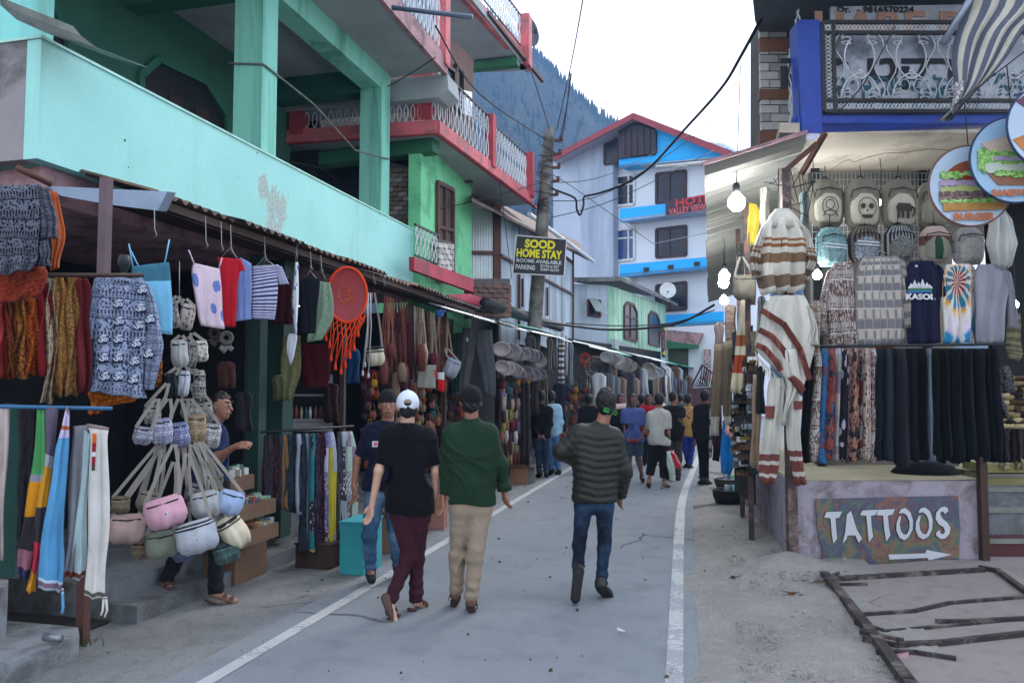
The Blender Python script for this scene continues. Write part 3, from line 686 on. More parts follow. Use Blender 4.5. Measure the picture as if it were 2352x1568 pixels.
for i in range(9):mb.bar(LP.w(1590+i*4,886-i*5,1.05),LP.w(1600+i*3,888,1.05),.03)
mb.bar(LP.w(1588,886,1.06),LP.w(1612,838,1.06),.05);mb.bar(LP.w(1612,838,1.06),LP.w(1640,860,1.06),.05)
for i in range(6):mb.bar(LP.w(1612+i*5,840+i*4,1.05),LP.w(1606+i*5,888,1.05),.03)
mb.build('stair_railing',BLACKM,lb)
vs=thing('vertical_signboard','narrow upright grey sign with vertical lettering on the white shop wall','sign',tuple(LP.w(1624,830,.1)))
mb=MB();slabpoly(mb,[(1616,802),(1631,802),(1631,872),(1616,872)],LP,.15,.08);mb.build('board',PINKP,vs)
for i,ch in enumerate('ROOMS'):letter(vs,ch,.26,WPAINT,LP.w(1623.5,811+i*13,.17),LP.a)
# mountain
def mountain():
 rid=[(700,-120),(900,-60),(1090,10),(1215,112),(1250,142),(1300,190),(1340,232),(1375,262),(1410,284),(1480,345),(1600,430),(1750,540),(1950,650),(2200,740),(2500,800),(3200,850)]
 rows=[];NX=150;r=random.Random(5)
 def ry(x):
  for i in range(len(rid)-1):
   if rid[i][0]<=x<=rid[i+1][0]:
    t=(x-rid[i][0])/(rid[i+1][0]-rid[i][0]);return rid[i][1]+t*(rid[i+1][1]-rid[i][1])
  return rid[-1][1]
 vs,f=[],[];NY=40;tops=[]
 for i in range(NX+1):
  x=700+2500*i/NX;y=ry(x)+r.uniform(-1.5,1.5)
  for j in range(NY+1):
   t=j/NY;D=400-230*t;yy=y+(905-y)*t**1.08
   d=ray(x,yy);d=d/d.dot(FW);p=CP+d*(D+10*math.sin(x*.013+t*6)+8*math.sin(x*.05+t*11))
   vs.append(tuple(p))
 for i in range(NX):
  for j in range(NY):
   a=i*(NY+1)+j;f.append((a,a+1,a+NY+2,a+NY+1))
 me=bpy.data.meshes.new('hill');me.from_pydata(vs,[],f);me.polygons.foreach_set('use_smooth',[True]*len(f))
 k=NB('forested slope');o=k.co();n1=k.noise(o,.045,8,.65);n2=k.noise(o,.4,4,.7)
 k.link(k.mix(k.ramp(k.math('MULTIPLY',n1,k.math('ADD',n2,.5)),[(.35,'#1c2b1e'),(.6,'#33482d'),(.75,'#5a6a45')]),'#1c2b1e','#33482d')if False else k.ramp(k.math('MULTIPLY',n1,k.math('ADD',n2,.5)),[(.34,'#0a130e'),(.52,'#16231a'),(.7,'#35452f')]),'Base Color');k.b.inputs['Roughness'].default_value=.95
 k.bump(k.math('ADD',n2,n1),1.0,6)
 tag(ln(me,'hill',k.m),kind='structure')
 tv,tf=[],[]
 for q in range(5200):
  if q<1500:i=r.uniform(0,NX*.62);t=abs(r.gauss(0,.012))
  else:i=r.uniform(0,NX*.55);t=r.random()**.8
  i0=int(i);j0=min(NY-1,int(t*NY));fr=i-i0;ft=t*NY-j0
  P=[V(vs[(i0+a)*(NY+1)+j0+b])for a,b in((0,0),(1,0),(0,1),(1,1))]
  p=P[0].lerp(P[1],fr).lerp(P[2].lerp(P[3],fr),ft);h=r.uniform(2.2,5.4)*(1.1 if q<1500 else 1);w_=h*r.uniform(.14,.22)
  for lv in range(2):
   b=len(tv);z0,z1,ww_=p.z+h*lv*.35-.6,p.z+h*(.62+lv*.38),w_*(1-lv*.35)
   tv.extend([(p.x+ww_*math.cos(a*1.257+q),p.y+ww_*math.sin(a*1.257+q),z0)for a in range(5)]+[(p.x,p.y,z1)])
   tf.extend([(b+a,b+(a+1)%5,b+5)for a in range(5)])
 me=bpy.data.meshes.new('woods');me.from_pydata(tv,[],tf)
 tag(ln(me,'hillside_woods',mat('dark conifer','#14251a',.95,.5,.02,0)),'dark conifer forest covering the steep hillside',kind='stuff')
mountain()
# cloth goods: helpers
ordn=['first','second','third','fourth','fifth','sixth','seventh','eighth','ninth','tenth','eleventh','twelfth','thirteenth','fourteenth','fifteenth','sixteenth','seventeenth','eighteenth','nineteenth','twentieth','twenty-first','twenty-second','twenty-third','twenty-fourth','twenty-fifth','twenty-sixth','twenty-seventh','twenty-eighth','twenty-ninth','thirtieth','thirty-first','thirty-second']
def resamp(rows,n):
 out=[];m=len(rows)-1
 for i in range(n+1):
  t=i/n*m;k=min(int(t),m-1);f=t-k
  g=lambda j:rows[max(0,min(m,j))]
  a,b,c,d=g(k-1),g(k),g(k+1),g(k+2)
  out.append([.5*(2*b[q]+(c[q]-a[q])*f+(2*a[q]-5*b[q]+4*c[q]-d[q])*f*f+(3*b[q]-a[q]-3*c[q]+d[q])*f**3)for q in range(4)])
 return out
_ph=[0.0]
def gar(name,label,cat,pl,pieces,m,th=.018,fold=.014,ff=2.5,N=10,res=14,off=0.0,group=None,org=None,parent=None,hook=None,strings=(),sm=None,extra=None):
 """hanging cloth thing from traced picture rows (xl, yl, xr, yr) on plane pl"""
 _ph[0]+=1.7;p0=pieces[0][0]
 o=org or pl.w((p0[0]+p0[2])/2,(p0[1]+p0[3])/2,off)
 rm=Matrix.Rotation(-pl.a,3,'Z');lo=lambda p:rm@(p-o)
 mb=MB()
 for j,rows in enumerate(pieces):
  rr=[]
  for k_,q in enumerate(resamp(rows,res)):
   t=th*(.75 if k_ in(0,res)else 1)*(1 if j==0 else .85)
   a,b=lo(pl.w(q[0],q[1],off+j*.004)),lo(pl.w(q[2],q[3],off+j*.004));rr.append((a,b,t))
  mb.ftube(rr,N,fold*(1 if j==0 else .6),ff,_ph[0]+j,0)
 if hook or strings or extra:
  t=thing(name,label,cat,tuple(o),pl.a,group)
  ln(mb.mesh('cloth',True),'cloth',m,t,world=False)
  if hook:
   hb=MB();hx,hy=hook;c=lo(pl.w(hx,hy,off));a,b=lo(pl.w(pieces[0][0][0],pieces[0][0][1]+2,off)),lo(pl.w(pieces[0][0][2],pieces[0][0][3]+2,off))
   hb.tube([a.lerp(b,.15),c,b.lerp(a,.15)],.004,5);hb.tube([c,c+V((.012,0,.03)),c+V((-.005,0,.055))],.003,5)
   ln(hb.mesh('hanger',True),'hanger',sm or STEEL,t,world=False)
  for si,s_ in enumerate(strings):
   hb=MB();hb.tube([lo(pl.w(x,y,off+.004))for x,y in s_[1:]],s_[0],5);ln(hb.mesh('strap',True),'strap',s_[0]and m,t,world=False)
  if extra:extra(t,pl,lo,off)
  return t
 me=mb.mesh(name,True);ob=ln(me,name,m,parent,tuple(o),pl.a)if parent is None else ln(me,name,m,parent)
 return tag(ob,label,cat,group)
STEEL=mat('hanger wire','#8c8f92',.4,.2,5,0,metal=.5)
def fa(x,y,X=-3.82,tw=0):return facing(AX(x,y,X),tw)
def K(name,kind,cols,n=8,m=6,**kw):return cloth(name,kind,cols,n,m,**kw)
# awnings over the left stalls
def corr_awning(t,A,B,rise,back,n,m,name='tin_sheet',pitch=.12,seed=1,jag=.02,amp=.016):
 """n corrugated sheets side by side between eave points A, B; each sheet runs back and up"""
 A,B=V(A),V(B);d=(B-A).normalized();L=(B-A).length;w_=L/n;r=random.Random(seed);back=V(back)
 for i in range(n):
  mb=MB();q=max(8,int(w_/pitch*5));e=r.uniform(-jag,jag)*3;dz=r.uniform(-jag,jag);ids=[]
  u0,u1=i*w_-.03,(i+1)*w_+.03
  for k in range(q+1):
   u=u0+(u1-u0)*k/q;z=amp*math.cos(u/pitch*2*math.pi)+dz*.5+.004*(i%2)
   p=A+d*u+V((0,0,z))-back.normalized()*e;b=A+d*u+back+V((0,0,rise+z))
   ids.append(mb.add([p,b,p-V((0,0,.004)),b-V((0,0,.004))]))
  for k in range(q):
   a,b=ids[k],ids[k+1];mb.face([a,b,b+1,a+1]);mb.face([b+2,a+2,a+3,b+3]);mb.face([a+2,b+2,b,a])
  mb.build(name,m if not isinstance(m,list)else m[i%len(m)],t,True)
aw=thing('stall_awning','long dark corrugated tin awning with a wavy edge under the turquoise parapet','awning',(-3.8,8,3.05))
corr_awning(aw,(-3.8,4.8,3.08),(-3.8,12.6,3.0),.2,(-.72,0,0),8,TIND,amp=.02)
for x in(-3.92,-4.3):
 mb=MB();mb.bar((x,4.8,3.02+(x+3.8)*-.1),(x,12.6,2.94+(x+3.8)*-.1),.05,.06);mb.build('purlin',DARKW,aw)
mb=MB();q=Pl((-3.9,4.75),12);mb.prism(q.q([(105,427),(384,440),(362,484),(250,470),(140,450)]),(-.02,.12,.02));mb.build('end_sheet',mat('blue grey tin','#7f8ea3',.4,.25,3,.2,20,metal=.4),aw)
aw2=thing('stall_awning','bright bare tin awning beyond the long grey trousers, in front of the sign pole','awning',(-3.75,15,3))
corr_awning(aw2,tuple(AX(1100,722,-3.25)),tuple(AX(1312,785,-3.25)),.2,(-.75,0,0),6,[TINW,TIN,TINW,TINT,TINW],seed=4,jag=.05)
aw3=thing('stall_awning','patchy tin and teal awning with a green end below the mint green house','awning',(-3,24,3))
B3=AY(1590,845,31);A3=AX(1338,792,-3.72)
corr_awning(aw3,A3,B3,.25,(-.9,.2,0),7,[TINW,TINW,TINT,TIN,TINW,TINT,mat('green roof sheet','#3fa07c',.5,.2,2,.1)],seed=6,jag=.06)
mb=MB();mb.tube([V((-3.8,12.9,3.12)),V((-3.8,19.5,3.2))],.11,12);mb.build('rolled_tarpaulin',mat('black tarpaulin','#23262b',.5,.3,3,.3,20),None,True,(-3.95,16,3.25),label='black rolled tarpaulin lying along the bright tin awning',category='tarpaulin')
def post(x,y,z1,w_,m,label,z0=0.0):
 mb=MB();mb.box((x,y,(z0+z1)/2),(w_,w_,z1-z0));return mb.build('stall_post',m,None,False,(x,y,z0),label=label,category='post')
p=G(189,1476);post(p.x,p.y,1.0,.06,MIDW,'short brown post on the kerb below the pale hanging trousers')
p=AX(240,560,-3.95);post(p.x,p.y,3.1,.06,mat('mauve post paint','#5f4e56',.7,.3,3,.1),'mauve square post behind the blue printed kurta',1.75)
for px,lb in((590,'dark green door post behind the striped tee shirt'),(641,'dark green wooden post between the shopkeeper and the trouser rack')):
 p=AX(px,900,-4.35);post(p.x,p.y,3.0,.13 if px<600 else .2,DPOST,lb,.2)
for px,lb in((787,'thin dark post below the orange hoop net'),(1020,'thin dark stall post beside the grey hanging trousers'),(1140,'thin stall post next to the hanging caps'),(1335,'thin stall post near the round dream catcher')):
 p=AX(px,900,-3.9);post(p.x,p.y,2.95,.05,DARKW,lb)
mb=MB();P=AX(30,1100,-4.3);q=facing(P);slabpoly(mb,[(10,925),(50,930),(35,1325),(-10,1325)],q,0,.05);mb.build('shutter_board',mat('ribbed green shutter','#16403a',.6,.3,4,.4,30),None,False,tuple(q.w(20,1325)),label='ribbed dark green shutter board at the left edge behind the trousers',category='shutter')
st=thing('entrance_steps','two worn grey concrete steps at the bottom left corner','steps',(-4.6,3.9,0))
for(x1,y1,z0,z1,nm)in((-3.95,4.46,-.01,.13,'lower_step'),(-4.36,4.3,.13,.45,'upper_step')):
 mb=MB();mb.prism([(x1,1.5,z0),(x1,y1-.15,z0),(x1-.15,y1,z0),(-6.5,y1,z0),(-6.5,1.5,z0)],(0,0,z1-z0));mb.build(nm,mat('pale worn concrete','#868a8e',.9,.22,2.2,.4,60,stain=('#5c5d5e',.3,3)),st)
mb=MB();p=G(140,1465,.17);mb.tube([p+V((-.12,0,0)),p],.025,10);mb.build('water_pipe',TIN,None,True,tuple(p),label='cut grey water pipe end lying on the lower step',category='pipe')
# left stall: hanging shirts
INK=K('black print','bandprint',('#121319','#6c7080'),9,11)
gar('kurta','black kurta with white block print hung at the top left corner','kurta',fa(60,430),[[(-45,432,96,424),(-40,480,98,480),(-40,540,96,545),(-40,600,88,590),(-40,636,76,618)],[(76,424,112,434),(84,470,126,480),(92,545,136,548)],[(91,556,112,550),(90,610,117,612)]],INK,.03,.02,2.6,14,off=.05)
gar('kurta','orange kurta behind the black printed one, only its edge showing','kurta',fa(130,440),[[(108,438,132,442),(112,500,147,512),(116,560,146,570),(118,622,134,615)]],K('rust print','print',('#a8482a','#c0683c'),5,12),.02)
gar('folded_kurta','dark red folded cloth hung under the black kurta','cloth',fa(60,620),[[(-30,615,104,612),(-30,650,108,655),(-30,700,60,690)]],K('maroon plain','print',('#6c1a1a','#8a3a22'),5,4),.014,.022,off=-.05)
RACKC=[('#7a1d1e','#94302a','print'),('#8c5a22','#5f2a18','print'),('#c08a3c','#7a3f20','print'),('#c8741e','#8a2f18','print'),('#7c1f22','#8f2b2b','plain'),('#6f5a4a','#b3a48c','print'),('#b58a4c','#8a5f2e','print'),('#b08850','#7f5a30','print'),('#6a2226','#7c2c30','plain')]
names=['deep red kurta, leftmost on the orange and brown rack','brown printed kurta second on the left rack','mustard printed kurta with crossed sash on the left rack','bright orange printed kurta in the middle of the left rack','dark maroon kurta between the orange and grey ones','grey brown kurta with pale print on the left rack','tan kurta with om print hanging on the left rack','second tan printed kurta nearer the blue kurta','maroon kurta half hidden by the blue printed kurta']
rk=[(-8,690,22,870),(14,690,42,868),(36,688,62,872),(54,685,90,862),(84,650,120,866),(104,640,130,926),(122,636,152,912),(148,634,182,910),(172,640,208,906)]
rp_=fa(100,640,-3.9)
for i,(x0,y0,x1,y1)in enumerate(rk):
 c=RACKC[i];gar('kurta',names[i],'kurta',rp_,[[(x0+4,y0,x1-4,y0),(x0,y0+40,x1,y0+40),(x0-2,(y0+y1)/2,x1+2,(y0+y1)/2),(x0-8,y1-5,x1-4,y1)]],K('rack cloth %d'%i,c[2],(c[0],c[1]),3,14,seed=i),.03,.03,1.6,10,off=-.01*i)
mb=MB();mb.tube([rp_.w(-60,632),rp_.w(330,632)],.014,8);mb.build('hanging_rail',DARKW,None,True,tuple(rp_.w(100,632)),label='dark rail carrying the orange and brown kurtas',category='rail')
BLUEK=K('blue om print','bandprint',('#39415c','#9fabc8'),7,16)
def om_marks(t,pl,lo,off):
 for x,y in((271,700),(322,710),(273,740),(318,750),(236,781),(271,781),(312,791),(238,824),(271,824),(308,832),(240,867),(271,867),(306,874),(340,815),(344,735),(326,668)):
  p=lo(pl.w(x,y,off+.062));mb=MB();mb.box(p,(.052,.002,.048));ln(mb.mesh('dark_square'),'dark_square',K('dark indigo','plain',('#23283c',)),t,world=False)
  me=text('\u0950',.062,None,.001,1,.0015);me.transform(Matrix.Translation(p+V((0,-.003,0)))@Matrix.Rotation(math.pi/2,4,'X'));ln(me,'om_symbol',K('pale print ink','plain',('#c4cde0',)),t,world=False)
 mb=MB();c=lo(pl.w(299,640,off+.02))
 for sgn in(-1,1):mb.bar(c+V((sgn*.07,0,.02)),c+V((sgn*.015,-.03,-.09)),.02,.01)
 ln(mb.mesh('collar_tie'),'collar_tie',BLUEK,t,world=False)
 mb=MB();q=lo(pl.w(285,600,off));mb.lathe(q,[(.0,.045),(.03,.04),(.042,.0),(.035,-.04),(.02,-.06),(.02,-.12),(.05,-.14)],14);ln(mb.mesh('stand_neck',True),'stand_neck',BLACKM,t,world=False)
gar('kurta','pale blue kurta with white om symbols hung in front of the left stall','kurta',fa(285,640,-3.72),[[(226,634,328,642),(214,650,343,664),(213,720,339,725),(210,800,336,805),(207,870,334,880),(202,897,336,916)],[(216,640,236,640),(206,690,224,690),(188,760,213,765),(185,800,211,805),(193,845,213,850),(203,880,214,882)],[(324,646,344,656),(334,700,358,700),(337,760,372,765),(334,800,375,795),(328,850,362,852),(326,893,356,895)]],BLUEK,.035,.018,2.6,16,18,off=.03,extra=om_marks)
gar('top','orange top peeping out behind the pale blue kurta shoulder','top',fa(340,640,-3.85),[[(305,636,352,646),(310,700,362,700),(320,800,370,800),(330,890,372,888)]],K('orange block','print',('#c77a22','#6f3a1a'),4,8),.02)
gar('skirt','orange gathered cloth hanging below the pale blue kurta','skirt',fa(250,880,-3.85),[[(206,872,318,884),(204,900,312,918),(206,930,260,930),(204,952,228,948)]],K('amber cloth','print',('#c8731c','#8a4612'),4,3),.03,.02)
def tank(name,label,rows,straps,m,X=-3.8,lower=None,th=.012):
 pl=fa(rows[0][0],rows[0][1],X)
 def ex(t,pl_,lo,off):
  for a,b in straps:
   mb=MB();mb.tube([lo(pl_.w(*a)),lo(pl_.w(*b))],.005,5);ln(mb.mesh('shoulder_strap',True),'shoulder_strap',m,t,world=False)
 return gar(name,label,'top',pl,[rows],m,th,.006,extra=ex)
tank('camisole','sky blue camisole with dark patterned bodice hung by thin straps',[(303,612,388,602),(302,640,392,636),(306,662,394,662),(318,710,396,710),(328,764,397,768)],[((296,560),(305,612)),((389,550),(378,606)),((300,575),(318,612))],K('blue camisole cloth','bands',[(0,'#7cc0e4'),(.66,'#3d6f86')],1,1))
tank('camisole','pink camisole with blue flower print beside the red tee shirt',[(444,604,505,618),(440,622,507,640),(444,665,510,690),(452,712,512,718),(461,747,515,756)],[((433,574),(446,606)),((510,592),(502,618))],K('pink flower cloth','block',('#dcc6d4','#6a7fc0'),3.2,4))
gar('tee_shirt','plain red tee shirt hung between the pink camisole and the blue one','tee shirt',fa(535,592),[[(498,590,556,596),(506,630,548,640),(510,700,543,700),(513,750,542,751)],[(545,597,556,602),(550,622,564,622)]],K('red jersey','plain',('#b81c2c',)),.014,.005,hook=(528,570))
gar('tee_shirt','plain lavender blue tee shirt between the red and the striped ones','tee shirt',fa(560,592,-3.84),[[(550,590,577,605),(543,650,578,650),(543,710,577,710),(541,738,577,733)]],K('lavender jersey','plain',('#7a8fc8',)),.012,.004)
gar('tee_shirt','navy and white striped tee shirt under the wavy awning','tee shirt',fa(608,610),[[(577,612,640,608),(577,650,640,640),(577,700,635,700),(576,732,631,735)],[(628,608,648,613),(636,634,656,634),(641,654,664,652)]],K('navy stripe jersey','stripes',('#2a3368','#c8cbe0','#5a5f96','#c8cbe0'),9),.014,.004,hook=(606,592))
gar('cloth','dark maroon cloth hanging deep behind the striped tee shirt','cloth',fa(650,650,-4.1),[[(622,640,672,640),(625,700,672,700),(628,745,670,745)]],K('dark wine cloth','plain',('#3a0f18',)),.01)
gar('shirt','white and blue shirt seen edge on, hung from a long hook','shirt',fa(678,603),[[(677,603,684,603),(672,660,686,665),(670,700,684,705),(676,764,682,766)]],K('white blue cloth','block',('#d9dde6','#5d7fb8'),2,10),.03,.006,N=6,hook=(680,570))
gar('shirt','black shirt hung next to the edge-on white shirt','shirt',fa(710,640),[[(690,640,736,640),(688,700,730,700),(690,765,724,766)]],K('black jersey','plain',('#10131c',)),.014,.006,hook=(712,622))
gar('shirt','sage green crinkled shirt left of the orange hoop','shirt',fa(742,645),[[(726,644,757,650),(716,690,766,690),(706,724,762,740),(704,786,740,780)]],K('sage cloth','print',('#6f8a74','#86a08a'),6,6),.016,.012,hook=(736,618))
gar('tasselled_cloth','small white tasselled cloth hanging below the edge-on shirt','cloth',fa(672,766,-3.85),[[(664,766,680,766),(658,785,682,785),(664,838,668,840)]],K('white knit','plain',('#c6ccd6',)),.01,.008)
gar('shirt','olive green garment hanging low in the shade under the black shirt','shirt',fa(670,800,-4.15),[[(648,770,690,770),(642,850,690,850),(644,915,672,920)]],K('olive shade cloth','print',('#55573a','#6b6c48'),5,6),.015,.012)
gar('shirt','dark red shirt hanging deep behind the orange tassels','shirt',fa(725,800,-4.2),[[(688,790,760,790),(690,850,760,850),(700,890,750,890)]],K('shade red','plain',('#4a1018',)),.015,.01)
def hoop():
 pl=fa(797,677,-3.7);c=pl.w(797,677);t=thing('orange_hoop_hanging','orange rimmed red disc hanging with macrame net and tassels','wall hanging',tuple(c),pl.a)
 OR=K('orange yarn','plain',('#e0461e',));sx=(pl.w(842,677)-c).length;sz=(pl.w(797,614)-c).length
 E_=lambda a,k=1.0,y=0.0:V((sx*k*math.cos(a),y,sz*k*math.sin(a)))
 mb=MB();mb.tube([E_(i*math.pi/16)for i in range(32)],.014,8,closed=True);ln(mb.mesh('rim',True),'rim',OR,t,world=False)
 mb=MB();b=mb.add([E_(i*math.pi/16,.96,.012)for i in range(32)]+[V((0,.05,0))]);
 for i in range(32):mb.face([b+i,b+(i+1)%32,b+32])
 d=ln(mb.mesh('disc',True),'disc',mat('glossy red lacquer','#8e1720',.35,.3,6,.1,20),t,world=False)
 mb=MB()
 for j in range(7):mb.tube([V((-.04+.016*k+.004*j,.02,.05-.016*j-.012*math.sin(k*.6)+.01*math.sin(j*2+k)))for k in range(7)],.004,4)
 mb.tube([V((-.03+.06*math.cos(a*.5),.02,-.0+.085*math.sin(a*.5)))for a in range(13)],.005,4,closed=True)
 o=ln(mb.mesh('painted_relief'),'painted_relief',mat('pale orange enamel','#d0603a',.5,.4,12,.1),t,world=False);o['kind']='stuff'
 nt=MB();lo=lambda x,y:Matrix.Rotation(-pl.a,3,'Z')@(pl.w(x,y)-c)
 tops=[(754+i*9.4,722+14*math.sin(math.pi*i/9))for i in range(10)]
 ends=[(745,745),(748,772),(757,787),(760,818),(770,838),(783,848),(793,835),(803,812),(813,795),(822,762)]
 for i,a in enumerate(tops):
  for dx in(-1,1):
   j=max(0,min(9,i+dx*2));e=ends[j];nt.tube([lo(*a),lo((a[0]+e[0])/2+dx*5,(a[1]+e[1])/2-6),lo(*e)],.0055,5)
 o=ln(nt.mesh('net',True),'net',OR,t,world=False);o['kind']='stuff'
 for x,y in ends:
  mb=MB();mb.lathe(lo(x,y),[(.004,.03),(.010,.025),(.008,.015),(.014,-.01),(.018,-.05),(.0,-.052)],8);ln(mb.mesh('tassel',True),'tassel',OR,t,world=False)
hoop()
# bags
def bag(label,pl,c,w_,h_,m,th=.05,roll=0.0,straps=(),sm=None,group=None,name='shoulder_bag',flap=None,zipm=None,logo=False):
 """soft pouch: centre, width, height in picture units; straps = picture end points"""
 o=pl.w(*c);s_=(pl.w(c[0]+1,c[1])-o).length;W,H=w_*s_,h_*s_
 t=thing(name,label,'bag',tuple(o),pl.a,group);rows=[]
 for i in range(9):
  u=i/8;k=(.74,.93,.99,1,1,1,.98,.9,.66)[i];th_=th*(.1,.55,.85,1.05,1.15,1.15,1.0,.7,.15)[i]
  rows.append((V((-W/2*k,0,H/2-H*u)),V((W/2*k,0,H/2-H*u)),th_))
 _ph[0]+=1.3;mb=MB();mb.ftube(rows,14,.007,1.7,_ph[0]);me=mb.mesh('pouch',True);rm=Matrix.Rotation(roll,4,'Y');me.transform(rm);ln(me,'pouch',m,t,world=False)
 mb=MB();mb.tube([rm@V((-W*.38,-th*.55,H*.33)),rm@V((0,-th*.75,H*.31)),rm@V((W*.38,-th*.55,H*.33))],.005,5);ln(mb.mesh('zip',True),'zip',zipm or K('zip tape','plain',('#24242c',)),t,world=False)
 if logo:
  mb=MB();mb.box(V((0,0,0)),(.03,.003,.03));me=mb.mesh('badge');me.transform(Matrix.Translation(rm@V((0,-th*1.12,.0)))@rm);bd=ln(me,'badge',WPAINT,t,world=False)
  mb=MB();mb.box(V((0,0,0)),(.014,.003,.014));me=mb.mesh('emblem');me.transform(Matrix.Translation(rm@V((0,-th*1.12-.003,.0)))@rm@Matrix.Rotation(.78,4,'Y'));ln(me,'emblem',BLUEP,bd,world=False)
 R_=Matrix.Rotation(-pl.a,3,'Z')
 for k_,e in enumerate(straps):
  for sg in(-1,1):
   a=rm@V((sg*W*.42,0,H*.42));b=R_@(pl.w(e[0]+sg*3,e[1])-o);mid=a.lerp(b,.5)+V((sg*.01,0,-.01))
   mb=MB();q=[a,mid,b];
   for i in range(2):mb.bar(q[i],q[i+1],.022,.005,up=(0,1,0))
   ln(mb.mesh('strap'),'strap',sm or STRAP,t,world=False)
 return t
STRAP=K('cream webbing','plain',('#96918a',))
bp=fa(400,1150,-3.62)
H1,H2,H3=(395,1020),(440,1015),(352,1000)
FB=lambda nm,c1,c2='#333333',k='plain':K(nm,k,(c1,c2),6,6)
bag('tan brown canvas shoulder bag hanging lowest on the left of the bag bunch',bp,(291,1213),86,74,FB('dusty pink canvas','#b49a94'),.07,.02,[(370,1030)])
bag('small woven ethnic bag above the tan brown one',bp,(277,1158),44,44,FB('brown weave','#4c4038','#8a7c66','bandprint'),.05,0,[(365,1020)])
bag('pale rose canvas bag with white badge in the middle of the bunch',facing(bp.w(380,1175)+V((.12,-.12,0))),(380,1176),98,76,FB('rose canvas','#cf9fb0'),.07,-.28,[(400,1020)],logo=True)
bag('grey green canvas bag hanging below the rose bag',bp,(371,1250),76,66,FB('grey green canvas','#7f8578'),.06,-.12,[(400,1060)])
bag('silver grey canvas bag with dark zip right of the rose bag',bp,(474,1158),72,66,FB('silver canvas','#a4a8aa'),.07,-.2,[(440,1020)])
bag('pale blue canvas bag at the right of the bag bunch',bp,(528,1154),64,60,FB('pale blue canvas','#93a8c8'),.06,.3,[(462,1015)])
bag('large light grey bag with badge and striped top, lowest middle',facing(bp.w(452,1230)+V((.1,-.1,0))),(452,1232),98,80,K('grey canvas stripe','bands',[(0,'#a8aeb8'),(.8,'#2c2f3a'),(.84,'#b0b4bc'),(.88,'#2c2f3a'),(.93,'#b0b4bc')]),.08,-.25,[(430,1040)],logo=True)
bag('cream canvas bag with black and white bands, lowest right of the bunch',bp,(537,1220),62,84,K('cream stripe canvas','bands',[(0,'#d2c8b0'),(.6,'#d2c8b0'),(.72,'#55504a'),(.77,'#d2c8b0'),(.83,'#3a3634'),(.89,'#d2c8b0')]),.06,-.55,[(470,1060)])
bag('dark woven bag with teal and red bands under the grey striped bag',bp,(520,1268),60,52,FB('dark weave','#2c2a30','#4e6a68','bandprint'),.05,-.3,[(480,1100)])
for lb,c,w_,h_,c1,c2 in(('navy bag with white zigzags, left end of the middle tier',(328,1000),46,46,'#2c2e40','#a5a6b4'),('navy printed bag with twin straps, second in the middle tier',(372,990),50,66,'#3a3f66','#b9bcd0'),('indigo printed bag in the centre of the middle tier',(412,998),48,62,'#2c3158','#9aa0c0'),('brown and orange woven bag in the middle tier',(452,985),44,74,'#6b4d38','#a8987c'),('black and white zigzag bag at the right of the middle tier',(486,1000),42,60,'#26282e','#c9c9c9')):
 bag(lb,fa(c[0],c[1],-3.66),c,w_,h_,FB(lb[:14],c1,c2,'bandprint'),.045,rnd.uniform(-.2,.2),[(c[0]*.6+165,915)],name='woven_bag')
for lb,c,w_,h_,c1,c2,k in(('white and grey pouch at the top of the bag string',(398,722),26,70,'#8d8a88','#3c3a3c','block'),('grey pouch with red patch near the top of the bag string',(430,728),34,66,'#a39c98','#7a4a40','block'),('pale grey folded pouch left in the upper string',(412,812),40,70,'#a8aaa8','#a8aaa8','plain'),('patterned white pouch in the middle of the upper string',(437,815),34,66,'#b4aca8','#4c4648','print'),('round cream pouch on the right of the upper string',(462,806),32,52,'#c4c0b4','#6a6862','block'),('black oblong pouch in the lower string',(394,886),28,66,'#1c2028','#1c2028','plain'),('plain white pouch in the lower string',(422,880),28,64,'#aeb4c0','#aeb4c0','plain'),('white pouch with black print, lowest right in the string',(458,888),30,82,'#b8b4b0','#2c2c30','bandprint')):
 bag(lb,fa(c[0],c[1],-3.68),c,w_,h_,FB(lb[:18],c1,c2,k),.04,rnd.uniform(-.15,.25),[(c[0]*.5+210,c[1]-42)],name='pouch')
mb=MB();mb.tube([fa(412,600).w(412,600),fa(412,690).w(412,690)],.004,4);mb.build('hanging_string',STEEL,None,True,label='thin cord that holds the string of white pouches',category='cord',org=tuple(fa(412,600).w(412,650)))
# trousers on the lower left rail
def trou(label,rows,m,off=0.0,X=-3.78,th=.03,group=None,ref=None,strings=(),extra=None,fold=.014):
 return gar('trousers',label,'trousers',ref,[rows],m,th,fold,1.6,8,14,off,group,strings=strings,extra=extra)
tr=fa(150,940,-3.78)
trou('cream trousers cut by the left edge of the picture',[(-14,935,25,930),(-14,1000,20,1000),(-20,1150,12,1150),(-24,1290,4,1285)],K('cream pinkish','plain',('#c4b4b0',)),ref=tr)
trou('near black trousers hanging by the green shutter',[(40,930,84,930),(42,1050,80,1050),(40,1150,66,1150),(40,1260,58,1260)],K('near black','print',('#1a171d','#2b2730'),3,8),ref=tr,off=-.05)
trou('patchwork trousers in green, mustard, charcoal and pink on the left rail',[(84,932,106,930),(78,1050,112,1055),(60,1140,108,1140),(48,1220,96,1220),(42,1280,74,1290),(45,1328,62,1332)],K('patchwork a','bands',[(0,'#2c2c52'),(.13,'#9a6a78'),(.28,'#353238'),(.49,'#d08c1e'),(.68,'#8d93a0'),(.72,'#4f9a5c')]),ref=tr,off=.0)
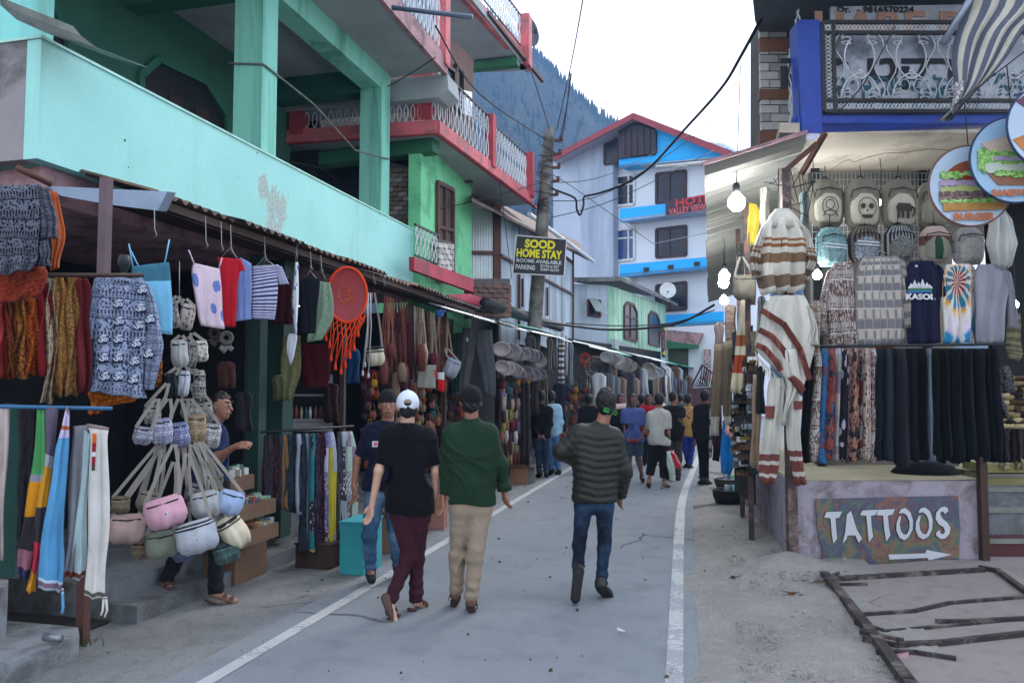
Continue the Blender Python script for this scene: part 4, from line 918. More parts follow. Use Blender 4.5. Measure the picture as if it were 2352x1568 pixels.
trou('patchwork trousers in grey, mustard, charcoal and red beside the blue ones',[(104,935,134,935),(100,1040,124,1050),(90,1130,114,1130),(78,1215,100,1215),(72,1290,88,1300),(62,1356,84,1358)],K('patchwork b','bands',[(0,'#c98a20'),(.15,'#b8304a'),(.33,'#37343a'),(.52,'#c58a28'),(.74,'#a0a6ae'),(.8,'#5f5468')]),ref=tr,off=.03)
trou('sky blue cotton trousers with patterned hem on the left rail',[(152,930,161,945),(140,990,159,990),(125,1040,157,1040),(113,1120,153,1130),(100,1210,148,1220),(92,1290,146,1300),(84,1350,140,1358)],K('sky blue cotton','bands',[(0,'#b9c6da'),(.02,'#8a6f84'),(.06,'#bcd4ea'),(.08,'#5a9ccc'),(.78,'#c0b8dc'),(.84,'#b05a34'),(.87,'#c4bcdc'),(.96,'#8c7a88')]),ref=tr,off=.07,strings=[(.008,(143,1350),(145,1395),(142,1408))])
trou('charcoal grey trousers between the blue and the pale teal ones',[(168,978,202,975),(162,1050,197,1050),(154,1200,184,1220),(146,1325,170,1320)],K('charcoal grey','bands',[(0,'#7a3a38'),(.06,'#7b7c84')]),ref=tr,off=.03)
trou('pale teal trousers with rust hem beside the white ones',[(193,985,212,1000),(188,1060,207,1060),(178,1150,202,1150),(168,1250,198,1250),(162,1332,194,1325)],K('pale teal','bands',[(0,'#b9c4c6'),(.02,'#7a3c30'),(.07,'#a9bfc4')]),ref=tr,off=.05)
trou('long off-white trousers with draw strings, rightmost on the left rail',[(198,972,250,982),(207,1010,248,1010),(205,1100,250,1100),(201,1200,250,1220),(198,1300,245,1300),(196,1366,240,1375)],K('off white cotton','bands',[(0,'#d6d4d0'),(.015,'#6a6258'),(.05,'#d2d0cc'),(.92,'#7a6e6a')]),ref=tr,off=.09,strings=[(.007,(238,1370),(236,1400),(232,1412)),(.007,(243,1370),(246,1400),(240,1416))])
gar('embroidered_strip','narrow embroidered strip pinned down the front of the off-white trousers','trim',tr,[[(212,995,222,995),(210,1080,218,1080)]],K('embroidery strip','bands',[(0,'#4a4640'),(.2,'#8a2430'),(.4,'#c9ccd0'),(.5,'#8a2430'),(.7,'#c9602c')]),.004,0,off=.15)
mb=MB();mb.tube([tr.w(-40,932,.03),tr.w(258,938,.03)],.012,8);mb.build('hanging_rail',mat('blue rail','#2c5f86',.5,.2,3,0),None,True,tuple(tr.w(100,935)),label='blue rail carrying the long trousers at the lower left',category='rail')
# trouser rack in the middle of the left side
mr=Pl(AX(610,990,-4.05),62);mr=Pl(AX(610,990,-4.0),math.degrees(math.atan2((AX(800,990,-3.55)-AX(610,990,-4.0)).y,(AX(800,990,-3.55)-AX(610,990,-4.0)).x)))
cols=[('#2a2226','#3a3034'),('#2c2a34','#3c3a48'),('#5a2a30','#2a1a20'),('#26303c','#34404c'),('#8a6a4a','#6a4a34'),('#1d2830','#2a3a44'),('#16222c','#22303c'),('#aab4c4','#46505c'),('#1a242e','#2c3844'),('#8c9cb4','#3c4858'),('#2a6a6c','#b04a5a'),('#4c4458','#2c2838'),('#6a2a34','#2a1a20'),('#8f9ac4','#4c5484'),('#c4b43a','#a8acc8'),('#2f3038','#4c4c58'),('#9aa4ac','#3a3c40'),('#a09098','#4a5a4c')]
desc=['dark brown','charcoal patterned','wine and black','slate grey','tan striped','dark teal','midnight blue','grey white edged','blue black','pale blue edged','teal and pink patchwork','plum','burgundy','lilac printed','yellow topped pale print','dark grey patch','silver grey printed','large pale patchwork']
for i in range(18):
 x=606+i*10.8+(6 if i>14 else 0);yb=1158+i*3 if i<8 else 1262+(i%3)*5;y0=1000-i*.6;w_=13 if i<16 else 26
 m_=K('mid rack %d'%i,'patch' if i in(10,13,14,16,17)else('vstripes' if i in(7,9,4)else 'print'),cols[i]if i not in(10,17,13)else{10:('#2a8a8c','#c8b870','#b04a5a','#2c2f3a'),17:('#a8bcb4','#8a7a88','#2c3038','#6a5a54','#8c8f98'),13:('#9aa4d0','#c0c4dc','#6a6a9c','#3a3a4c')}[i],2,6,seed=i)
 trou(desc[i]+' trousers, number %s from the left on the packed middle rack'%['one','two','three','four','five','six','seven','eight','nine','ten','eleven','twelve','thirteen','fourteen','fifteen','sixteen','seventeen','eighteen'][i],[(x,y0,x+w_*.5,y0),(x-3,y0+60,x+w_,y0+60),(x-5,(y0+yb)/2+20,x+w_,(y0+yb)/2+20),(x-6,yb-20,x+w_-1,yb-20),(x-1,yb,x+w_-6,yb)],m_,off=(i%3)*.02,ref=mr,th=.03)
mb=MB();mb.tube([mr.w(598,992),mr.w(812,978)],.012,8);mb.build('hanging_rail',BLACKM,None,True,tuple(mr.w(700,985)),label='black rail carrying the packed rack of dark trousers',category='rail')
# trinket tables
tt=thing('trinket_table','tiered wooden trinket counter between the bags and the trouser rack','table',tuple(G(640,1300)))
TBR=mat('raw brown board','#6a5240',.85,.3,3,.3,40)
T1=AX(560,1150,-3.95)
for z,x0,x1,ya,yb in((.92,-4.2,-4.02,5.8,6.35),(.70,-4.18,-3.86,5.8,6.45),(.50,-4.14,-3.8,5.85,6.4)):
 mb=MB();mb.box(((x0+x1)/2,(ya+yb)/2,z),(x1-x0,yb-ya,.03));mb.build('shelf',TBR,tt)
 mb=MB();mb.box((x1+.006,(ya+yb)/2,z-.05),(.012,yb-ya,.12));mb.build('front_board',TBR,tt)
for y in(5.75,6.5):
 mb=MB();mb.box((-4.14,y*.6+2.45,.34),(.05,.05,.66));mb.build('leg',TBR,tt)
TC=[mat('trinket '+c,c,.5,.2,8,0)for c in('#c4c4c2','#8a4438','#8f7a48','#4c6a5a','#3c5680','#8a8f96','#5a4438','#a89c8a','#7ca08c','#7a4a5a')]
TN=['white','red','gold','green','blue','silver','brown','cream','mint','magenta']
r9=random.Random(11);cnt=0
tk=[MB().box((0,0,.5),(1,1,1)).mesh('trinket')for _ in range(1)][0];tk.materials.append(TC[0])
for z,x0,x1,ya,yb,n,kind in((.935,-4.18,-4.03,5.83,6.32,18,0),(.715,-4.15,-3.88,5.84,6.42,60,1),(.515,-4.1,-3.82,5.88,6.37,55,1)):
 for i in range(n):
  k_=r9.randrange(10)if kind else r9.choice((0,0,7,3,8));s_=(r9.uniform(.02,.06),r9.uniform(.03,.09),r9.uniform(.01,.05)if kind else r9.uniform(.05,.1))
  o=ln(tk,'trinket',None,None,(r9.uniform(x0,x1),r9.uniform(ya,yb),z),r9.uniform(-.6,.6));o.scale=s_;swapmat(o,0,TC[k_])
  tag(o,TN[k_]+' souvenir trinket, %s of the pieces lying on the %s counter tier'%(ordn[i%32]if i<32 else 'later '+ordn[i-32],{.935:'top',.715:'middle',.515:'bottom'}[z]),'trinket','trinkets on the tiered counter')
for lb,pts,m_,d_ in(('teal cloth covered box at the kerb beside the trouser rack',(812,1326,1208),mat('teal cloth cover','#2f8f96',.8,.2,2,.2),(.24,.4)),('dark brown crate under the trouser rack',(736,1316,1262),mat('dark crate wood','#3a2c24',.85,.3,3,.3,40),(.36,.4)),('brown cardboard box on the pavement by the black doorway',(500,1345,1262),TBR,(.4,.5))):
 p=G(pts[0],pts[1]);h_=(pts[1]-pts[2])*(p-CP).dot(FW)/FL
 t=thing('covered_box' if 'cloth' in lb else 'crate',lb,'box',(p.x-.05-(.12 if 'crate' in lb else .02),p.y+(.36 if 'crate' in lb else .3),0));mb=MB();mb.box((0,0,h_/2),(d_[0],d_[1],h_));ln(mb.mesh('body'),'body',m_,t,world=False)
 mb=MB();mb.box((0,0,h_+.008),(d_[0]+.02,d_[1]+.02,.016));ln(mb.mesh('lid'),'lid',m_,t,world=False)
sh=thing('display_shelf','grey two-level display shelf with bottles deep in the stall','shelf',tuple(AX(705,985,-4.5)))
sp_=fa(705,985,-4.45)
for y in(905,962):
 mb=MB();slabpoly(mb,[(657,y),(757,y),(757,y+5),(657,y+5)],sp_,.12,.25);mb.build('board',mat('dusty grey board','#7c7a80',.8,.2,3,.1),sh)
mb=MB();slabpoly(mb,[(657,968),(757,968),(757,990),(657,990)],sp_,.1,.05);mb.build('front_board',MATS['dusty grey board'],sh)
mb=MB();slabpoly(mb,[(752,860),(764,860),(764,1000),(752,1000)],sp_,.1,.3);mb.build('side_board',MATS['dusty grey board'],sh)
for i,x in enumerate((668,680,692,703,712,724,736,745)):
 mb=MB();c=sp_.w(x,961,.05);s_=.9+.4*r9.random();mb.lathe((0,0,0),[(.016*s_,0),(.017*s_,.09*s_),(.008,.11*s_),(.007,.13*s_),(0,.131*s_)],10)
 ln(mb.mesh('bottle',True),'bottle',TC[(5,1,7,4,0,9,6,4)[i]],None,tuple(c));tag(bpy.data.objects[bpy.data.objects.keys()[0]]if False else COL.objects[-1],TN[(5,1,7,4,0,9,6,4)[i]]+' bottle on the grey display shelf, '+['first','second','third','fourth','fifth','sixth','seventh','last'][i]+' from the dark door post','bottle','bottles on the display shelf')
 # straps, purses and leather goods hung along the next stall
bag('round cream drum bag with black lid band hanging right of the orange hoop',fa(862,817,-3.7),(862,817),42,46,K('cream drum','bands',[(0,'#c0b8a4'),(.66,'#2a2826'),(.74,'#c0b8a4'),(.82,'#2a2826')]),.05,-.1,[(857,672)],sm=K('grey webbing','plain',('#8f8a84',)))
pr=fa(840,680,-3.72)
for i,(x0,x1,yb)in enumerate(((846,833,850),(842,838,830),(850,846,855))):
 mb=MB();mb.tube([pr.w(x0,672),pr.w((x0+x1)/2+4,750),pr.w(x1,yb)],.007,5);mb.lathe(pr.w(x1,yb),[(.005,.0),(.014,-.02),(.016,-.06),(0,-.062)],7)
 mb.build('macrame_cord',K('white cord','plain',('#b9bcc0',)),None,True,tuple(pr.w(x0,672)),label='white macrame cord with tassel, %s of three beside the orange hoop'%('left','middle','right')[i],category='cord',kind=None)
LEA=[K('leather '+c,'plain',(c,))for c in('#4a2c26','#6a3a34','#7c6a5a','#9c9184','#2f2326','#5a2430','#8a5a4a')]
LN=['dark brown','reddish brown','khaki','pale beige','black','wine red','light brown']
r8=random.Random(21)
for i in range(26):
 x=884+i*6.2;k_=r8.randrange(7);y1=r8.uniform(790,880);y0=672+(x-884)*.36+6;pl=fa(x,760,-3.75-.25*r8.random());dx=r8.uniform(-8,8)
 t=thing('strap_bag','%s long strapped bag, %s from the left in the dense row'%(LN[k_],ordn[i]),'bag',tuple(pl.w(x,y0)),pl.a,'strap bags in the dense row')
 Rm=Matrix.Rotation(-pl.a,3,'Z');lo=lambda p:Rm@(p-pl.w(x,y0))
 mb=MB();a,b,c_=lo(pl.w(x,y0)),lo(pl.w(x+dx-6,y1)),lo(pl.w(x+dx+6,y1));mb.bar(a,b,.02,.005,up=(0,1,0));mb.bar(a+V((0,.01,0)),c_+V((0,.01,0)),.02,.005,up=(0,1,0));o=ln(mb.mesh('strap'),'strap',LEA[k_],t,world=False)
 mb=MB();h_=r8.uniform(30,60);mb.ftube([(b+V((-.0,0,.01)),c_+V((.0,0,.01)),.015),(lo(pl.w(x+dx-11,y1+h_*.4)),lo(pl.w(x+dx+11,y1+h_*.4)),.035),(lo(pl.w(x+dx-9,y1+h_)),lo(pl.w(x+dx+9,y1+h_)),.02)],6);ln(mb.mesh('pouch',True),'pouch',LEA[(k_+i)%7],t,world=False)
gar('folded_bag','grey canvas tote with small red print in the dense row','bag',fa(985,855,-3.72),[[(956,838,1002,838),(955,890,1000,892)]],K('grey tote','block',('#8f9088','#a84a40'),2,2),.02,.006)
gar('red_bag','bright red and white pouch hanging low beside the grey tote','bag',fa(1015,880,-3.7),[[(1003,855,1020,855),(1003,895,1020,900)]],K('red white','bands',[(0,'#c41c24'),(.6,'#c8ccd0')]),.02,.004)
bag('grey cap shaped bag with red lining beside the grey trousers',fa(1037,845,-3.65),(1037,845),36,44,K('grey felt','plain',('#8d94a0',)),.05,.4,[(1025,800)])
for lb,c,w_,h_,c1,c2,k in(('sand coloured canvas bag tucked behind the rose bag',(340,1150),54,50,'#8c8478','#8c8478','plain'),('dark zigzag bag between the rose and the silver bags',(446,1130),44,44,'#24262e','#8a8a90','bandprint'),('small olive bag hanging high behind the silver bag',(492,1110),40,44,'#5c5c48','#5c5c48','plain'),('striped brown bag under the tan brown one',(322,1262),44,46,'#4a3c34','#8a7a68','bandprint'),('pale grey bag half hidden under the pale blue bag',(505,1192),54,50,'#8f9094','#8f9094','plain'),('deep blue woven bag low behind the grey striped bag',(420,1268),50,44,'#27304e','#6a6f8c','bandprint')):
 bag(lb,facing(bp.w(*c)+V((-.08,.1,0))),c,w_,h_,FB(lb[:16],c1,c2,k),.05,rnd.uniform(-.25,.25),[(c[0]*.5+205,1015)])
for lb,c,w_,h_,c1 in(('black patterned bag high behind the navy bags',(350,952),40,50,'#22242c'),('brown zigzag bag high above the orange woven one',(436,938),42,50,'#4a4038'),('grey zigzag bag high at the right end of the tier',(470,948),38,54,'#55565c')):
 bag(lb,fa(c[0],c[1],-3.74),c,w_,h_,FB(lb[:14],c1,'#a8a6a0','bandprint'),.045,rnd.uniform(-.3,.3),[(c[0]*.5+210,880)],name='woven_bag')
def tags_(t,pl,lo,off):
 for x,y in((1049,782),(1073,779)):
  mb=MB();mb.box(lo(pl.w(x,y,off+.03)),(.035,.004,.06));ln(mb.mesh('price_tag'),'price_tag',WPAINT,t,world=False)
 mb=MB();mb.box(lo(pl.w(1064,796,off+.035)),(.03,.003,.014));ln(mb.mesh('red_mark'),'red_mark',RL,t,world=False)
gar('trousers','pair of long grey trousers with white price tags spread on a wire hanger','trousers',fa(1095,756,-3.62),[[(1062,752,1098,757),(1059,790,1092,800),(1052,830,1086,830),(1043,870,1079,870),(1037,907,1073,905)],[(1092,757,1129,757),(1090,798,1133,800),(1097,830,1136,830),(1104,870,1138,870),(1111,905,1138,912)]],K('grey drill','plain',('#4c4f54',)),.03,.012,hook=(1100,738),extra=tags_)
gar('jeans','dark green trousers tucked behind the long grey pair','trousers',fa(1050,760,-3.8),[[(1040,765,1062,762),(1036,830,1060,830),(1036,900,1056,900)]],K('dark green drill','plain',('#1e2f2a',)),.02)
gar('scarf','blue scarf thrown over a hanger above the dense row','scarf',fa(1015,715,-3.72),[[(1000,712,1024,712),(1004,728,1016,728)]],K('blue scarf','plain',('#3c5f9a',)),.02)
# farther stalls: caps, shoes, dream catchers, clothes
def cap_mesh():
 mb=MB();mb.lathe((0,0,0),[(.085,-.004),(.13,-.03),(.165,-.045),(.168,-.038),(.13,-.018),(.1,.004),(.098,.05),(.085,.085),(.05,.1),(.0,.102)],16,sy=.86);return mb.mesh('hung_cap',True)
capm=cap_mesh();capm.transform(Matrix.Rotation(R(-62),4,'X'));capm.materials.append(LEA[3])
CAPC=[K('cap '+c,'plain',(c,))for c in('#a09aa4','#8f8d92','#b4acb0','#7c7884','#a8a49c')];CAPN=['lilac grey','mid grey','pale pinkish','slate','sand grey']
def row_of(me,base,n,pts,names_,mats_,text_,cat,group,s0=1.0,s1=1.0,jit=.03,rz=None,X=-3.3):
 for i in range(n):
  t=i/max(1,n-1);x=pts[0][0]+(pts[1][0]-pts[0][0])*t;y=pts[0][1]+(pts[1][1]-pts[0][1])*t
  p=AX(x,y,X)if not isinstance(X,tuple)else AY(x,y,X[0]+(X[1]-X[0])*t);k_=r8.randrange(len(mats_))
  o=ln(me,base,None,None,tuple(p+V((r8.uniform(-jit,jit),r8.uniform(-jit,jit),r8.uniform(-jit,jit)))),(rz if rz is not None else math.atan2(-p.x,p.y)+r8.uniform(-.5,.5)))
  s_=s0+(s1-s0)*t;o.scale=(s_*r8.uniform(.9,1.1),)*3;swapmat(o,0,mats_[k_]);tag(o,text_.format(names_[k_])+', %s along'%ordn[i],cat,group)
row_of(capm,'soft_hat',9,((1148,800),(1232,818)),CAPN,CAPC,'{} soft hat in the upper hat row past the grey trousers','hat','hats in the upper row',.88,.92)
row_of(capm,'soft_hat',8,((1150,842),(1225,858)),CAPN,CAPC,'{} soft hat in the lower hat row past the grey trousers','hat','hats in the lower row',.85,.88)
row_of(capm,'soft_hat',2,((1240,830),(1240,858)),CAPN[1:2],CAPC[1:2],'{} round hat hanging singly right of the hat rows','hat','single round hats',.9,.9,.0)
def shoe_mesh():
 mb=MB();mb.ftube([(V((-.04,0,.12)),V((.04,0,.12)),.03),(V((-.045,-.02,.0)),V((.045,-.02,.0)),.035),(V((-.035,-.0,-.12)),V((.035,0,-.12)),.02)],6);return mb.mesh('hung_slipper',True)
shm=shoe_mesh();shm.materials.append(LEA[0])
SHC=LEA+CAPC[:3]+[K('shoe lilac','plain',('#8f86a8',)),K('shoe blue','plain',('#4c5f86',)),K('shoe olive','plain',('#7c7a3c',))];SHN=LN+CAPN[:3]+['lilac','blue','olive']
for j,y in enumerate((900,925,950,978,1005,1030,1055)):
 row_of(shm,'hung_slipper',9,((1150+j*2,y),(1222,y+3)),SHN,SHC,'{} slipper in row %s of the shoe wall'%['one','two','three','four','five','six','seven'][j],'slipper','slippers on the shoe wall row '+str(j+1),.9,.9,.04,X=-3.48)
def garr(i,x0,x1,y0,y1,m_,lb,X=-3.3,Y=None,cat='garment'):
 pl=fa(x0,y0,X)if Y is None else facing(AY(x0,y0,Y));w_=x1-x0
 gar('hung_garment',lb,cat,pl,[[(x0+w_*.3,y0,x1-w_*.3,y0),(x0,y0+8,x1,y0+8),(x0+w_*.05,(y0+y1)/2,x1-w_*.05,(y0+y1)/2),(x0,y1,x1,y1)]],m_,.03,.017,1.8,8,8)
TB=K('tan white stripe','stripes',('#c8ccd0','#4a4040','#c8ccd0','#6a5450'),6)
for i,(a,b,c_,d_,m_,lb)in enumerate(((1255,1268,772,860,K('khaki cloth','plain',('#6c665c',)),'khaki trousers hanging above the man in the black jumper'),(1266,1280,768,850,K('grey cloth','plain',('#5c6068',)),'dark grey trousers right of the khaki ones'),(1281,1296,775,880,TB,'white poncho with brown bands under the bright tin awning'),(1296,1304,770,862,K('pale cloth','plain',('#a9b0bc',)),'pale grey shirt hung edge on beside the banded poncho'),(1306,1316,788,885,K('off grey cloth','plain',('#8a8f98',)),'light grey shirt before the gap between the stalls'),(1244,1258,860,960,K('olive cloth','plain',('#4c4a3a',)),'olive coat hanging over the shoe wall'),(1270,1300,880,990,K('dark blue cloth','plain',('#1f2632',)),'dark blue coat hanging behind the man in light blue'))):
 garr(i,a,b,c_,d_,m_,lb)
def ring(label,c,r,cm,X=-3.62,feather='#8c8478',nf=5):
 pl=fa(c[0],c[1],X);o=pl.w(*c);s_=(pl.w(c[0]+1,c[1])-o).length;r*=s_
 t=thing('dream_catcher',label,'dream catcher',tuple(o),pl.a);mb=MB();mb.tube([V((r*math.cos(a*.35),0,r*math.sin(a*.35)))for a in range(18)],.012,5,closed=True);ln(mb.mesh('hoop',True),'hoop',cm,t,world=False)
 mb=MB()
 for k in range(9):
  a,b=k*.7,(k+3)*.7;mb.bar(V((r*math.cos(a),0,r*math.sin(a))),V((r*math.cos(b),0,r*math.sin(b))),.006)
 o=ln(mb.mesh('web'),'web',cm,t,world=False);o['kind']='stuff'
 for k in range(nf):
  x=(k/(nf-1)-.5)*1.5*r if nf>1 else 0;mb=MB();z=-math.sqrt(max(0,r*r-x*x));L_=r*r8.uniform(.8,1.7);mb.tube([V((x,0,z)),V((x,0,z-L_*.5))],.004,4);mb.ftube([(V((x-.006,0,z-L_*.45)),V((x+.006,0,z-L_*.45)),.006),(V((x-.028,0,z-L_*.75)),V((x+.028,0,z-L_*.75)),.008),(V((x-.005,0,z-L_*1.1)),V((x+.005,0,z-L_*1.1)),.005)],5);ln(mb.mesh('feather',True),'feather',K('feather '+feather,'plain',(feather,)),t,world=False)
ring('brown round dream catcher with pale discs over the gap between stalls',(1352,848),29,K('brown yarn','plain',('#5a3f38',)),-3.4,'#4c3a34')
ring('cream hoop hanging with long fringe behind the brown dream catcher',(1366,842),24,K('cream yarn','plain',('#b0a48c',)),-3.5,'#b4aa94',7)
ring('red and orange hoop at the top beside the brown dream catcher',(1343,822),11,K('red yarn','plain',('#c03a30',)),-3.45,'#7a3028')
ring('pale dream catcher deep in the shade below the pink camisole',(520,775),14,K('pale yarn','plain',('#7c7a76',)),-4.3,'#8a8a86')
ring('dark dream catcher beside the pale one in the stall shade',(492,765),12,K('dark yarn','plain',('#3a3230',)),-4.3,'#4a3a36')
FR=(18.5,26.0)
row_of(capm,'soft_hat',12,((1395,822),(1448,838)),['white','pale grey','sand'],[K('white felt','plain',('#b9bcc0',)),CAPC[1],CAPC[4]],'{} hat in the far row under the patchy awning','hat','hats in the far row',1.0,1.1,.06,X=(19,22))
row_of(capm,'soft_hat',3,((1488,850),(1506,856)),['white','cream'],[K('white felt','plain',('#b9bcc0',)),CAPC[4]],'{} bag shaped hat bunch at the far stall corner','hat','hats at the far corner',1.25,1.25,.08,X=(24,25))
GC=[('#8f969e','pale grey'),('#3c3a40','charcoal'),('#6c7076','mid grey'),('#b4b8bc','off-white'),('#5a4440','brown'),('#4a5468','slate blue'),('#7a6a60','taupe'),('#2a2c34','black')]
gm=[]
for c_,n_ in GC:gm.append(K('far '+c_,'plain',(c_,)))
gb_=MB();gb_.ftube([(V((-.06,0,.45)),V((.06,0,.45)),.03),(V((-.17,0,.36)),V((.17,0,.36)),.04),(V((-.15,0,0)),V((.15,0,0)),.04),(V((-.18,0,-.42)),V((.18,0,-.42)),.03)],6,.02,2);gme=gb_.mesh('hung_garment',True);gme.materials.append(gm[0])
for j,(a,b,n,X_)in enumerate((((1392,870),(1450,872),9,(20,23)),((1455,880),(1560,880),14,(23,29)),((1380,900),(1460,905),8,(19,22)),((1500,895),(1590,900),10,(25,31)))):
 row_of(gme,'hung_garment',n,(a,b),[n_ for _,n_ in GC],gm,'{} garment in far row %s behind the crowd'%['one','two','three','four'][j],'garment','garments in far row '+str(j+1),1.0,1.2,.08,X=X_)
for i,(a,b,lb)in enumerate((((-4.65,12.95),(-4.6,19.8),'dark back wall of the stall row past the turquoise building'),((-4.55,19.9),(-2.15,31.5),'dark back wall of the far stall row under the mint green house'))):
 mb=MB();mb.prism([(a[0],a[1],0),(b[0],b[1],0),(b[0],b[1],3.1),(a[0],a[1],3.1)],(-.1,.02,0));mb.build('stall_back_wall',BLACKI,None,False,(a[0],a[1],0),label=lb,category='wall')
def carton(px,py,w_,d_,h_,m_,label,rz=.2):
 p=G(px,py);t=thing('carton',label,'box',(p.x,p.y+d_/2,0),rz);mb=MB();mb.box((0,0,h_/2),(w_,d_,h_));ln(mb.mesh('body'),'body',m_,t,world=False)
 for sg in(-1,1):
  mb=MB();mb.prism([(-w_/2,sg*d_/2,h_),(w_/2,sg*d_/2,h_),(w_/2,sg*d_*.75,h_+.07),(-w_/2,sg*d_*.75,h_+.07)],(0,0,.005));ln(mb.mesh('flap'),'flap',m_,t,world=False)
CARD=mat('brown cardboard','#7a5c48',.9,.2,4,.2,30);CARD2=mat('worn pinkish cardboard','#8a6258',.9,.3,4,.2,30)
carton(1178,1112,.42,.35,.28,CARD,'brown carton on the kerb behind the green jacket')
carton(1172,1100,.4,.3,.52,CARD2,'taller printed carton behind the brown one on the kerb')
carton(1205,1108,.3,.3,.22,mat('grey rubble sack','#6c6a66',.9,.3,4,.3,20),'low grey carton right of the brown one')
carton(905,1270,.34,.3,.36,CARD,'brown carton on the kerb behind the man in navy')
carton(985,1215,.3,.3,.3,CARD2,'pinkish carton half hidden behind the man in the black tee')
sb=[(0,.02,.0),(.14,.16,.04),(.2,.2,.14),(.17,.18,.24),(.06,.06,.3),(.03,.03,.34)]
mb=MB();mb.lathe((0,0,0),[(a,c_)for a,b,c_ in sb],12);p=G(1300,1058);t_o=ln(mb.mesh('carrier_bag',True),'carrier_bag',mat('rust red plastic','#a03a2a',.4,.4,8,.3,12),None,(p.x,p.y,0));tag(t_o,'rust red carrier bag standing at the foot of the far stall','bag');t_o.scale=(1.3,1.3,1.5)
sm1=MB();sm1.ftube([(V((-.04,0,.06)),V((.04,0,.06)),.02),(V((-.06,0,0)),V((.06,0,0)),.035),(V((-.045,0,-.07)),V((.045,0,-.07)),.02)],6);sm1.tube([(-.04,0,.05),(-.02,0,.16),(.02,0,.16),(.04,0,.05)],.006,4);smm=sm1.mesh('leather_purse',True);smm.materials.append(LEA[0])
LS=LEA[:3]+LEA[4:]+[K('ochre leather','plain',('#9a7a2c',)),K('rust leather','plain',('#7a3a24',)),K('dull teal leather','plain',('#2c4a52',))];LSN=LN[:3]+LN[4:]+['ochre','rust','dull teal']
for j in range(9):
 row_of(smm,'leather_purse',17,((842,880+j*24),(1052,892+j*22)),LSN,LS,'{} purse in row %s under the strap bags'%ordn[j].replace('first','one').replace('second','two').replace('third','three').replace('fourth','four').replace('fifth','five').replace('sixth','six').replace('seventh','seven').replace('eighth','eight').replace('ninth','nine'),'purse','purses packed under the strap bags',.75,1.0,.06,X=-3.98)
for j in range(4):
 row_of(smm,'leather_purse',9,((1148,868+j*9),(1226,874+j*9)),LSN,LS,'{} purse below the soft hats, line %s'%('one','two','three','four')[j],'purse','purses below the soft hats',.85,.85,.05,X=-3.45)
for j in range(6):
 row_of(smm,'leather_purse',10,((1286,890+j*26),(1345,893+j*24)),LSN,LS,'{} trinket pouch in column rows by the dream catchers, line %s'%('one','two','three','four','five','six')[j],'pouch','pouches by the dream catchers',1.0,1.2,.08,X=-3.5)
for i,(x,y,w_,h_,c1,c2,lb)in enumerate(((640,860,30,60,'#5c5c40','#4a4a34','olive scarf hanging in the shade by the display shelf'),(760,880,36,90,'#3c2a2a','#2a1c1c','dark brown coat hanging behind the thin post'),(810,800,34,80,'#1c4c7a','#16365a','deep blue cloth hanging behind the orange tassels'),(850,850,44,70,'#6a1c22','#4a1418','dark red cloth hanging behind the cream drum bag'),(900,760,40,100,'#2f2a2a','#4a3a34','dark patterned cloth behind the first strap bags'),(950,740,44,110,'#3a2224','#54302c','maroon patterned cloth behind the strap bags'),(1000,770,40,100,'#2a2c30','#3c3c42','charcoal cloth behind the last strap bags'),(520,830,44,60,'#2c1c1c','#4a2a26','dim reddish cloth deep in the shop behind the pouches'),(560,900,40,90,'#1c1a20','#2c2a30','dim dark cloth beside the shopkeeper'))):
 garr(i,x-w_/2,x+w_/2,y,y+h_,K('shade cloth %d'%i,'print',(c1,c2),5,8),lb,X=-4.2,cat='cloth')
for i,(x,y,w_,h_,c1,lb)in enumerate(((1206,880,24,190,'#2a2726','long dark coat hanging over the right end of the shoe wall'),(1228,862,20,90,'#35302c','brown black gown hanging right of the long dark coat'),(1218,770,26,40,'#3c3a3a','dark folded shawl above the upper hat row'))):
 garr(i,x-w_/2,x+w_/2,y,y+h_,K('coat cloth %d'%i,'plain',(c1,)),lb,X=-3.42,cat='coat')
sbp=Pl(AX(1190,1000,-3.58),90);mb=MB();mb.prism(sbp.q([(1146,868),(1228,872),(1228,1082),(1146,1098)]),-sbp.n*.04);mb.build('shoe_board',BLACKI,None,False,tuple(sbp.w(1190,1090)),label='dark board behind the rows of slippers past the grey trousers',category='board')
# kiosk on the right
kA=G(1815,1290);KP=Pl(kA,14.5);kb=-KP.n
kd=KP.d
def kp(x,y,off=0):return KP.w(x,y,off)
LILAC=mat('lilac grey distemper','#948d99',.9,.12,1.6,.3,40,stain=('#6a6466',.26,3.2))
kiosk=thing('corner_kiosk','corner shop building with lilac plinth, royal blue balcony and cream soffit','building',(kA.x+1,kA.y+1.5,0))
B_=kp(2258,1288);Cc=V((.30,12.9,0));zt=kp(1815,1104).z
mb=MB();mb.prism([(kA.x,kA.y,-.05),(B_.x,B_.y,-.05),tuple(B_+kb*4)[:2]+(-.05,),tuple(Cc+kd*2.5)[:2]+(-.05,),(Cc.x,Cc.y,-.05)],(0,0,zt+.05));mb.build('plinth',LILAC,kiosk)
mb=MB();q0=kA+kb*.01+V((0,0,zt));mb.prism([q0+kd*.02,B_+V((0,0,zt))+kb*.03,B_+V((0,0,zt))+kb*3,V((Cc.x+1.5,Cc.y,zt)),V((Cc.x+.05,Cc.y,zt))],(0,0,.012));mb.build('plinth_top',mat('counter tinted by yellow light','#98917c',.8,.2,2,.2,40),kiosk)  # yellow light on the plinth top is mixed into its base colour
mb=MB();mb.prism([kA+kd*.0-kb*.015,kA+kd*.22-kb*.015,kA+kd*.22-kb*.015+V((0,0,zt)),kA-kb*.015+V((0,0,zt))],kb*.2);mb.build('corner_pier',LILAC,kiosk)
zs=kp(1850,305).z;D2=1.45
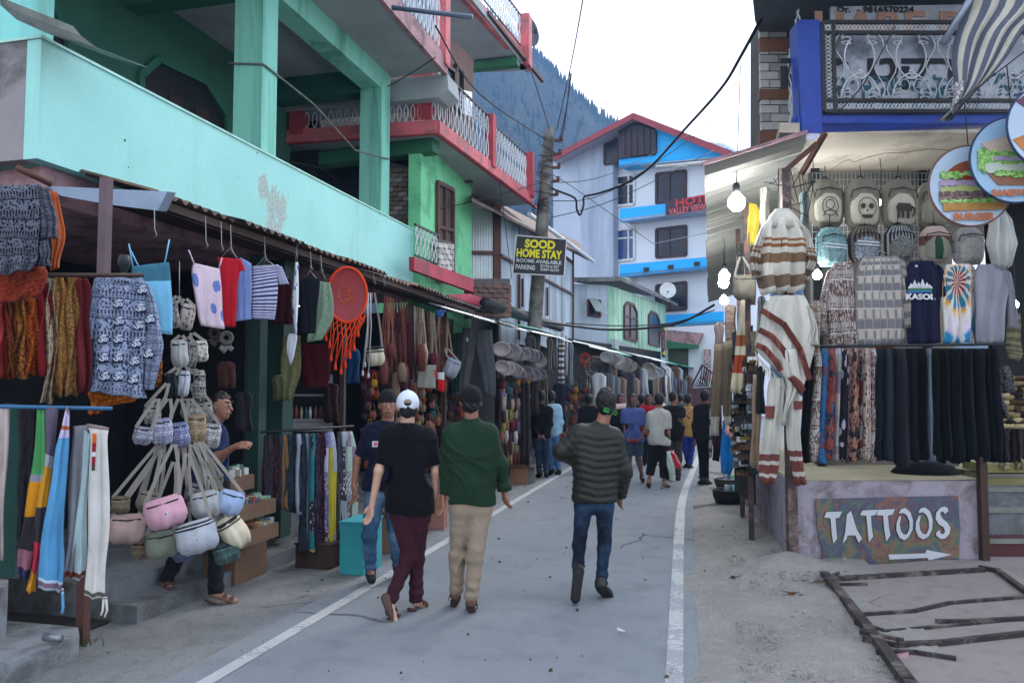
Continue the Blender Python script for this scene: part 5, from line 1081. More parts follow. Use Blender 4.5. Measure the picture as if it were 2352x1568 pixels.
mb=MB();mb.prism([kp(1790,300).xy.to_3d()+V((0,0,zs)),(kp(2700,300).xy.to_3d())+V((0,0,zs)),kp(2700,300).xy.to_3d()+V((0,6,zs)),V((.62,13.5,zs))],(0,0,.1));mb.build('soffit',mat('cream soffit','#b5ab9c',.85,.15,1.2,.15,30,stain=('#8c8478',.25,1.2)),kiosk)
mb=MB();wl=[kp(1862,400,-D2).xy.to_3d(),kp(2180,400,-D2).xy.to_3d()];mb.prism([wl[0]+V((0,0,zt)),wl[1]+V((0,0,zt)),wl[1]+V((0,0,zs)),wl[0]+V((0,0,zs))],kb*.1);mb.build('back_wall',mat('pale shop lining','#66635d',.8,.15,2,.1,30),kiosk)
mb=MB();w2=kp(2265,400,-.1).xy.to_3d();mb.prism([w2+kb*1.3,w2+kb*3.5,w2+kb*3.5+V((0,0,zs)),w2+kb*1.3+V((0,0,zs))],kd*.08);mb.build('side_partition',BLACKI,kiosk)
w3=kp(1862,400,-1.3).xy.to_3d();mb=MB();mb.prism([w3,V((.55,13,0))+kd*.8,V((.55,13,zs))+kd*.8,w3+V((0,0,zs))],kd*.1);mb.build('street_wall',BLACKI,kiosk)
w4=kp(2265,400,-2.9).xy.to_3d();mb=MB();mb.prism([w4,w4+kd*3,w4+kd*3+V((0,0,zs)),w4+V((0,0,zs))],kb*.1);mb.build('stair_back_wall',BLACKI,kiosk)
mb=MB()
for i in range(34):mb.bar(kp(1865+i*9,396,-D2+.15),kp(1865+i*9,600,-D2+.15),.006)
for i in range(14):mb.bar(kp(1862,398+i*15,-D2+.15),kp(2180,398+i*15,-D2+.15),.006)
ms=mb.build('wire_mesh',STEEL,kiosk);ms['kind']='stuff'
mb=MB();mb.tube([G(x,y,zs-.001)for x,y in((1905,392),(1935,372),(1950,366),(1962,372),(1990,362),(2030,352),(2080,350),(2130,342),(2180,345))],.004,4);mb.build('crack',mat('crack shade','#5c554c',.9,.1,3,0),kiosk)
mb=MB();mb.prism(KP.q([(1836,266),(2460,262),(2460,292),(1836,306)],0),kb*.2);mb.build('balcony_beam',BLUEP,kiosk)
mb=MB();mb.prism(KP.q([(1829,52),(1836,46),(1880,46),(1886,56),(1888,307),(1842,307)],.02),kb*.22);mb.build('balcony_post',BLUEP,kiosk)
KS=Pl(kp(1832,300,-.1),104.5+2)
q_=kp(1833,150,-.03).xy.to_3d()+V((.0,2.5,0));mb=MB();mb.box((q_.x,q_.y,kp(1836,180).z),(.2,.2,1.15));mb.build('balcony_post',BLUEP,kiosk)
mb=MB();mb.bar(kp(1838,290,-.1),V((q_.x,q_.y,kp(1838,290,-.1).z)),.16,.2);mb.build('balcony_beam',BLUEP,kiosk)
srm=kp(1832,300,0);
def panel(parent,P0,P1,z0,z1,name,cell=.07,border=.11,nrm=None,loops=True):
 """wrought railing panel: black square frame, white scroll border, looping white stems"""
 P0,P1=V(P0),V(P1);d=(P1-P0).normalized();L=(P1-P0).length;nrm=nrm or KP.n
 f=MB();b=.035
 for z in(z0,z0+border,z1-border,z1):f.bar(V((P0.x,P0.y,z)),V((P1.x,P1.y,z)),b)
 for u in(0,border,L):f.bar(P0+d*u+V((0,0,z0)),P0+d*u+V((0,0,z1)),b)
 fr=f.build(name,BLACKM,parent);s_=MB()
 def chain(a,b_,n):
  a,b_=V(a),V(b_);dd=(b_-a)/n;sd=V((0,0,1))if abs(dd.z)<1e-6 else d
  P=[]
  for i in range(n*4+1):
   u=i/4;P.append(a+dd*u+dd*.28*math.sin(u*2*math.pi*2)+sd*border*.3*math.sin(u*2*math.pi))
  s_.tube(P,.0075,4)
  P=[a+dd*(i/4)-dd*.2*math.sin(i/4*4*math.pi)-sd*border*.3*math.sin(i/4*2*math.pi)for i in range(n*4+1)];s_.tube(P,.0075,4)
 n=max(3,int(L/.075))
 for z in(z0+border/2,z1-border/2):chain((P0.x,P0.y,z),(P1.x,P1.y,z),n)
 q=P0+d*border/2;chain((q.x,q.y,z0),(q.x,q.y,z1),max(3,int((z1-z0)/.075)))
 o=s_.build('scroll_border',RAILW,fr);o['kind']='stuff'
 if loops:
  c=MB();w_=.52;k=int((L-border)/w_)+1;H=z1-z0-2*border
  for i in range(k):
   c0=P0+d*(border+w_*(i+.5));zc=z0+border+H*.55
   for sg in(-1,1):
    P=[]
    for t in range(22):
     u=t/21;a=u*2*math.pi*1.25;r_=.05+.11*(1-u);P.append(c0+d*sg*(.04+r_*math.cos(a)+.05*u)+V((0,0,zc-H*.42+H*.8*u-H*.1+r_*math.sin(a))))
    c.tube(P,.009,4)
    c.tube([c0+d*sg*(.2+.05*math.sin(t*.8))+V((0,0,z0+border+(H*t/12)))for t in range(13)],.006,4);c.tube([c0+d*sg*(.07+.05*math.cos(t*.55))+V((0,0,z0+border+H*.22+.07*math.sin(t*.55)))for t in range(12)],.006,4)
    for zz in(z1-border-.07,z0+border+.06):
     e=c0+d*sg*.13+V((0,0,zz));[c.tube([e+d*(.05*math.cos(q*.7+w0_))+V((0,0,.03*math.sin(q*.7+w0_)+dz_))for q in range(5)],.006,4)for w0_,dz_ in((0,0),(3.1,-.02),(1.2,.03),(0,-.045))]
   for j in range(5):
    a=j*1.257;e=c0+V((0,0,z0+border+H*.42));c.bar(e,e+d*.03*math.cos(a)+V((0,0,.03*math.sin(a))),.018,.008,up=nrm)
  o=c.build('vine_scrolls',RAILW,fr,True);o['kind']='stuff'
 return fr
z0,z1=kp(1900,258).z,kp(1900,54).z
panel(kiosk,kp(1890,150,.02).xy.to_3d(),kp(2460,150,.02).xy.to_3d(),z0,z1,'railing_panel')
panel(kiosk,kp(1833,150,-.03).xy.to_3d()+V((.0,2.4,0)),kp(1836,150,-.03).xy.to_3d(),kp(1836,305).z+.1,kp(1836,60).z-.05,'side_railing',loops=False)
mb=MB()
for i in range(12):
 for sg in(-1,1):
  c0=kp(1834,150,-.1).xy.to_3d()+V((0,i*.19,0));mb.tube([c0+kb*.07*sg*math.sin(t*1.3)+V((0,0,z0+.1+t*.1))for t in range(11)],.009,4)
o=mb.build('side_scrolls',RAILW,kiosk);o['kind']='stuff'
hb=thing('balcony_board','grey board with dark hand painted Hebrew lettering behind the blue balcony railing','sign',tuple(kp(2100,150,-.25)))
mb=MB();mb.prism(KP.q([(1905,72),(2460,72),(2460,262),(1905,262)],-.22),kb*.03);mb.build('board',mat('grey painted board','#b8bfca',.7,.15,2,.1,30,stain=('#6f7684',.3,2)),hb)
INKD=mat('black sign ink','#1a1d28',.6,.1,2,0);INKB=mat('teal sign ink','#2c5f74',.6,.2,8,0)
def klet(par,s_,x,y,size,m,off,sx=1.0,bold=0.0,rev=False,ext=.003,roll=0.0):
 return letter(par,s_[::-1]if rev else s_,size,m,kp(x,y,off),KP.a,sx,bold,ext,roll=roll)
klet(hb,'מרקט פיק',2030,160,.36,INKD,-.205,1.45,.012,True)
klet(hb,'שניצל · סטורי\'ם · טוסט',2045,190,.17,INKB,-.205,1.1,.004,True)
klet(hb,'המבורגר  פיצה  סלט',2060,214,.17,INKB,-.205,1.2,.004,True)
klet(hb,'מאכלים ישראליים',2075,238,.17,INKB,-.205,1.3,.004,True)
klet(hb,'פלאפל',2335,180,.17,INKB,-.205,1.1,.004,True);klet(hb,'סביח',2335,208,.17,INKB,-.205,1.1,.004,True)
hs2=thing('restaurant_board','white painted board with faded orange capitals above the blue balcony','sign',tuple(kp(2040,40,-.3)))
mb=MB();mb.prism(KP.q([(1908,16),(2420,8),(2420,90),(1908,90)],-.3),kb*.04);mb.build('board',mat('chalky white board','#b4b8c2',.8,.15,2,.1,30,stain=('#8f949c',.3,2.5)),hs2)
klet(hs2,'HARE R',2042,60,.38,mat('faded orange ink','#b08878',.8,.25,12,0),-.285,1.25,.014)
klet(hs2,'Dr.  - 9816570224',2010,23,.09,INKD,-.285,1.2,.002)
ze=kp(1730,30,-.6).z
mb=MB();ze=kp(1815,90,-1.4).z;mb.prism([G(1748,88,ze),G(2460,90,ze),G(2460,-160,ze),G(1690,-160,ze),G(1728,0,ze),G(1733,48,ze)],(0,0,.22));mb.build('upper_eave',mat('slate eave','#6c7078',.8,.2,2,.1),kiosk)
pw=Pl(kp(1745,300,-1.25),14.5);
mb=MB();mb.prism(pw.q([(1746,50),(1815,50),(1815,345),(1746,345)],-.05),kb*.4);pl_w=mb.build('pillar',MORT,kiosk)
bricks(pl_w,pw,1746,1815,52,340,0,.22,.1,BRW,.06,12)
for y0,y1 in((88,118),(205,228),(300,330)):
 mb=MB();mb.prism(pw.q([(1744,y0),(1815,y0),(1815,y1),(1744,y1)],.05),kb*.08);mb.build('brown_band',mat('brown band paint','#7a5646',.8,.25,3,.2),pl_w)
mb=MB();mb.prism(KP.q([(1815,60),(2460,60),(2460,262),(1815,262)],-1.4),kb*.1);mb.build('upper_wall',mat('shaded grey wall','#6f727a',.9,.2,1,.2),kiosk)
mb=MB();mb.prism([kp(1850,262,-.25),kp(2460,262,-.25),kp(2460,262,-1.4),kp(1850,262,-1.4)],(0,0,-.05));mb.build('balcony_floor',CONC,kiosk)
# kiosk awning, seen from below
ka=thing('kiosk_awning','cream corrugated awning sloping from the kiosk to the road, lit by bare bulbs','awning',(.3,12,3.7))
CORR=mat('cream corrugated sheet','#84837c',.6,.12,1.5,.1,20,metal=.1)
eA=AY(1617,386,8.05);eB=V((-.22,20.5,eA.z));rk_=AY(1852,312,8.2)
dv=rk_-eA
corr_awning(ka,eA,eB,dv.z,(dv.x,.15,0),9,CORR,pitch=.17,seed=9,jag=.004,amp=.05)
for c_ in ka.children:c_.data.polygons.foreach_set('use_smooth',[False]*len(c_.data.polygons))
mb=MB();mb.bar(eA+V((-.02,-.03,.03)),rk_+V((0,-.03,.03)),.05,.03);mb.build('pink_edging',PINKP,ka)
for(a,b)in(((1895,305,.1),(1840,400,-.2)),((1875,330,.05),(1800,395,.0)),((1690,366,0),(1675,372,-1))):
 mb=MB();mb.bar(kp(a[0],a[1],a[2]),kp(b[0],b[1],b[2]),.04,.05);mb.build('bracket',MIDW,ka)
mb=MB();mb.tube([AY(1505,384,8.4),AY(1740,362,8.6)],.02,8);mb.build('tube_lamp',RAILW,None,True,tuple(AY(1600,375,8.5)),label='thin white tube jutting left from the kiosk awning corner',category='tube')
for x,y0,y1,w_,lb,m_ in((1811,400,1288,.09,'rusty corner post of the kiosk behind the hanging poncho',mat('brown flaky post','#4f4241',.8,.4,8,.4,40,stain=('#7c6c68',.3,9))),(2257,1060,1284,.07,'dark post at the right end of the tattoo wall',DARKW)):
 a,b=kp(x,y0,.06),kp(x,y1,.06);mb=MB();mb.box(((a.x+b.x)/2,(a.y+b.y)/2,(a.z+b.z)/2),(w_,w_,a.z-b.z+.1),KP.a);mb.build('kiosk_post',m_,None,False,tuple(b),label=lb,category='post')
for px,py,Y_,lb in((1726,1240,9.9,'thin grey post on the street side of the kiosk'),(1705,1190,10.8,'second thin post farther along the kiosk side')):
 p=G(px,py);mb=MB();mb.box((p.x,p.y,1.9),(.06,.06,3.8));mb.build('kiosk_post',IRON,None,False,(p.x,p.y,0),label=lb,category='post')
r5=random.Random(3);mb=MB()
for i in range(14):
 a=kp(r5.uniform(1770,1880),r5.uniform(385,420),r5.uniform(-.3,.1));b=kp(r5.uniform(1750,1870),r5.uniform(400,500),r5.uniform(-.4,.2));m_=a.lerp(b,.5)-V((0,0,r5.uniform(.02,.1)));mb.tube([a,m_,b],.005,4)
tag(mb.build('wire_tangle',BLK),'tangle of thin wires and hooks under the kiosk awning corner',kind='stuff')
# bulbs (lit lamps)
EM=bpy.data.materials.new('lit bulb');EM.use_nodes=True;e_=EM.node_tree.nodes['Principled BSDF'];e_.inputs['Emission Color'].default_value=(.93,.98,1,1);e_.inputs['Emission Strength'].default_value=55;e_.inputs['Base Color'].default_value=(1,1,1,1)
def bulb(label,p,r,power,col=(.95,.98,1)):
 t=thing('light_bulb',label,'light bulb',tuple(p));mb=MB()
 mb.lathe((0,0,0),[(.0,-r),(r*.5,-r*.87),(r*.87,-r*.5),(r,0),(r*.87,r*.5),(r*.5,r*.9),(r*.35,r*1.25),(0,r*1.26)],14);ln(mb.mesh('glass',True),'glass',EM,t,world=False)
 mb=MB();mb.lathe((0,0,0),[(r*.38,r*1.2),(r*.42,r*2),(r*.3,r*2.3),(0,r*2.31)],10);ln(mb.mesh('socket',True),'socket',BLACKM,t,world=False)
 mb=MB();mb.tube([(0,0,r*2.2),(.01,0,.35),(0,0,.5)],.004,4);ln(mb.mesh('flex'),'flex',BLACKM,t,world=False)
 l=bpy.data.lights.new('bulb_light','POINT');l.energy=power;l.shadow_soft_size=r*1.15;l.color=col;lo_=bpy.data.objects.new('bulb_light',l);COL.objects.link(lo_);lo_.location=p
bulb('large glaring bare bulb under the front corner of the kiosk awning',AY(1691,466,8.5),.09,55)
bulb('glaring bulb left of the white hooded poncho, upper of the close pair',AY(1663,634,10.6),.07,30)
bulb('glaring bulb left of the white hooded poncho, middle one',AY(1661,650,11.8),.075,25)
bulb('smallest glaring bulb low by the brown shawls',AY(1662,690,12.6),.065,20)
bulb('bulb between the hooded poncho and the banded jacket',kp(1876,632,-.25),.045,14)
bulb('small bulb glowing behind the skull backpack',kp(1868,462,-1.0),.035,22)
bulb('small bulb glowing between the skull and elephant backpacks',kp(2023,466,-.75),.03,12)
bulb('bulb hidden above the stairs right of the trouser rack',kp(2330,700,-1.0),.04,12,(1,.9,.7))
# tattoo sign
ts=thing('tattoo_sign','swirling multicoloured banner with big white capitals on the lilac plinth','sign',tuple(kp(2040,1220,.05)))
k=NB('swirl paint');o_=k.co();wv=k.n('TexWave',wave_type='RINGS',i0=k.map(o_,(1,1,1)),i1=4.2,i2=9.0,i3=3.0,i4=2.0);nz=k.n('TexNoise',i0=o_,i2=3.2,i3=3.0)
f_=k.math('FRACT',k.math('ADD',k.math('MULTIPLY',wv.outputs[1],.35),k.math('MULTIPLY',nz.outputs[0],2.6)))
k.link(k.ramp(f_,[(0,'#5a4040'),(.15,'#6c5444'),(.28,'#625a46'),(.4,'#41584c'),(.52,'#3a4e5c'),(.62,'#4c4458'),(.74,'#3a3c50'),(.85,'#6a4444'),(1,'#6c5444')]),'Base Color');k.b.inputs['Roughness'].default_value=.5;SWIRL=k.m
ban=[(1873,1145),(2200,1138),(2204,1210),(2202,1282),(2060,1290),(1950,1300),(1880,1296),(1890,1270),(1876,1210)]
mb=MB();mb.prism(KP.q(ban,.035),kb*.012);mb.build('banner',SWIRL,ts)
DK=mat('black letter edge','#201a20',.6,.1,3,0);LG=mat('chalk white letters','#aeb3ba',.6,.08,3,0)
TL=[('T',[(225,465),(258,388),(485,378),(445,468),(388,478),(398,600),(415,770),(358,848),(335,690),(318,478)]),('A',[(615,372),(650,480),(700,640),(778,772),(728,832),(676,722),(566,728),(546,790),(492,840),(530,690),(556,420)]),('T',[(745,432),(782,365),(1005,352),(968,430),(905,440),(915,600),(938,738),(876,828),(858,640),(838,440)]),('T',[(985,430),(1012,355),(1255,342),(1220,425),(1152,436),(1165,600),(1190,722),(1128,815),(1100,640),(1082,438)]),('O',[(1310,405),(1345,345),(1410,328),(1480,390),(1518,510),(1510,640),(1460,745),(1395,798),(1320,760),(1275,650),(1282,540),(1325,435),(1345,460),(1325,560),(1340,660),(1385,712),(1430,712),(1470,620),(1465,520),(1430,440),(1380,400)]),('O',[(1595,395),(1630,335),(1695,320),(1765,375),(1803,495),(1795,640),(1745,740),(1665,785),(1595,745),(1555,640),(1562,530),(1612,430),(1630,455),(1608,550),(1625,650),(1665,705),(1715,710),(1752,620),(1748,510),(1715,430),(1665,390)]),('S',[(2032,370),(1985,415),(1955,380),(1925,375),(1910,420),(1945,480),(2020,540),(2062,610),(2050,700),(1985,770),(1920,780),(1860,735),(1850,690),(1905,645),(1918,700),(1960,710),(1985,670),(1965,610),(1885,560),(1845,480),(1860,390),(1920,320),(1985,305),(2025,330)])]
from mathutils.geometry import tessellate_polygon
def flat(poly,off,m_,nm,grow=0.0,par=None):
 cx_,cy_=sum(p[0]for p in poly)/len(poly),sum(p[1]for p in poly)/len(poly);P=[]
 n_=len(poly);ar=sum(poly[i][0]*poly[(i+1)%n_][1]-poly[(i+1)%n_][0]*poly[i][1]for i in range(n_));sg=1 if ar>0 else-1
 for i in range(n_):
  a,b,c_=V(poly[i-1]),V(poly[i]),V(poly[(i+1)%n_]);n1=V(((b-a).y,-(b-a).x)).normalized();n2=V(((c_-b).y,-(c_-b).x)).normalized();q=b+(n1+n2).normalized()*grow*sg;P.append(kp(1856.8+q.x*.15789,1114.1+q.y*.15789,off))
 mb=MB();b0=mb.add(P);b1=mb.add([p+kb*.008 for p in P])
 for t3 in tessellate_polygon([P]):mb.face([b0+i for i in t3])
 for i in range(n_):mb.face([b0+i,b0+(i+1)%n_,b1+(i+1)%n_,b1+i])
 return mb.build(nm,m_,par or ts)
for ch,poly in TL:
 L_=flat(poly,.052,LG,'letter');flat(poly,.044,DK,'letter_edge',9.0,L_)
mb=MB();mb.prism(KP.q([(2040,1273),(2125,1270),(2128,1262),(2185,1273),(2132,1286),(2130,1280),(2042,1284)],.048),kb*.006);mb.build('arrow',LG,ts)
# backpacks
def backpack(label,x,y,w_,h_,m,m2,off,pic=None,roll=0.0,stripe=None):
 pl=Pl(kp(x,y,off),14.5+rnd.uniform(-5,5));o=pl.w(x,y);s_=(pl.w(x+1,y)-o).length;W,H=w_*s_,h_*s_
 t=thing('backpack',label,'backpack',tuple(o),pl.a,'backpacks in rows on the kiosk mesh')
 def sh(W,H,th,y0):
  rows=[]
  for i in range(9):
   u=i/8;a=(1-abs(2*u-1)**5*.3);a*=(.72+.28*min(1,u*4));rows.append((V((-W/2*a,y0,H/2-H*u)),V((W/2*a,y0,H/2-H*u)),th*(.5+.5*math.sin(math.pi*min(1,max(0,.1+u*.8))))))
  return rows
 mb=MB();mb.ftube(sh(W,H,.09,0),14,.004);me=mb.mesh('body',True);rm=Matrix.Rotation(roll,4,'Y');me.transform(rm);ln(me,'body',m,t,world=False)
 mb=MB();mb.ftube(sh(W*.78,H*.62,.05,-.055),12,.003);me=mb.mesh('front_pocket',True);me.transform(rm@Matrix.Translation((0,0,-H*.12)));fp_=ln(me,'front_pocket',m2,t,world=False)
 mb=MB();q=[V((-W*.4,-.085,H*.1)),V((-W*.36,-.092,H*.25)),V((0,-.095,H*.31)),V((W*.36,-.092,H*.25)),V((W*.4,-.085,H*.1))];mb.tube([rm@p for p in q],.006,5);ln(mb.mesh('zip',True),'zip',BLACKM,t,world=False)
 mb=MB();mb.tube([rm@V((.04*math.cos(a*.52),.02,H/2-.01+.055*math.sin(a*.52)))for a in range(7)],.009,5);ln(mb.mesh('handle',True),'handle',BLACKM,t,world=False)
 mb=MB();mb.bar(rm@V((0,.02,H/2)),rm@V((.0,.02,H/2+.16)),.014,.005);ln(mb.mesh('hanging_loop'),'hanging_loop',BLACKM,t,world=False)
 if stripe:
  for dz in(0,.03):
   mb=MB();mb.bar(V((-W*.33,-.118,.02-dz)),V((W*.33,-.118,-.0-dz)),.006,.012);ln(mb.mesh('white_band'),'white_band',WPAINT,t,world=False)
 if pic:
  mk=mat('dark print ink','#3a372e',.8,.2,8,0);mb=MB();f0=lambda x_,z_:rm@V((x_*W,-.113,z_*H-H*.12))
  if pic=='skull':
   mb.tube([f0(.24*math.cos(a*.5),.02+.2*math.sin(a*.5))for a in range(13)],.004,4,closed=True)
   for sg in(-1,1):mb.tube([f0(sg*.11+.06*math.cos(a),.05+.045*math.sin(a))for a in range(6)],.007,4,closed=True);mb.box(f0(sg*.11,.05),(.02,.006,.02))
   mb.box(f0(0,-.04),(.015,.006,.02));mb.box(f0(0,-.15),(.11,.006,.028));
   for q_ in range(4):mb.box(f0(-.09+.06*q_,-.17),(.006,.01,.03))
  elif pic=='elephant':
   mb.ftube([(f0(-.18,.1),f0(.16,.1),.005),(f0(-.24,.0),f0(.22,.02),.006),(f0(-.2,-.06),f0(.2,-.06),.005)],6)
   for dx in(-.16,-.04,.1):mb.bar(f0(dx,-.04),f0(dx,-.2),.03,.006,up=(0,1,0))
   mb.tube([f0(.2,.04),f0(.28,.0),f0(.27,-.1),f0(.22,-.16)],.01,5)
  elif pic=='portrait':
   mb.tube([f0(.22*math.cos(a*.5),.02+.2*math.sin(a*.5))for a in range(13)],.004,4,closed=True);mb.tube([f0(.12*math.cos(a*.5),.06+.1*math.sin(a*.5))for a in range(13)],.004,4,closed=True)
   mb.tube([f0(-.2,-.2),f0(-.12,-.08),f0(0,-.06),f0(.12,-.08),f0(.2,-.2)],.005,4)
  o2=ln(mb.mesh('printed_'+pic),'printed_picture',mk,fp_,world=False);o2['kind']='stuff'
 return t
HE=K('hemp canvas','plain',('#8f8a7a',));HEL=K('pale hemp canvas','plain',('#b9b3a2',));HED=K('dark hemp','plain',('#7c776a',))
backpack('hemp backpack with a round portrait print, upper left of the backpacks',1897,468,82,108,HED,HEL,-.45,'portrait')
backpack('hemp backpack with a skull print, second in the upper row',1979,470,84,112,HED,HEL,-.4,'skull')
backpack('hemp backpack with a dark elephant print, third in the upper row',2063,470,82,108,HED,HEL,-.42,'elephant',.04)
backpack('plain hemp backpack half hidden by the burger sign',2138,474,74,104,HED,HE,-.5)
backpack('teal patterned backpack with two white bands, leftmost in the lower row',1908,568,72,86,K('teal weave','print',('#4a6a6e','#7fa0a2'),6,8),K('teal weave','print',('#4a6a6e','#7fa0a2'),6,8),-.3,stripe=True)
backpack('dark brown striped backpack in the lower row beside the teal one',1984,562,76,84,K('brown vstripe','vstripes',('#3a322e','#6f665c'),8),K('navy weave','print',('#2a3344','#8a929c'),5,6),-.3,stripe=True)
backpack('black and white striped backpack, middle of the lower row',2064,560,70,84,K('bw vstripe','vstripes',('#23262a','#9aa0a0'),9),K('bw mottled','print',('#8c8e88','#5c5e5c'),6,6),-.3)
backpack('backpack with brown lid over pale canvas and green panel',2146,562,74,84,K('pale rose canvas','bands',[(0,'#a49a90'),(.45,'#6a4c40'),(.72,'#c4aca4')]),K('green panel','vstripes',('#8a8c80','#2f4a3c','#8a8c80'),1),-.3)
backpack('silver grey worn backpack, rightmost in the lower row',2222,566,76,84,K('silver vinyl','print',('#8f8e8c','#a8a6a2'),3,3),K('silver vinyl2','print',('#9a9894','#b4b0aa'),3,3),-.32)
# shirts above the rail
kc=Pl(kp(2000,700,-.06),14.5)
RB='#7a4a44';WH='#cfcdc4'
hoodm=K('hooded poncho wool','bands',[(0,'#d2cec2'),(.08,'#7a6656'),(.2,'#d2cec2'),(.34,'#80664e'),(.46,'#d2cec2'),(.53,'#94603c'),(.57,'#cfc6b4'),(.60,'#9a6648'),(.63,'#d6d3c8')])
mpk=Pl(kp(1800,600,.22),8)
def zipper(t,pl,lo,off):
 mb=MB();mb.tube([lo(pl.w(x,y,off+.05))for x,y in((1797,505),(1795,560),(1798,620),(1796,672))],.005,5);ln(mb.mesh('zip'),'zip',BLACKM,t,world=False)
 mb=MB();mb.ftube([(lo(pl.w(1780,480,off)),lo(pl.w(1812,480,off)),.03),(lo(pl.w(1765,498,off)),lo(pl.w(1832,500,off)),.08),(lo(pl.w(1756,522,off)),lo(pl.w(1846,524,off)),.07)],10,.008);ln(mb.mesh('hood',True),'hood',K('plain white wool','plain',('#cfccc0',)),t,world=False)
gar('hooded_poncho','white hooded poncho with brown patterned bands hanging at the kiosk corner post','poncho',mpk,[[(1768,500,1832,502),(1748,525,1852,530),(1740,575,1862,575),(1738,625,1856,620),(1742,676,1842,668)],[(1748,522,1766,520),(1730,560,1752,565),(1722,605,1746,612),(1728,640,1748,638)],[(1838,520,1856,530),(1850,565,1870,570),(1852,600,1874,606),(1838,640,1858,645)]],hoodm,.06,.034,3.1,20,20,extra=zipper)
def bands_diag(t,pl,lo,off):
 m_=K('red brown woven band','print',('#7c463e','#5c322c'),10,2);fr=MB()
 for q in([(1748,712),(1800,745),(1836,800),(1858,868)],[(1742,757),(1772,772),(1800,805),(1812,830)],[(1736,792),(1756,800),(1780,828),(1792,850)]):
  mb=MB();P=[lo(pl.w(x,y,off+.088))for x,y in q]
  for i in range(len(P)-1):mb.bar(P[i],P[i+1]+(P[i+1]-P[i])*.06,.008,.055,up=(0,0,1))
  ln(mb.mesh('woven_band',False),'woven_band',m_,t,world=False)
 for i in range(34):
  u=i/33;x=1733+95*u;y=805+95*u**.8;a=lo(pl.w(x,y,off+.02));fr.tube([a,a+V((rnd.uniform(-.01,.02),0,-.05)),a+V((rnd.uniform(-.02,.03),-.01,-.10))],.004,4)
 o2=ln(fr.mesh('fringe'),'fringe',K('plain white wool','plain',('#cfccc0',)),t,world=False);o2['kind']='stuff'
gar('shawl_poncho','white poncho with diagonal red brown bands and fringe under the hooded one','poncho',mpk,[[(1770,680,1845,678),(1750,705,1862,712),(1744,760,1872,780),(1738,805,1858,840),(1790,860,1850,880),(1822,895,1842,905)],[(1850,700,1864,712),(1856,745,1878,760),(1852,792,1880,793)]],K('white wool','plain',('#cfccc2',)),.05,.03,2.9,20,20,extra=bands_diag)
redband=[(0,'#7a4640'),(.09,'#c8c6bd'),(.13,'#7a4640'),(.22,'#c8c6bd'),(.26,'#7a4a44'),(.335,'#c6c4bc')]
def pocket(t,pl,lo,off):
 for x0,y0,x1,y1 in((1757,930,1783,962),(1824,915,1842,945)):
  mb=MB();c=lo(pl.w((x0+x1)/2,(y0+y1)/2,off+.055));w_=(pl.w(x1,y0)-pl.w(x0,y0)).length;mb.box(c,(w_,.008,w_*1.1));ln(mb.mesh('patch_pocket'),'patch_pocket',K('red brown patch','plain',('#74423c',)),t,world=False)
gar('trousers','white woollen trousers with red brown bands hanging beside the corner post','trousers',mpk,[[(1768,868,1800,868),(1762,900,1800,900),(1752,1000,1795,1000),(1744,1060,1788,1060),(1741,1108,1778,1110)],[(1800,868,1836,868),(1802,900,1838,900),(1806,1000,1838,1000),(1812,1050,1842,1050),(1824,1113,1854,1112)]],K('banded wool','bands',redband),.045,.022,2.2,14,16,off=-.02,extra=pocket)
gar('sleeve_piece','white sleeve with knotted red brown cuff hanging over the woollen trousers','sleeve',mpk,[[(1790,805,1830,800),(1796,850,1836,850),(1806,880,1840,880),(1800,930,1815,930),(1797,975,1806,975)]],K('white wool','plain',('#cfccc2',)),.04,.02,off=.06)
gar('striped_cuff','red brown woven cuff piece crossing the white sleeve','cuff',mpk,[[(1808,868,1824,862),(1822,884,1842,878),(1836,905,1850,895)]],K('red brown woven band','print',('#7c463e','#5c322c'),10,2),.03,.004,off=.12)
def shirt(name,label,cat,body,sleeves,m,off=-.02,th=.03,N=18,fold=.018,extra=None,hook=None):return gar(name,label,cat,kc,[body]+sleeves,m,th,fold,2.2,N,16,off=off,extra=extra,hook=hook)
jk=K('banded jacket wool','bandprint',('#c2bfbc','#6a5350'),9,7)
shirt('jacket','white zip jacket with brown woven bands, leftmost of the shirts above the rail','jacket',[(1912,606,1955,600),(1900,640,1962,640),(1896,700,1962,700),(1898,750,1966,745),(1905,800,1968,795)],[[(1898,625,1915,612),(1884,680,1904,680),(1874,735,1898,740),(1886,770,1902,775)]],jk,off=-.05)
def buttons(t,pl,lo,off):
 for y in(605,612,619):
  mb=MB();mb.lathe(lo(pl.w(2025,y,off+.04)),[(.008,-.002),(.008,.004),(0,.005)],8,axis='Y');ln(mb.mesh('button'),'button',BLACKM,t,world=False)
shirt('plaid_shirt','grey and cream checked long shirt on a wire hanger above the rail','shirt',[(1985,590,2060,588),(1966,625,2078,622),(1966,700,2080,700),(1967,795,2082,790)],[[(2062,592,2076,600),(2070,660,2088,660),(2078,755,2092,750)]],K('cream check','plaid',('#77777c','#8e8c86','#b4aca4'),7,6.5),hook=(2022,575),extra=buttons)
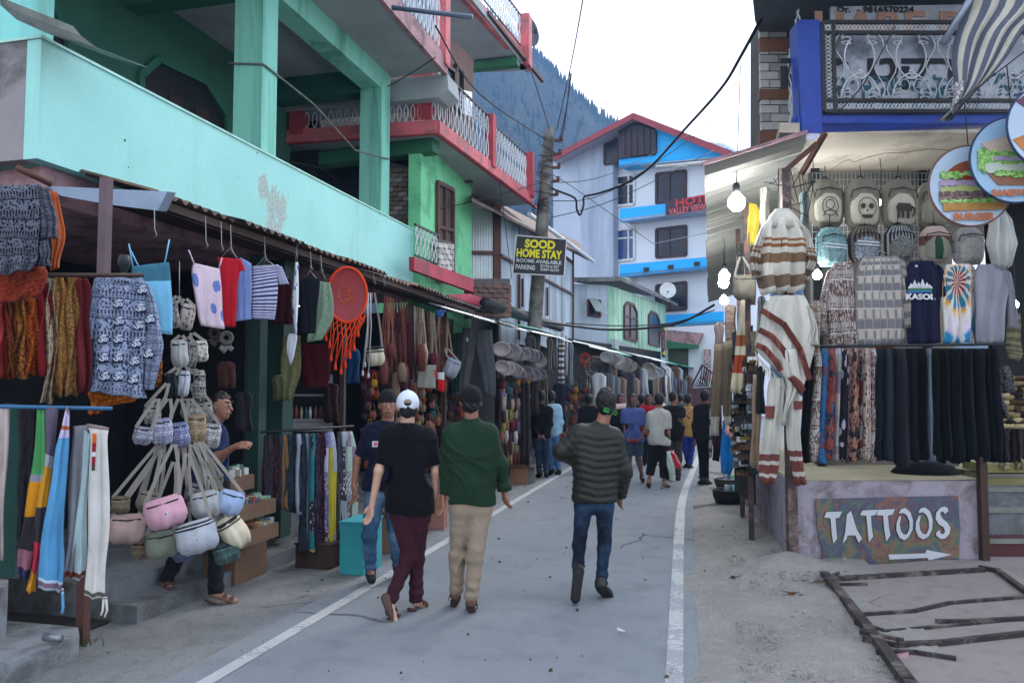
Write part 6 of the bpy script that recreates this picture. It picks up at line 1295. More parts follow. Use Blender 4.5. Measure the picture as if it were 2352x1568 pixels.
def kas(t,pl,lo,off):
 def lt(s_,x,y,sz,m_,sx=1):
  me=text(s_,sz,None,.001,sx,.004);me.transform(Matrix.Translation(lo(pl.w(x,y,off+.058)))@Matrix.Rotation(math.pi/2,4,'X'));ln(me,'printed_word',m_,t,world=False)
 lt('KASOL',2113,682,.075,WPAINT,1.25)
 mb=MB()
 for i,(x,h)in enumerate(((2092,12),(2100,20),(2109,15),(2118,22),(2128,14),(2134,9))):
  a,b,c_=lo(pl.w(x-8,662,off+.055)),lo(pl.w(x+8,662,off+.055)),lo(pl.w(x,662-h,off+.055));mb.prism([a,b,c_],(0,-.002,0))
 o2=ln(mb.mesh('printed_peaks'),'printed_peaks',WPAINT,t,world=False);o2['kind']='stuff'
 mb=MB();mb.prism([lo(pl.w(x,y,off+.055))for x,y in((2085,663),(2140,662),(2140,667),(2085,668))],(0,-.002,0));ln(mb.mesh('printed_meadow'),'printed_meadow',DGREENP,t,world=False)
 mb=MB();mb.prism([lo(pl.w(x,y,off+.055))for x,y in((2085,668),(2140,667),(2140,672),(2085,673))],(0,-.002,0));ln(mb.mesh('printed_river'),'printed_river',mat('river blue print','#2a5f9a',.7,.1,3,0),t,world=False)
 mb=MB();mb.box(lo(pl.w(2104,611,off+.04)),(.025,.003,.02));ln(mb.mesh('neck_label'),'neck_label',WPAINT,t,world=False)
shirt('tee_shirt','navy tee shirt with white mountains and a town name printed on it','tee shirt',[(2088,600,2142,598),(2078,630,2158,628),(2082,700,2160,700),(2084,790,2158,788)],[[(2150,606,2164,618),(2160,650,2174,650),(2160,682,2176,680)]],K('navy jersey','plain',('#1c1f38',)),off=0,extra=kas)
shirt('tee_shirt','spiral tie dye tee shirt in blue, yellow and red beside the navy one','tee shirt',[(2172,608,2226,606),(2164,640,2240,636),(2166,710,2238,710),(2166,788,2236,786)],[[(2222,608,2236,612),(2232,640,2246,640),(2234,668,2250,668)]],K('tie dye','tiedye',('#ffffff',)),off=.03,hook=(2200,592))
shirt('kurta','plain silver grey buttoned kurta at the right end of the shirts','kurta',[(2244,608,2300,606),(2236,640,2318,640),(2236,720,2308,720),(2238,790,2302,785)],[[(2306,618,2320,628),(2315,690,2330,690),(2318,755,2334,750)]],K('silver grey cotton','plain',('#8f919c',)),off=.06,extra=None)
gar('poncho','cream knitted cloth hanging deep behind the right end of the shirts','cloth',kc,[[(2318,720,2340,720),(2312,790,2345,795),(2318,820,2340,830)]],K('cream knit','stripes',('#8f8a70','#6a6652'),8),.05,.02,off=-.1)
mb=MB();mb.ftube([(kp(2285,478,.0),kp(2302,478,.0),.03),(kp(2272,500),kp(2325,505),.08),(kp(2264,560),kp(2335,560),.12),(kp(2275,605),kp(2325,610),.08),(kp(2290,618),kp(2312,618),.02)],14,.02,3)
PLS=mat('translucent white plastic','#b8bab8',.3,.15,6,.5,14,spec=.5)
mb.build('plastic_bag',PLS,None,True,tuple(kp(2300,480)),label='bulging white plastic bag hanging under the round food signs',category='plastic bag')
# long rack of trousers under the shirts
krail=Pl(kp(2000,800,.06),14.5)
mb=MB();mb.tube([krail.w(1842,796),krail.w(2318,790)],.013,8);mb.build('hanging_rail',BLACKM,None,True,tuple(krail.w(2000,796)),label='long black rail with trousers above the tattoo wall',category='rail')
kt=[(1846,26,'plain black','plain',('#101418',)),(1868,18,'white banded wool','bandprint',('#b9b8b4','#6a5650')),(1886,18,'bright blue printed','print',('#1f5f9c','#3a6f9c','#6a4a5a')),(1902,18,'red blue flower printed','print',('#5a2c34','#8a4a44','#3a5a74','#2a2430')),(1918,15,'pale lilac striped','stripes',('#b0a8b4','#c0b4b0','#8a8494','#a8b0ac')),(1932,15,'black elephant printed','block',('#1d1a22','#a8a4b4')),(1945,14,'brown maroon patterned','bandprint',('#4a2c2c','#9c8c88')),(1957,14,'rust printed','print',('#5c2f2a','#a07a6a','#2a2a30')),(1970,14,'dark tapestry','print',('#2c2228','#8c8480','#5a2c2c')),(1983,14,'tan and black printed','print',('#4a3c38','#b4a498')),(1996,15,'red white zigzag','bandprint',('#6a3434','#b4aeb0')),(2010,14,'dark navy','plain',('#1a2230',)),(2022,13,'charcoal blue','plain',('#262c38',)),(2034,13,'washed slate','plain',('#39424e',)),(2045,14,'graphite','plain',('#24262c',)),(2057,24,'baggy dark grey','plain',('#2b2f3a',)),(2078,12,'black','plain',('#14161a',)),(2090,13,'ink blue','plain',('#1a2028',)),(2103,12,'black brown','plain',('#1a1718',)),(2114,12,'jet black','plain',('#0f1114',)),(2125,14,'single pale grey','plain',('#6a7482',)),(2139,13,'bottle green black','plain',('#14201c',)),(2151,13,'dull black','plain',('#15171b',)),(2164,13,'soft black','plain',('#191b20',)),(2177,13,'blue black','plain',('#151b24',)),(2190,13,'dark petrol','plain',('#17222a',)),(2203,14,'midnight','plain',('#161a26',)),(2217,14,'faded black','plain',('#202329',)),(2231,14,'black cotton','plain',('#121418',)),(2245,14,'dark slate','plain',('#222831',)),(2259,16,'coal grey','plain',('#1c1e22',)),(2275,16,'navy black','plain',('#161b28',))]
r4=random.Random(4)
for i,(x,w_,nm,kd_,cs)in enumerate(kt):
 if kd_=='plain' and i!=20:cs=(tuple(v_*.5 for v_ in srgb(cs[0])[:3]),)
 lean=(i-14)*.75;yb=1064-r4.uniform(0,10)+(12 if i==15 else 0);w2=w_*(1.35 if i==15 else 1.12)
 a=[(x+2,800,x+w_*.7,800),(x,850,x+w_,850),(x-1+lean*.4,940,x+w_*1.05+lean*.4,940),(x+lean*.8-2,1010,x+w2+lean*.8,1010),(x+lean-1,yb-12,x+w2+lean-1,yb-12),(x+lean+3,yb,x+w2+lean-6,yb)]
 gar('trousers',nm+' trousers, %s from the left on the long kiosk rail'%ordn[i],'trousers',krail,[a],K('kiosk rack '+nm,kd_,cs,2.2,11,seed=i),.055 if i!=15 else .08,.014,1.3,8,12,off=(.03 if i%2 else-.02)+r4.uniform(-.01,.01),group='trousers on the long kiosk rail')
gar('scarf','orange red scarf rolled behind the long kiosk rail','scarf',kc,[[(2008,792,2050,790),(2005,800,2052,800)]],K('orange scarf','print',('#b4482a','#c47a3a'),4,2),.04,.01,off=-.3)
mb=MB();c0=kp(2125,1078,-.5);mb.lathe(tuple(c0-V((0,0,.05))),[(.0,-.05),(.3,-.05),(.34,.03),(.26,.1),(.12,.13),(0,.13)],14,sy=.6);mb.build('cloth_bundle',K('black cloth bundle','plain',('#15171b',)),None,True,tuple(c0),label='black cloth bundle lying on the cream counter under the rack',category='bundle')
# stairs and goods on the right
ss=thing('side_stairs','dark steps rising beside the right end of the tattoo wall','stairs',tuple(kp(2300,1285,-.3)))
for i,(y0,y1,m_)in enumerate(((1240,1275,mat('dark red step','#4c2a2c',.8,.2,2,.2)),(1170,1238,CONC),(1122,1170,CONC),(1088,1122,mat('mossy cream step','#7c7a50',.8,.2,2,.2)))):
 off=-.15-i*.3;x0_=2262;a=kp(2266,y0,off).z;b=kp(2266,y1,off).z;p0,p1=kp(2266,y1,off).xy.to_3d(),kp(2460,y1,off).xy.to_3d()
 mb=MB();mb.prism([p0,p1,p1+kb*1.6,p0+kb*1.6],(0,0,a));stp=mb.build('step',m_,ss);mb=MB();mb.prism([p0-kb*.02+V((0,0,a-.03)),p1-kb*.02+V((0,0,a-.03)),p1+kb*.05+V((0,0,a-.03)),p0+kb*.05+V((0,0,a-.03))],(0,0,.035));mb.build('nosing',mat('worn pale nosing','#777872',.8,.3,4,.2),stp)
gs=Pl(kp(2320,900,-1.0),14.5);r6=random.Random(9)
mb=MB();mb.prism(gs.q([(2268,1066),(2460,1066),(2460,1085),(2268,1085)],0),kb*.5);mb.build('goods_shelf',mat('olive shelf board','#7a7648',.7,.2,2,.1),None,False,tuple(gs.w(2320,1070)),label='olive painted shelf above the side steps',category='shelf')
TW=[K('tan wrap','plain',('#8a7856',)),K('cream wrap','plain',('#b0a27c',)),K('brown wrap','plain',('#4a3828',)),K('dark wrap','plain',('#241c18',))];TWN=['tan','cream','brown','dark']
for j in range(9):
 for i in range(4):
  k_=r6.randrange(4)if j<8 else 1;x,y=2298+i*18+r6.uniform(-4,4),868+j*14+r6.uniform(-3,3);mb=MB();mb.ftube([(V((-.07,0,.025)),V((.07,0,.03)),.03),(V((-.075,0,0)),V((.075,0,0)),.05),(V((-.06,0,-.03)),V((.06,0,-.02)),.03)],6,.008)
  p=gs.w(x,y,.05);t_o=ln(mb.mesh('rolled_cloth',True),'rolled_cloth',TW[k_],None,tuple(p),KP.a+r6.uniform(-.4,.4));tag(t_o,TWN[k_]+' rolled cloth in the right edge heap, layer %s, %s along'%(ordn[j],ordn[i]),'cloth','rolled cloths at the right edge')
for i,(x,y,w_,h_,c_)in enumerate(((2300,990,34,70,'#3a2e28'),(2332,985,30,76,'#2a211e'),(2306,1058,26,20,'#9a8c6a'),(2340,1052,28,24,'#8a7c5c'))):
 garr(i,x-w_/2,x+w_/2,y,y+h_,K('goods '+c_,'plain',(c_,)),('dark brown','darkest brown','tan','sandy')[i]+' cloth bag on the shelf by the side steps, %s'%('upper left','upper right','low left','low right')[i],Y=gs.w(x,y).y,cat='bag')
for i,(x,y,x2,y2)in enumerate(((2268,820,2300,880),(2278,880,2312,960),(2300,840,2318,900))):
 gar('scarf',('upper','lower','thin')[i]+' grey and white scarf hanging off the right end of the rack','scarf',krail,[[(x,y,x+14,y),(x+10,(y+y2)/2,x+26,(y+y2)/2),(x2-6,y2,x2+6,y2)]],K('edge scarf','print',('#8a8c94','#4c4a50'),3,8),.03,.02,off=-.04)
 # striped cloth awning and round signs
pc=Pl(kp(2250,150,.9),14.5-8)
gar('striped_awning_cloth','grey and white striped cloth slung over a pole above the round food signs','awning cloth',pc,[[(2235,-70,2440,-70),(2212,20,2420,10),(2192,90,2360,60),(2186,150,2310,130),(2190,200,2262,190),(2185,245,2222,232),(2160,276,2185,274)]],K('awning stripe','vstripes',('#5c6272','#b9b6ac'),5.5,1),.02,.03,2.5,22,18)
gar('flyer_strip','crumpled printed flyer strip hanging on the lower edge of the striped cloth','flyer',pc,[[(2192,190,2214,186),(2188,225,2210,222),(2178,262,2196,256)]],K('flyer print','print',('#a8b4c4','#7c6a6c','#c4c4c0'),4,8),.004,.006,off=.05)
mb=MB();mb.tube([pc.w(2166,100,.05),pc.w(2262,-60,.05)],.03,12);mb.build('awning_pole',mat('grey steel pole','#7c8494',.35,.15,3,0,metal=.5),None,True,tuple(pc.w(2166,100)),label='thick grey steel pole holding the striped cloth',category='pole')
cable([pc.w(2351,120,.1),pc.w(2240,205,.1),pc.w(2190,245,.1)],.006,BLK,'thin cord along the lower edge of the striped cloth',name='cord',cat='cord',n=3)
def roundsign(name,label,x,y,r,off,rimm,word,wcol,layers,a=12.0,bgc='#a8bcd0'):
 pl=Pl(kp(x,y,off),a);o=pl.w(x,y);s_=(pl.w(x+1,y)-o).length;r_=r*s_;t=thing(name,label,'sign',tuple(o),pl.a)
 E_=lambda u,v,yo=0:V((u*r_,-.02-yo,v*r_))
 mb=MB();mb.lathe((0,0,0),[(0,.0),(r_,.0),(r_,.018),(0,.0185)],48,axis='Y');ln(mb.mesh('disc'),'disc',mat('sign backing '+name,bgc,.35,.15,1.5,0),t,world=False)
 mb=MB();mb.tube([V((r_*math.cos(k*.1309),-.01,r_*math.sin(k*.1309)))for k in range(48)],.012,6,closed=True);ln(mb.mesh('rim',True),'rim',rimm,t,world=False)
 for nm,m_,poly,d_ in layers:
  mb=MB();mb.prism([E_(u,v,d_*.003)for u,v in poly],(0,.004,0));ln(mb.mesh(nm),nm,m_,t,world=False)
 me=text(word,r_*.235 if len(word)<8 else r_*.2,None,.002,1.1,.004);me.transform(Matrix.Translation((r_*.02,-.045,-r_*.79))@Matrix.Rotation(math.pi/2,4,'X'));ln(me,'lettering',wcol,t,world=False)
 mb=MB();mb.bar(V((0,.0,r_)),V((0,.05,r_+.5)),.008);ln(mb.mesh('wire'),'hanging_wire',BLK,t,world=False)
def wavy(x0,x1,y,h,n,amp,seed=0,tilt=0.0,rnd_=.0):
 r=random.Random(seed);top=[(x0+(x1-x0)*i/n,y+h/2+tilt*(i/n-.5)-rnd_*(2*i/n-1)**2+r.uniform(-amp,amp))for i in range(n+1)];bot=[(x0+(x1-x0)*i/n,y-h/2+tilt*(i/n-.5)+r.uniform(-amp,amp))for i in range(n,-1,-1)];return top+bot
BUN=mat('toasted bun print','#b08040',.5,.3,9,0);BUNT=mat('bun top print','#8a4a2c',.5,.35,9,0);PAT=mat('grilled patty print','#5a3430',.6,.5,22,0,stain=('#8c7c7c',.4,30));LET=mat('lettuce print','#4c9a34',.5,.4,14,0,stain=('#a8c87c',.4,24));TOM=mat('tomato print','#a83028',.4,.4,10,0);ONI=mat('onion print','#a894b4',.5,.3,14,0);CHE=mat('pale cheese print','#a8b070',.5,.2,8,0)
PALEB=mat('pale bun print','#c4ac84',.5,.2,6,0)
ORL=mat('orange brown letters','#b0602c',.5,.1,3,0)
roundsign('burger_sign','round hanging sign with a printed hamburger, lowest of the round signs',2226,428,95,.55,mat('brown sign rim','#6a4a44',.5,.2,3,0),'BURGER',ORL,[('print_bun_top',BUNT,[(-.62,.28)]+[(-.62+1.2*i/10,.28+.34*math.sin(math.pi*i/10)**.8)for i in range(1,10)]+[(.62,.32)],1),('print_pale_bun',PALEB,wavy(-.2,.9,.66,.2,8,.01,3,.0,.2),0),('print_lettuce',LET,wavy(-.74,.6,.26,.18,22,.04,1),3),('print_tomato',TOM,wavy(-.2,.5,.16,.16,8,.01,2),4),('print_onion',ONI,wavy(-.76,.1,.06,.13,12,.02,5),5),('print_patty',PAT,wavy(-.66,.62,.12,.16,14,.03,9),2),('print_cheese',CHE,wavy(-.74,.3,-.08,.14,14,.03,4),6),('print_patty',PAT,wavy(-.78,.8,-.22,.34,18,.02,6,0,.1),5),('print_lettuce',LET,wavy(-.76,.84,-.38,.1,24,.03,7,.04),7),('print_bun_bottom',BUN,wavy(-.7,.8,-.52,.2,12,.005,8,.04),6)])
roundsign('sandwich_sign','round sign with a printed sandwich overlapping the burger sign',2327,368,102,.75,mat('navy sign rim','#23345c',.5,.2,3,0),'SANDWICH',ORL,[('print_bread',mat('brown crust print','#8a5c44',.5,.3,9,0),[(-.75,.3),(-.55,.2),(.9,.34),(.9,.0),(-.6,.08)],1),('print_bread_face',mat('pale bread print','#b4a494',.6,.2,9,0),[(-.76,.38),(.2,.66),(.95,.5),(.9,.3),(-.5,.14)],2),('print_lettuce',LET,wavy(-.84,.4,-.06,.5,26,.07,11,-.1),4),('print_onion',ONI,wavy(-.5,.7,.02,.1,10,.02,12),5),('print_egg',mat('pale egg print','#b8c0b4',.5,.15,6,0),wavy(-.7,.2,-.2,.2,9,.04,13),6),('print_bread',MATS['brown crust print'],[(-.62,-.34),(.9,-.3),(.8,-.62),(-.4,-.6)],3),('print_lettuce',LET,wavy(-.5,.6,-.34,.14,16,.04,14),7)],bgc='#8fb0cc')
roundsign('third_round_sign','round food sign cut off by the right edge of the picture',2412,292,102,.95,mat('navy sign rim','#23345c',.5,.2,3,0),'PIZZA',ORL,[('print_orange',mat('orange food print','#b8743c',.5,.3,7,0),[(-.9,-.3),(-.4,-.1),(.6,-.2),(.7,-.7),(-.5,-.75)],1),('print_purple',mat('dark purple print','#5c3048',.5,.2,5,0),[(-.8,.6),(-.5,.8),(.3,.9),(.2,.5),(-.6,.45)],1)])
# goods hanging along the street side of the kiosk
def sg_(label,rows,m,Y,th=.03,fold=.015,name='shawl',cat='shawl',off=0,extra=None):return gar(name,label,cat,facing(AY(rows[0][0],rows[0][1],Y)),[rows],m,th,fold,2,10,12,off,extra=extra)
BRN=K('brown shawl wool','bands',[(0,'#b4ada4'),(.3,'#6f6250'),(.9,'#837662')])
sg_('taupe shawl with pale fringe end hanging below the smallest bulb',[(1640,790,1662,790),(1636,860,1664,860),(1630,950,1654,950),(1636,1000,1650,1000)],BRN,11.2)
sg_('second taupe shawl just right of the first one',[(1660,785,1684,780),(1658,860,1684,860),(1660,940,1680,940),(1664,990,1676,990)],K('brown shawl wool b','bands',[(0,'#a8a49c'),(.25,'#5c5244'),(.9,'#746856')]),10.9)
sg_('white shawl with orange red band glowing in the bulb light',[(1700,690,1718,690),(1692,760,1722,760),(1684,830,1716,830),(1678,900,1706,905)],K('glow shawl','bands',[(0,'#cfc4a8'),(.22,'#a8482c'),(.4,'#d4ccb4'),(.5,'#a86a44'),(.62,'#d2c8b0')]),9.6)
bag('round grey felt cap bag hanging left of the hooded poncho',facing(AY(1709,660,9.2)),(1709,660),54,60,K('khaki felt','plain',('#7c7668',)),.06,0,[(1702,590)])
sg_('yellow plastic rain cape behind the large bulb',[(1718,466,1738,470),(1712,500,1746,500),(1716,560,1734,565)],mat('yellow plastic','#b8a42c',.4,.2,4,.2,20),9.4,name='rain_cape',cat='cape')
sg_('pale grey green scarf hanging right of the cap bag',[(1740,700,1756,700),(1734,780,1750,780),(1730,800,1742,810)],K('grey green scarf','plain',('#8c9088',)),9.0,name='scarf',cat='scarf')
sg_('long tan draped cloth beside the banded woollen trousers',[(1728,860,1752,860),(1726,960,1748,960),(1722,1070,1742,1080)],K('tan drape','plain',('#9a8470',)),9.0,name='drape',cat='drape')
sg_('violet grey drape left of the tan one',[(1716,860,1730,860),(1712,960,1728,960),(1708,1060,1722,1064)],K('violet drape','vstripes',('#6c6474','#54505c'),4),9.5,name='drape',cat='drape')
def towel_fr(t,pl,lo,off):pass
sg_('beige towel hanging in front of the small dark goods',[(1702,960,1730,962),(1698,1030,1728,1035),(1696,1068,1724,1075)],K('beige towel','plain',('#9c9482',)),9.7,name='towel',cat='towel')
sg_('bright blue child dress hanging by the kiosk side',[(1660,965,1682,965),(1656,1000,1690,1005),(1654,1060,1692,1050),(1655,1085,1678,1090)],K('bright blue cotton','plain',('#1b6fb4',)),11.0,name='child_dress',cat='dress')
sg_('grey knitted top piece above the blue child dress',[(1664,905,1680,905),(1662,940,1684,940),(1662,965,1682,965)],K('grey knit stripe','stripes',('#6c6c70','#4c4c52'),5),11.1,name='knit_top',cat='top')
for i,(x,y,c_)in enumerate(((1680,990,'#c0344c'),(1692,984,'#c87a2c'),(1700,996,'#a83a6a'))):
 mb=MB();mb.lathe((0,0,0),[(0,-.07),(.07,-.05),(.09,0),(.06,.06),(0,.08)],10);o=ln(mb.mesh('cloth_ball',True),'flower_bunch',K('bunch '+c_,'print',(c_,'#d8b0a0'),5,5),None,tuple(AY(x,y,10.3)));tag(o,('pink','orange','magenta')[i]+' patterned cloth ball bunched beside the blue dress','cloth ball')
sg_('dark wine shawl beside the tall man in black',[(1640,935,1656,935),(1636,1000,1658,1000),(1636,1055,1652,1060)],K('dark wine shawl','plain',('#2c1c26',)),12.5)
sg_('white banded scarf between the tall man in black and the wine shawl',[(1630,930,1637,930),(1628,1000,1636,1000),(1628,1050,1634,1050)],K('white banded scarf','stripes',('#b4b2b0','#b4b2b0','#5c4a48'),4),12.8,name='scarf',cat='scarf')
r7=random.Random(17);gls=MB();gls.box((-.03,0,0),(.05,.01,.035));gls.box((.03,0,0),(.05,.01,.035));gls.box((0,0,.012),(.03,.008,.008));gme2=gls.mesh('sunglasses');gme2.materials.append(BLACKM)
GM=[(BLACKM,'black'),(TIN,'silver'),(K('brown lens','plain',('#5a4432',)),'brown'),(WPAINT,'white'),(K('amber lens','plain',('#7c6a34',)),'amber')]
for i in range(120):
 x=r7.uniform(1684,1726)+(0 if i%2 else 6);y=r7.uniform(820,1095);Yd=10.2-(x-1684)/42*.9
 if 960<y<1070 and x>1698:x-=14
 k_=r7.choice((0,0,0,1,2,3,2,0,1,0,4)if i%3 else(0,2));o=ln(gme2,'sunglasses',None,None,tuple(AY(x,y,Yd)),r7.uniform(-.6,1.0));o.scale=(1.1,1.5,r7.uniform(.9,1.8));swapmat(o,0,GM[k_][0]);tag(o,GM[k_][1]+' sunglasses on the kiosk side board, %s row down, %s half'%(ordn[int((y-820)/18)],'road' if x<1708 else 'shop'),'sunglasses','sunglasses on the kiosk side board')
mb=MB();a,b=AY(1688,1100,10.5),AY(1735,1100,9.3);mb.prism([V((a.x,a.y,.4)),V((b.x,b.y,.4)),V((b.x,b.y,2.4)),V((a.x,a.y,2.4))],kb*.04);mb.build('display_board',BLACKI,None,False,(a.x,a.y,.4),label='dark board carrying the small goods at the kiosk side',category='board')
for i,(px,py,w_,h_,lb,m_)in enumerate(((1672,1156,.22,.2,'black woven basket on the dusty verge by the kiosk',BLACKI),(1668,1120,.2,.16,'wire rimmed basket behind the black one',mat('dark wicker','#3a342e',.8,.3,8,.4,40)))):
 p=G(px,py);t=thing('basket',lb,'basket',(p.x,p.y,0));mb=MB();mb.lathe((0,0,0),[(w_*.8,0),(w_,h_*.6),(w_*1.02,h_),(w_*.9,h_),(w_*.8,h_*.5),(0,h_*.4)],16);ln(mb.mesh('body',True),'body',m_,t,world=False)
 mb=MB();mb.tube([V((w_*1.02*math.cos(q*.4),w_*1.02*math.sin(q*.4),h_))for q in range(16)],.012,5,closed=True);ln(mb.mesh('rim',True),'rim',TIN if i else BLACKM,t,world=False)
 for q in range(3):
  mb=MB();mb.ftube([(V((-.05+q*.05,0,h_+.08)),V((.03+q*.05,0,h_+.07)),.03),(V((-.07+q*.05,0,h_*.6)),V((.05+q*.05,0,h_*.6)),.04)],5);ln(mb.mesh('folded_item',True),'folded_item',TC[(5,4,8)[q]],t,world=False)
  # slab and iron frame on the ground at the lower right
sl_=[G(*p)for p in((1885,1318),(1905,1345),(2075,1568),(2200,1720),(2900,1720),(2900,1290),(2260,1284),(1990,1304))]
sheet('concrete_path',[(p.x,p.y)for p in sl_],.03,SLAB)
IRON2=mat('dusty dark iron','#332e2e',.7,.35,6,.35,60,metal=.2,stain=('#6a605c',.26,5))
fr_=thing('iron_floor_frame','rusty iron frame with bent cross bars lying on the cement slab','iron frame',tuple(G(2150,1430)))
def gb2(pts,w_,h_=None,name='cross_bar',dz=.035,tilt=0):
 mb=MB();P=[G(x,y)+V((0,0,dz-.012+(tilt*i)))for i,(x,y)in enumerate(pts)]
 for i in range(len(P)-1):mb.bar(P[i]+V((0,0,w_/2)),P[i+1]+(P[i+1]-P[i]).normalized()*w_*.4+V((0,0,w_/2)),w_,h_ or w_)
 mb.build(name,IRON2,fr_)
gb2([(1893,1330),(2000,1468),(2085,1585),(2140,1660)],.07,.045,'side_rail',.03)
gb2([(1905,1342),(2255,1320)],.045,.05,'end_rail',.032);gb2([(2250,1314),(2290,1322),(2351,1368),(2420,1420)],.045,.05,'side_rail',.032)
gb2([(1958,1424),(2100,1415),(2180,1396),(2420,1376)],.03);gb2([(2150,1440),(2200,1441),(2420,1430)],.035)
gb2([(1964,1438),(2035,1462),(2140,1452),(2420,1425)],.03,dz=.03);gb2([(1982,1480),(2060,1496),(2160,1492),(2420,1462)],.04);gb2([(1975,1472),(2070,1492)],.03,dz=.06)
gb2([(2012,1508),(2100,1512),(2190,1526)],.035,dz=.03);gb2([(1925,1352),(1988,1352)],.03);gb2([(1895,1350),(1925,1334)],.025,dz=.07)
for i,(x,y,c_,lb,s_)in enumerate(((1424,1455,'#c9c4c0','crumpled white and red sweet wrapper on the road',.05),(1858,1390,'#5aa06a','green bottle cap sized wrapper on the dusty verge',.03),(1812,1370,'#6a5038','dry brown twig bark near the iron frame',.09),(1690,1333,'#5a4a3a','dry curled leaf on the verge left of the kiosk',.07),(2060,1500+15,'#9a7a80','torn pinkish plastic strip by the iron rail',.09),(1880,1342,'#a08a5a','yellow brown leaf at the corner of the iron frame',.06),(700,1366,'#5a4038','small brown leaf on the pavement left of the white line',.08),(1545,1545,'#b4b8b8','bit of white paper on the edge of the road',.03))):
 p=G(x,y);mb=MB();r=random.Random(i);P=[(p.x+s_*r.uniform(-1,1),p.y+s_*r.uniform(-.6,.6),.012+s_*r.uniform(0,.5))for _ in range(7)]
 b_=mb.add(P);[mb.face([b_+q,b_+q+1,b_+q+2])for q in range(5)];o=mb.build('litter_scrap',mat('scrap '+c_,c_,.8,.3,20,0),None,False,(p.x,p.y,.0));tag(o,lb,'litter')
for i,(x0,y0,x1,y1,Y_,c1,c2,kd_,lb)in enumerate(((1640,740,1662,800,12.2,'#7a6c68','#5a4c4a','plain','brownish jacket hanging far along the kiosk side under the smallest bulb'),(1664,700,1690,790,11.0,'#8a8278','#6a5248','bandprint','banded woollen shawl behind the glowing white one'),(1690,560,1712,640,10.2,'#6c6e6a','#4a4a48','print','grey patterned bag strap bundle above the round felt bag'),(1714,580,1736,700,9.4,'#7a7260','#5c5444','plain','khaki cloth hanging left of the hooded poncho'),(1740,680,1758,800,8.9,'#5c6064','#3c3e44','plain','dark grey cloth behind the diagonal banded poncho'),(1700,780,1722,860,9.9,'#3c3a36','#8a867c','print','black and white patterned scarf over the goods board'),(1722,760,1742,860,9.3,'#4c423a','#6f665a','print','brown patterned scarf beside the white diagonal poncho'),(1652,850,1676,930,11.6,'#4a4844','#6a665c','plain','dark olive cloth behind the taupe shawls'),(1736,840,1756,950,8.9,'#2c2c30','#4a4a50','plain','black cloth strip left of the banded woollen trousers'),(1858,690,1884,800,8.2,'#b9b6ae','#7a5a50','bandprint','banded scarf between the diagonal poncho and the banded jacket'),(1744,430,1768,520,8.9,'#8a877c','#5c5a52','plain','hemp sling bag hanging under the wire tangle'),(1836,440,1858,520,8.6,'#7c8a8a','#4c5454','vstripes','striped sling bag right of the corner post top'))):
 garr(i,x0,x1,y0,y1,K('side cloth %d'%i,kd_,(c1,c2),5,8),lb,Y=Y_,cat='cloth')
 # people: bodies as one smooth surface
def snets(F,org,h):
 ins=F<0;nx,ny,nz=F.shape
 c=np.zeros((nx-1,ny-1,nz-1),np.int8)
 for a in(0,1):
  for b in(0,1):
   for d in(0,1):c+=ins[a:nx-1+a,b:ny-1+b,d:nz-1+d]
 act=(c>0)&(c<8);I=np.argwhere(act);idx=-np.ones(act.shape,np.int64);idx[act]=np.arange(len(I))
 acc=np.zeros((len(I),3));n=np.zeros(len(I))
 cor=[(a,b,d)for a in(0,1)for b in(0,1)for d in(0,1)]
 val={q:F[I[:,0]+q[0],I[:,1]+q[1],I[:,2]+q[2]].astype(np.float64)for q in cor}
 for p in cor:
  for ax in range(3):
   if p[ax]==0:
    q=list(p);q[ax]=1;q=tuple(q);a,b=val[p],val[q];m=(a<0)!=(b<0);t=np.where(m,a/np.where(m,a-b,1),0)
    pt=np.array(p,float)[None].repeat(len(I),0);pt[:,ax]+=t;acc+=pt*m[:,None];n+=m
 vs=(I+acc/n[:,None])*h+org
 fs=[]
 for ax in range(3):
  u,w_=[(1,2),(2,0),(0,1)][ax]
  sl0=[slice(None)]*3;sl1=[slice(None)]*3;sl0[ax]=slice(0,-1);sl1[ax]=slice(1,None)
  e=ins[tuple(sl0)]!=ins[tuple(sl1)];E=np.argwhere(e)
  ok=(E[:,u]>0)&(E[:,w_]>0)&(E[:,u]<F.shape[u]-1)&(E[:,w_]<F.shape[w_]-1);E=E[ok]
  def g(du,dw):
   q=E.copy();q[:,u]-=du;q[:,w_]-=dw;return idx[q[:,0],q[:,1],q[:,2]]
  a,b,c_,d=g(0,0),g(1,0),g(1,1),g(0,1)
  s_=ins[E[:,0],E[:,1],E[:,2]]
  Q=np.stack([a,b,c_,d],1);Q[~s_]=Q[~s_][:,::-1];fs.append(Q)
 return vs,np.concatenate(fs)
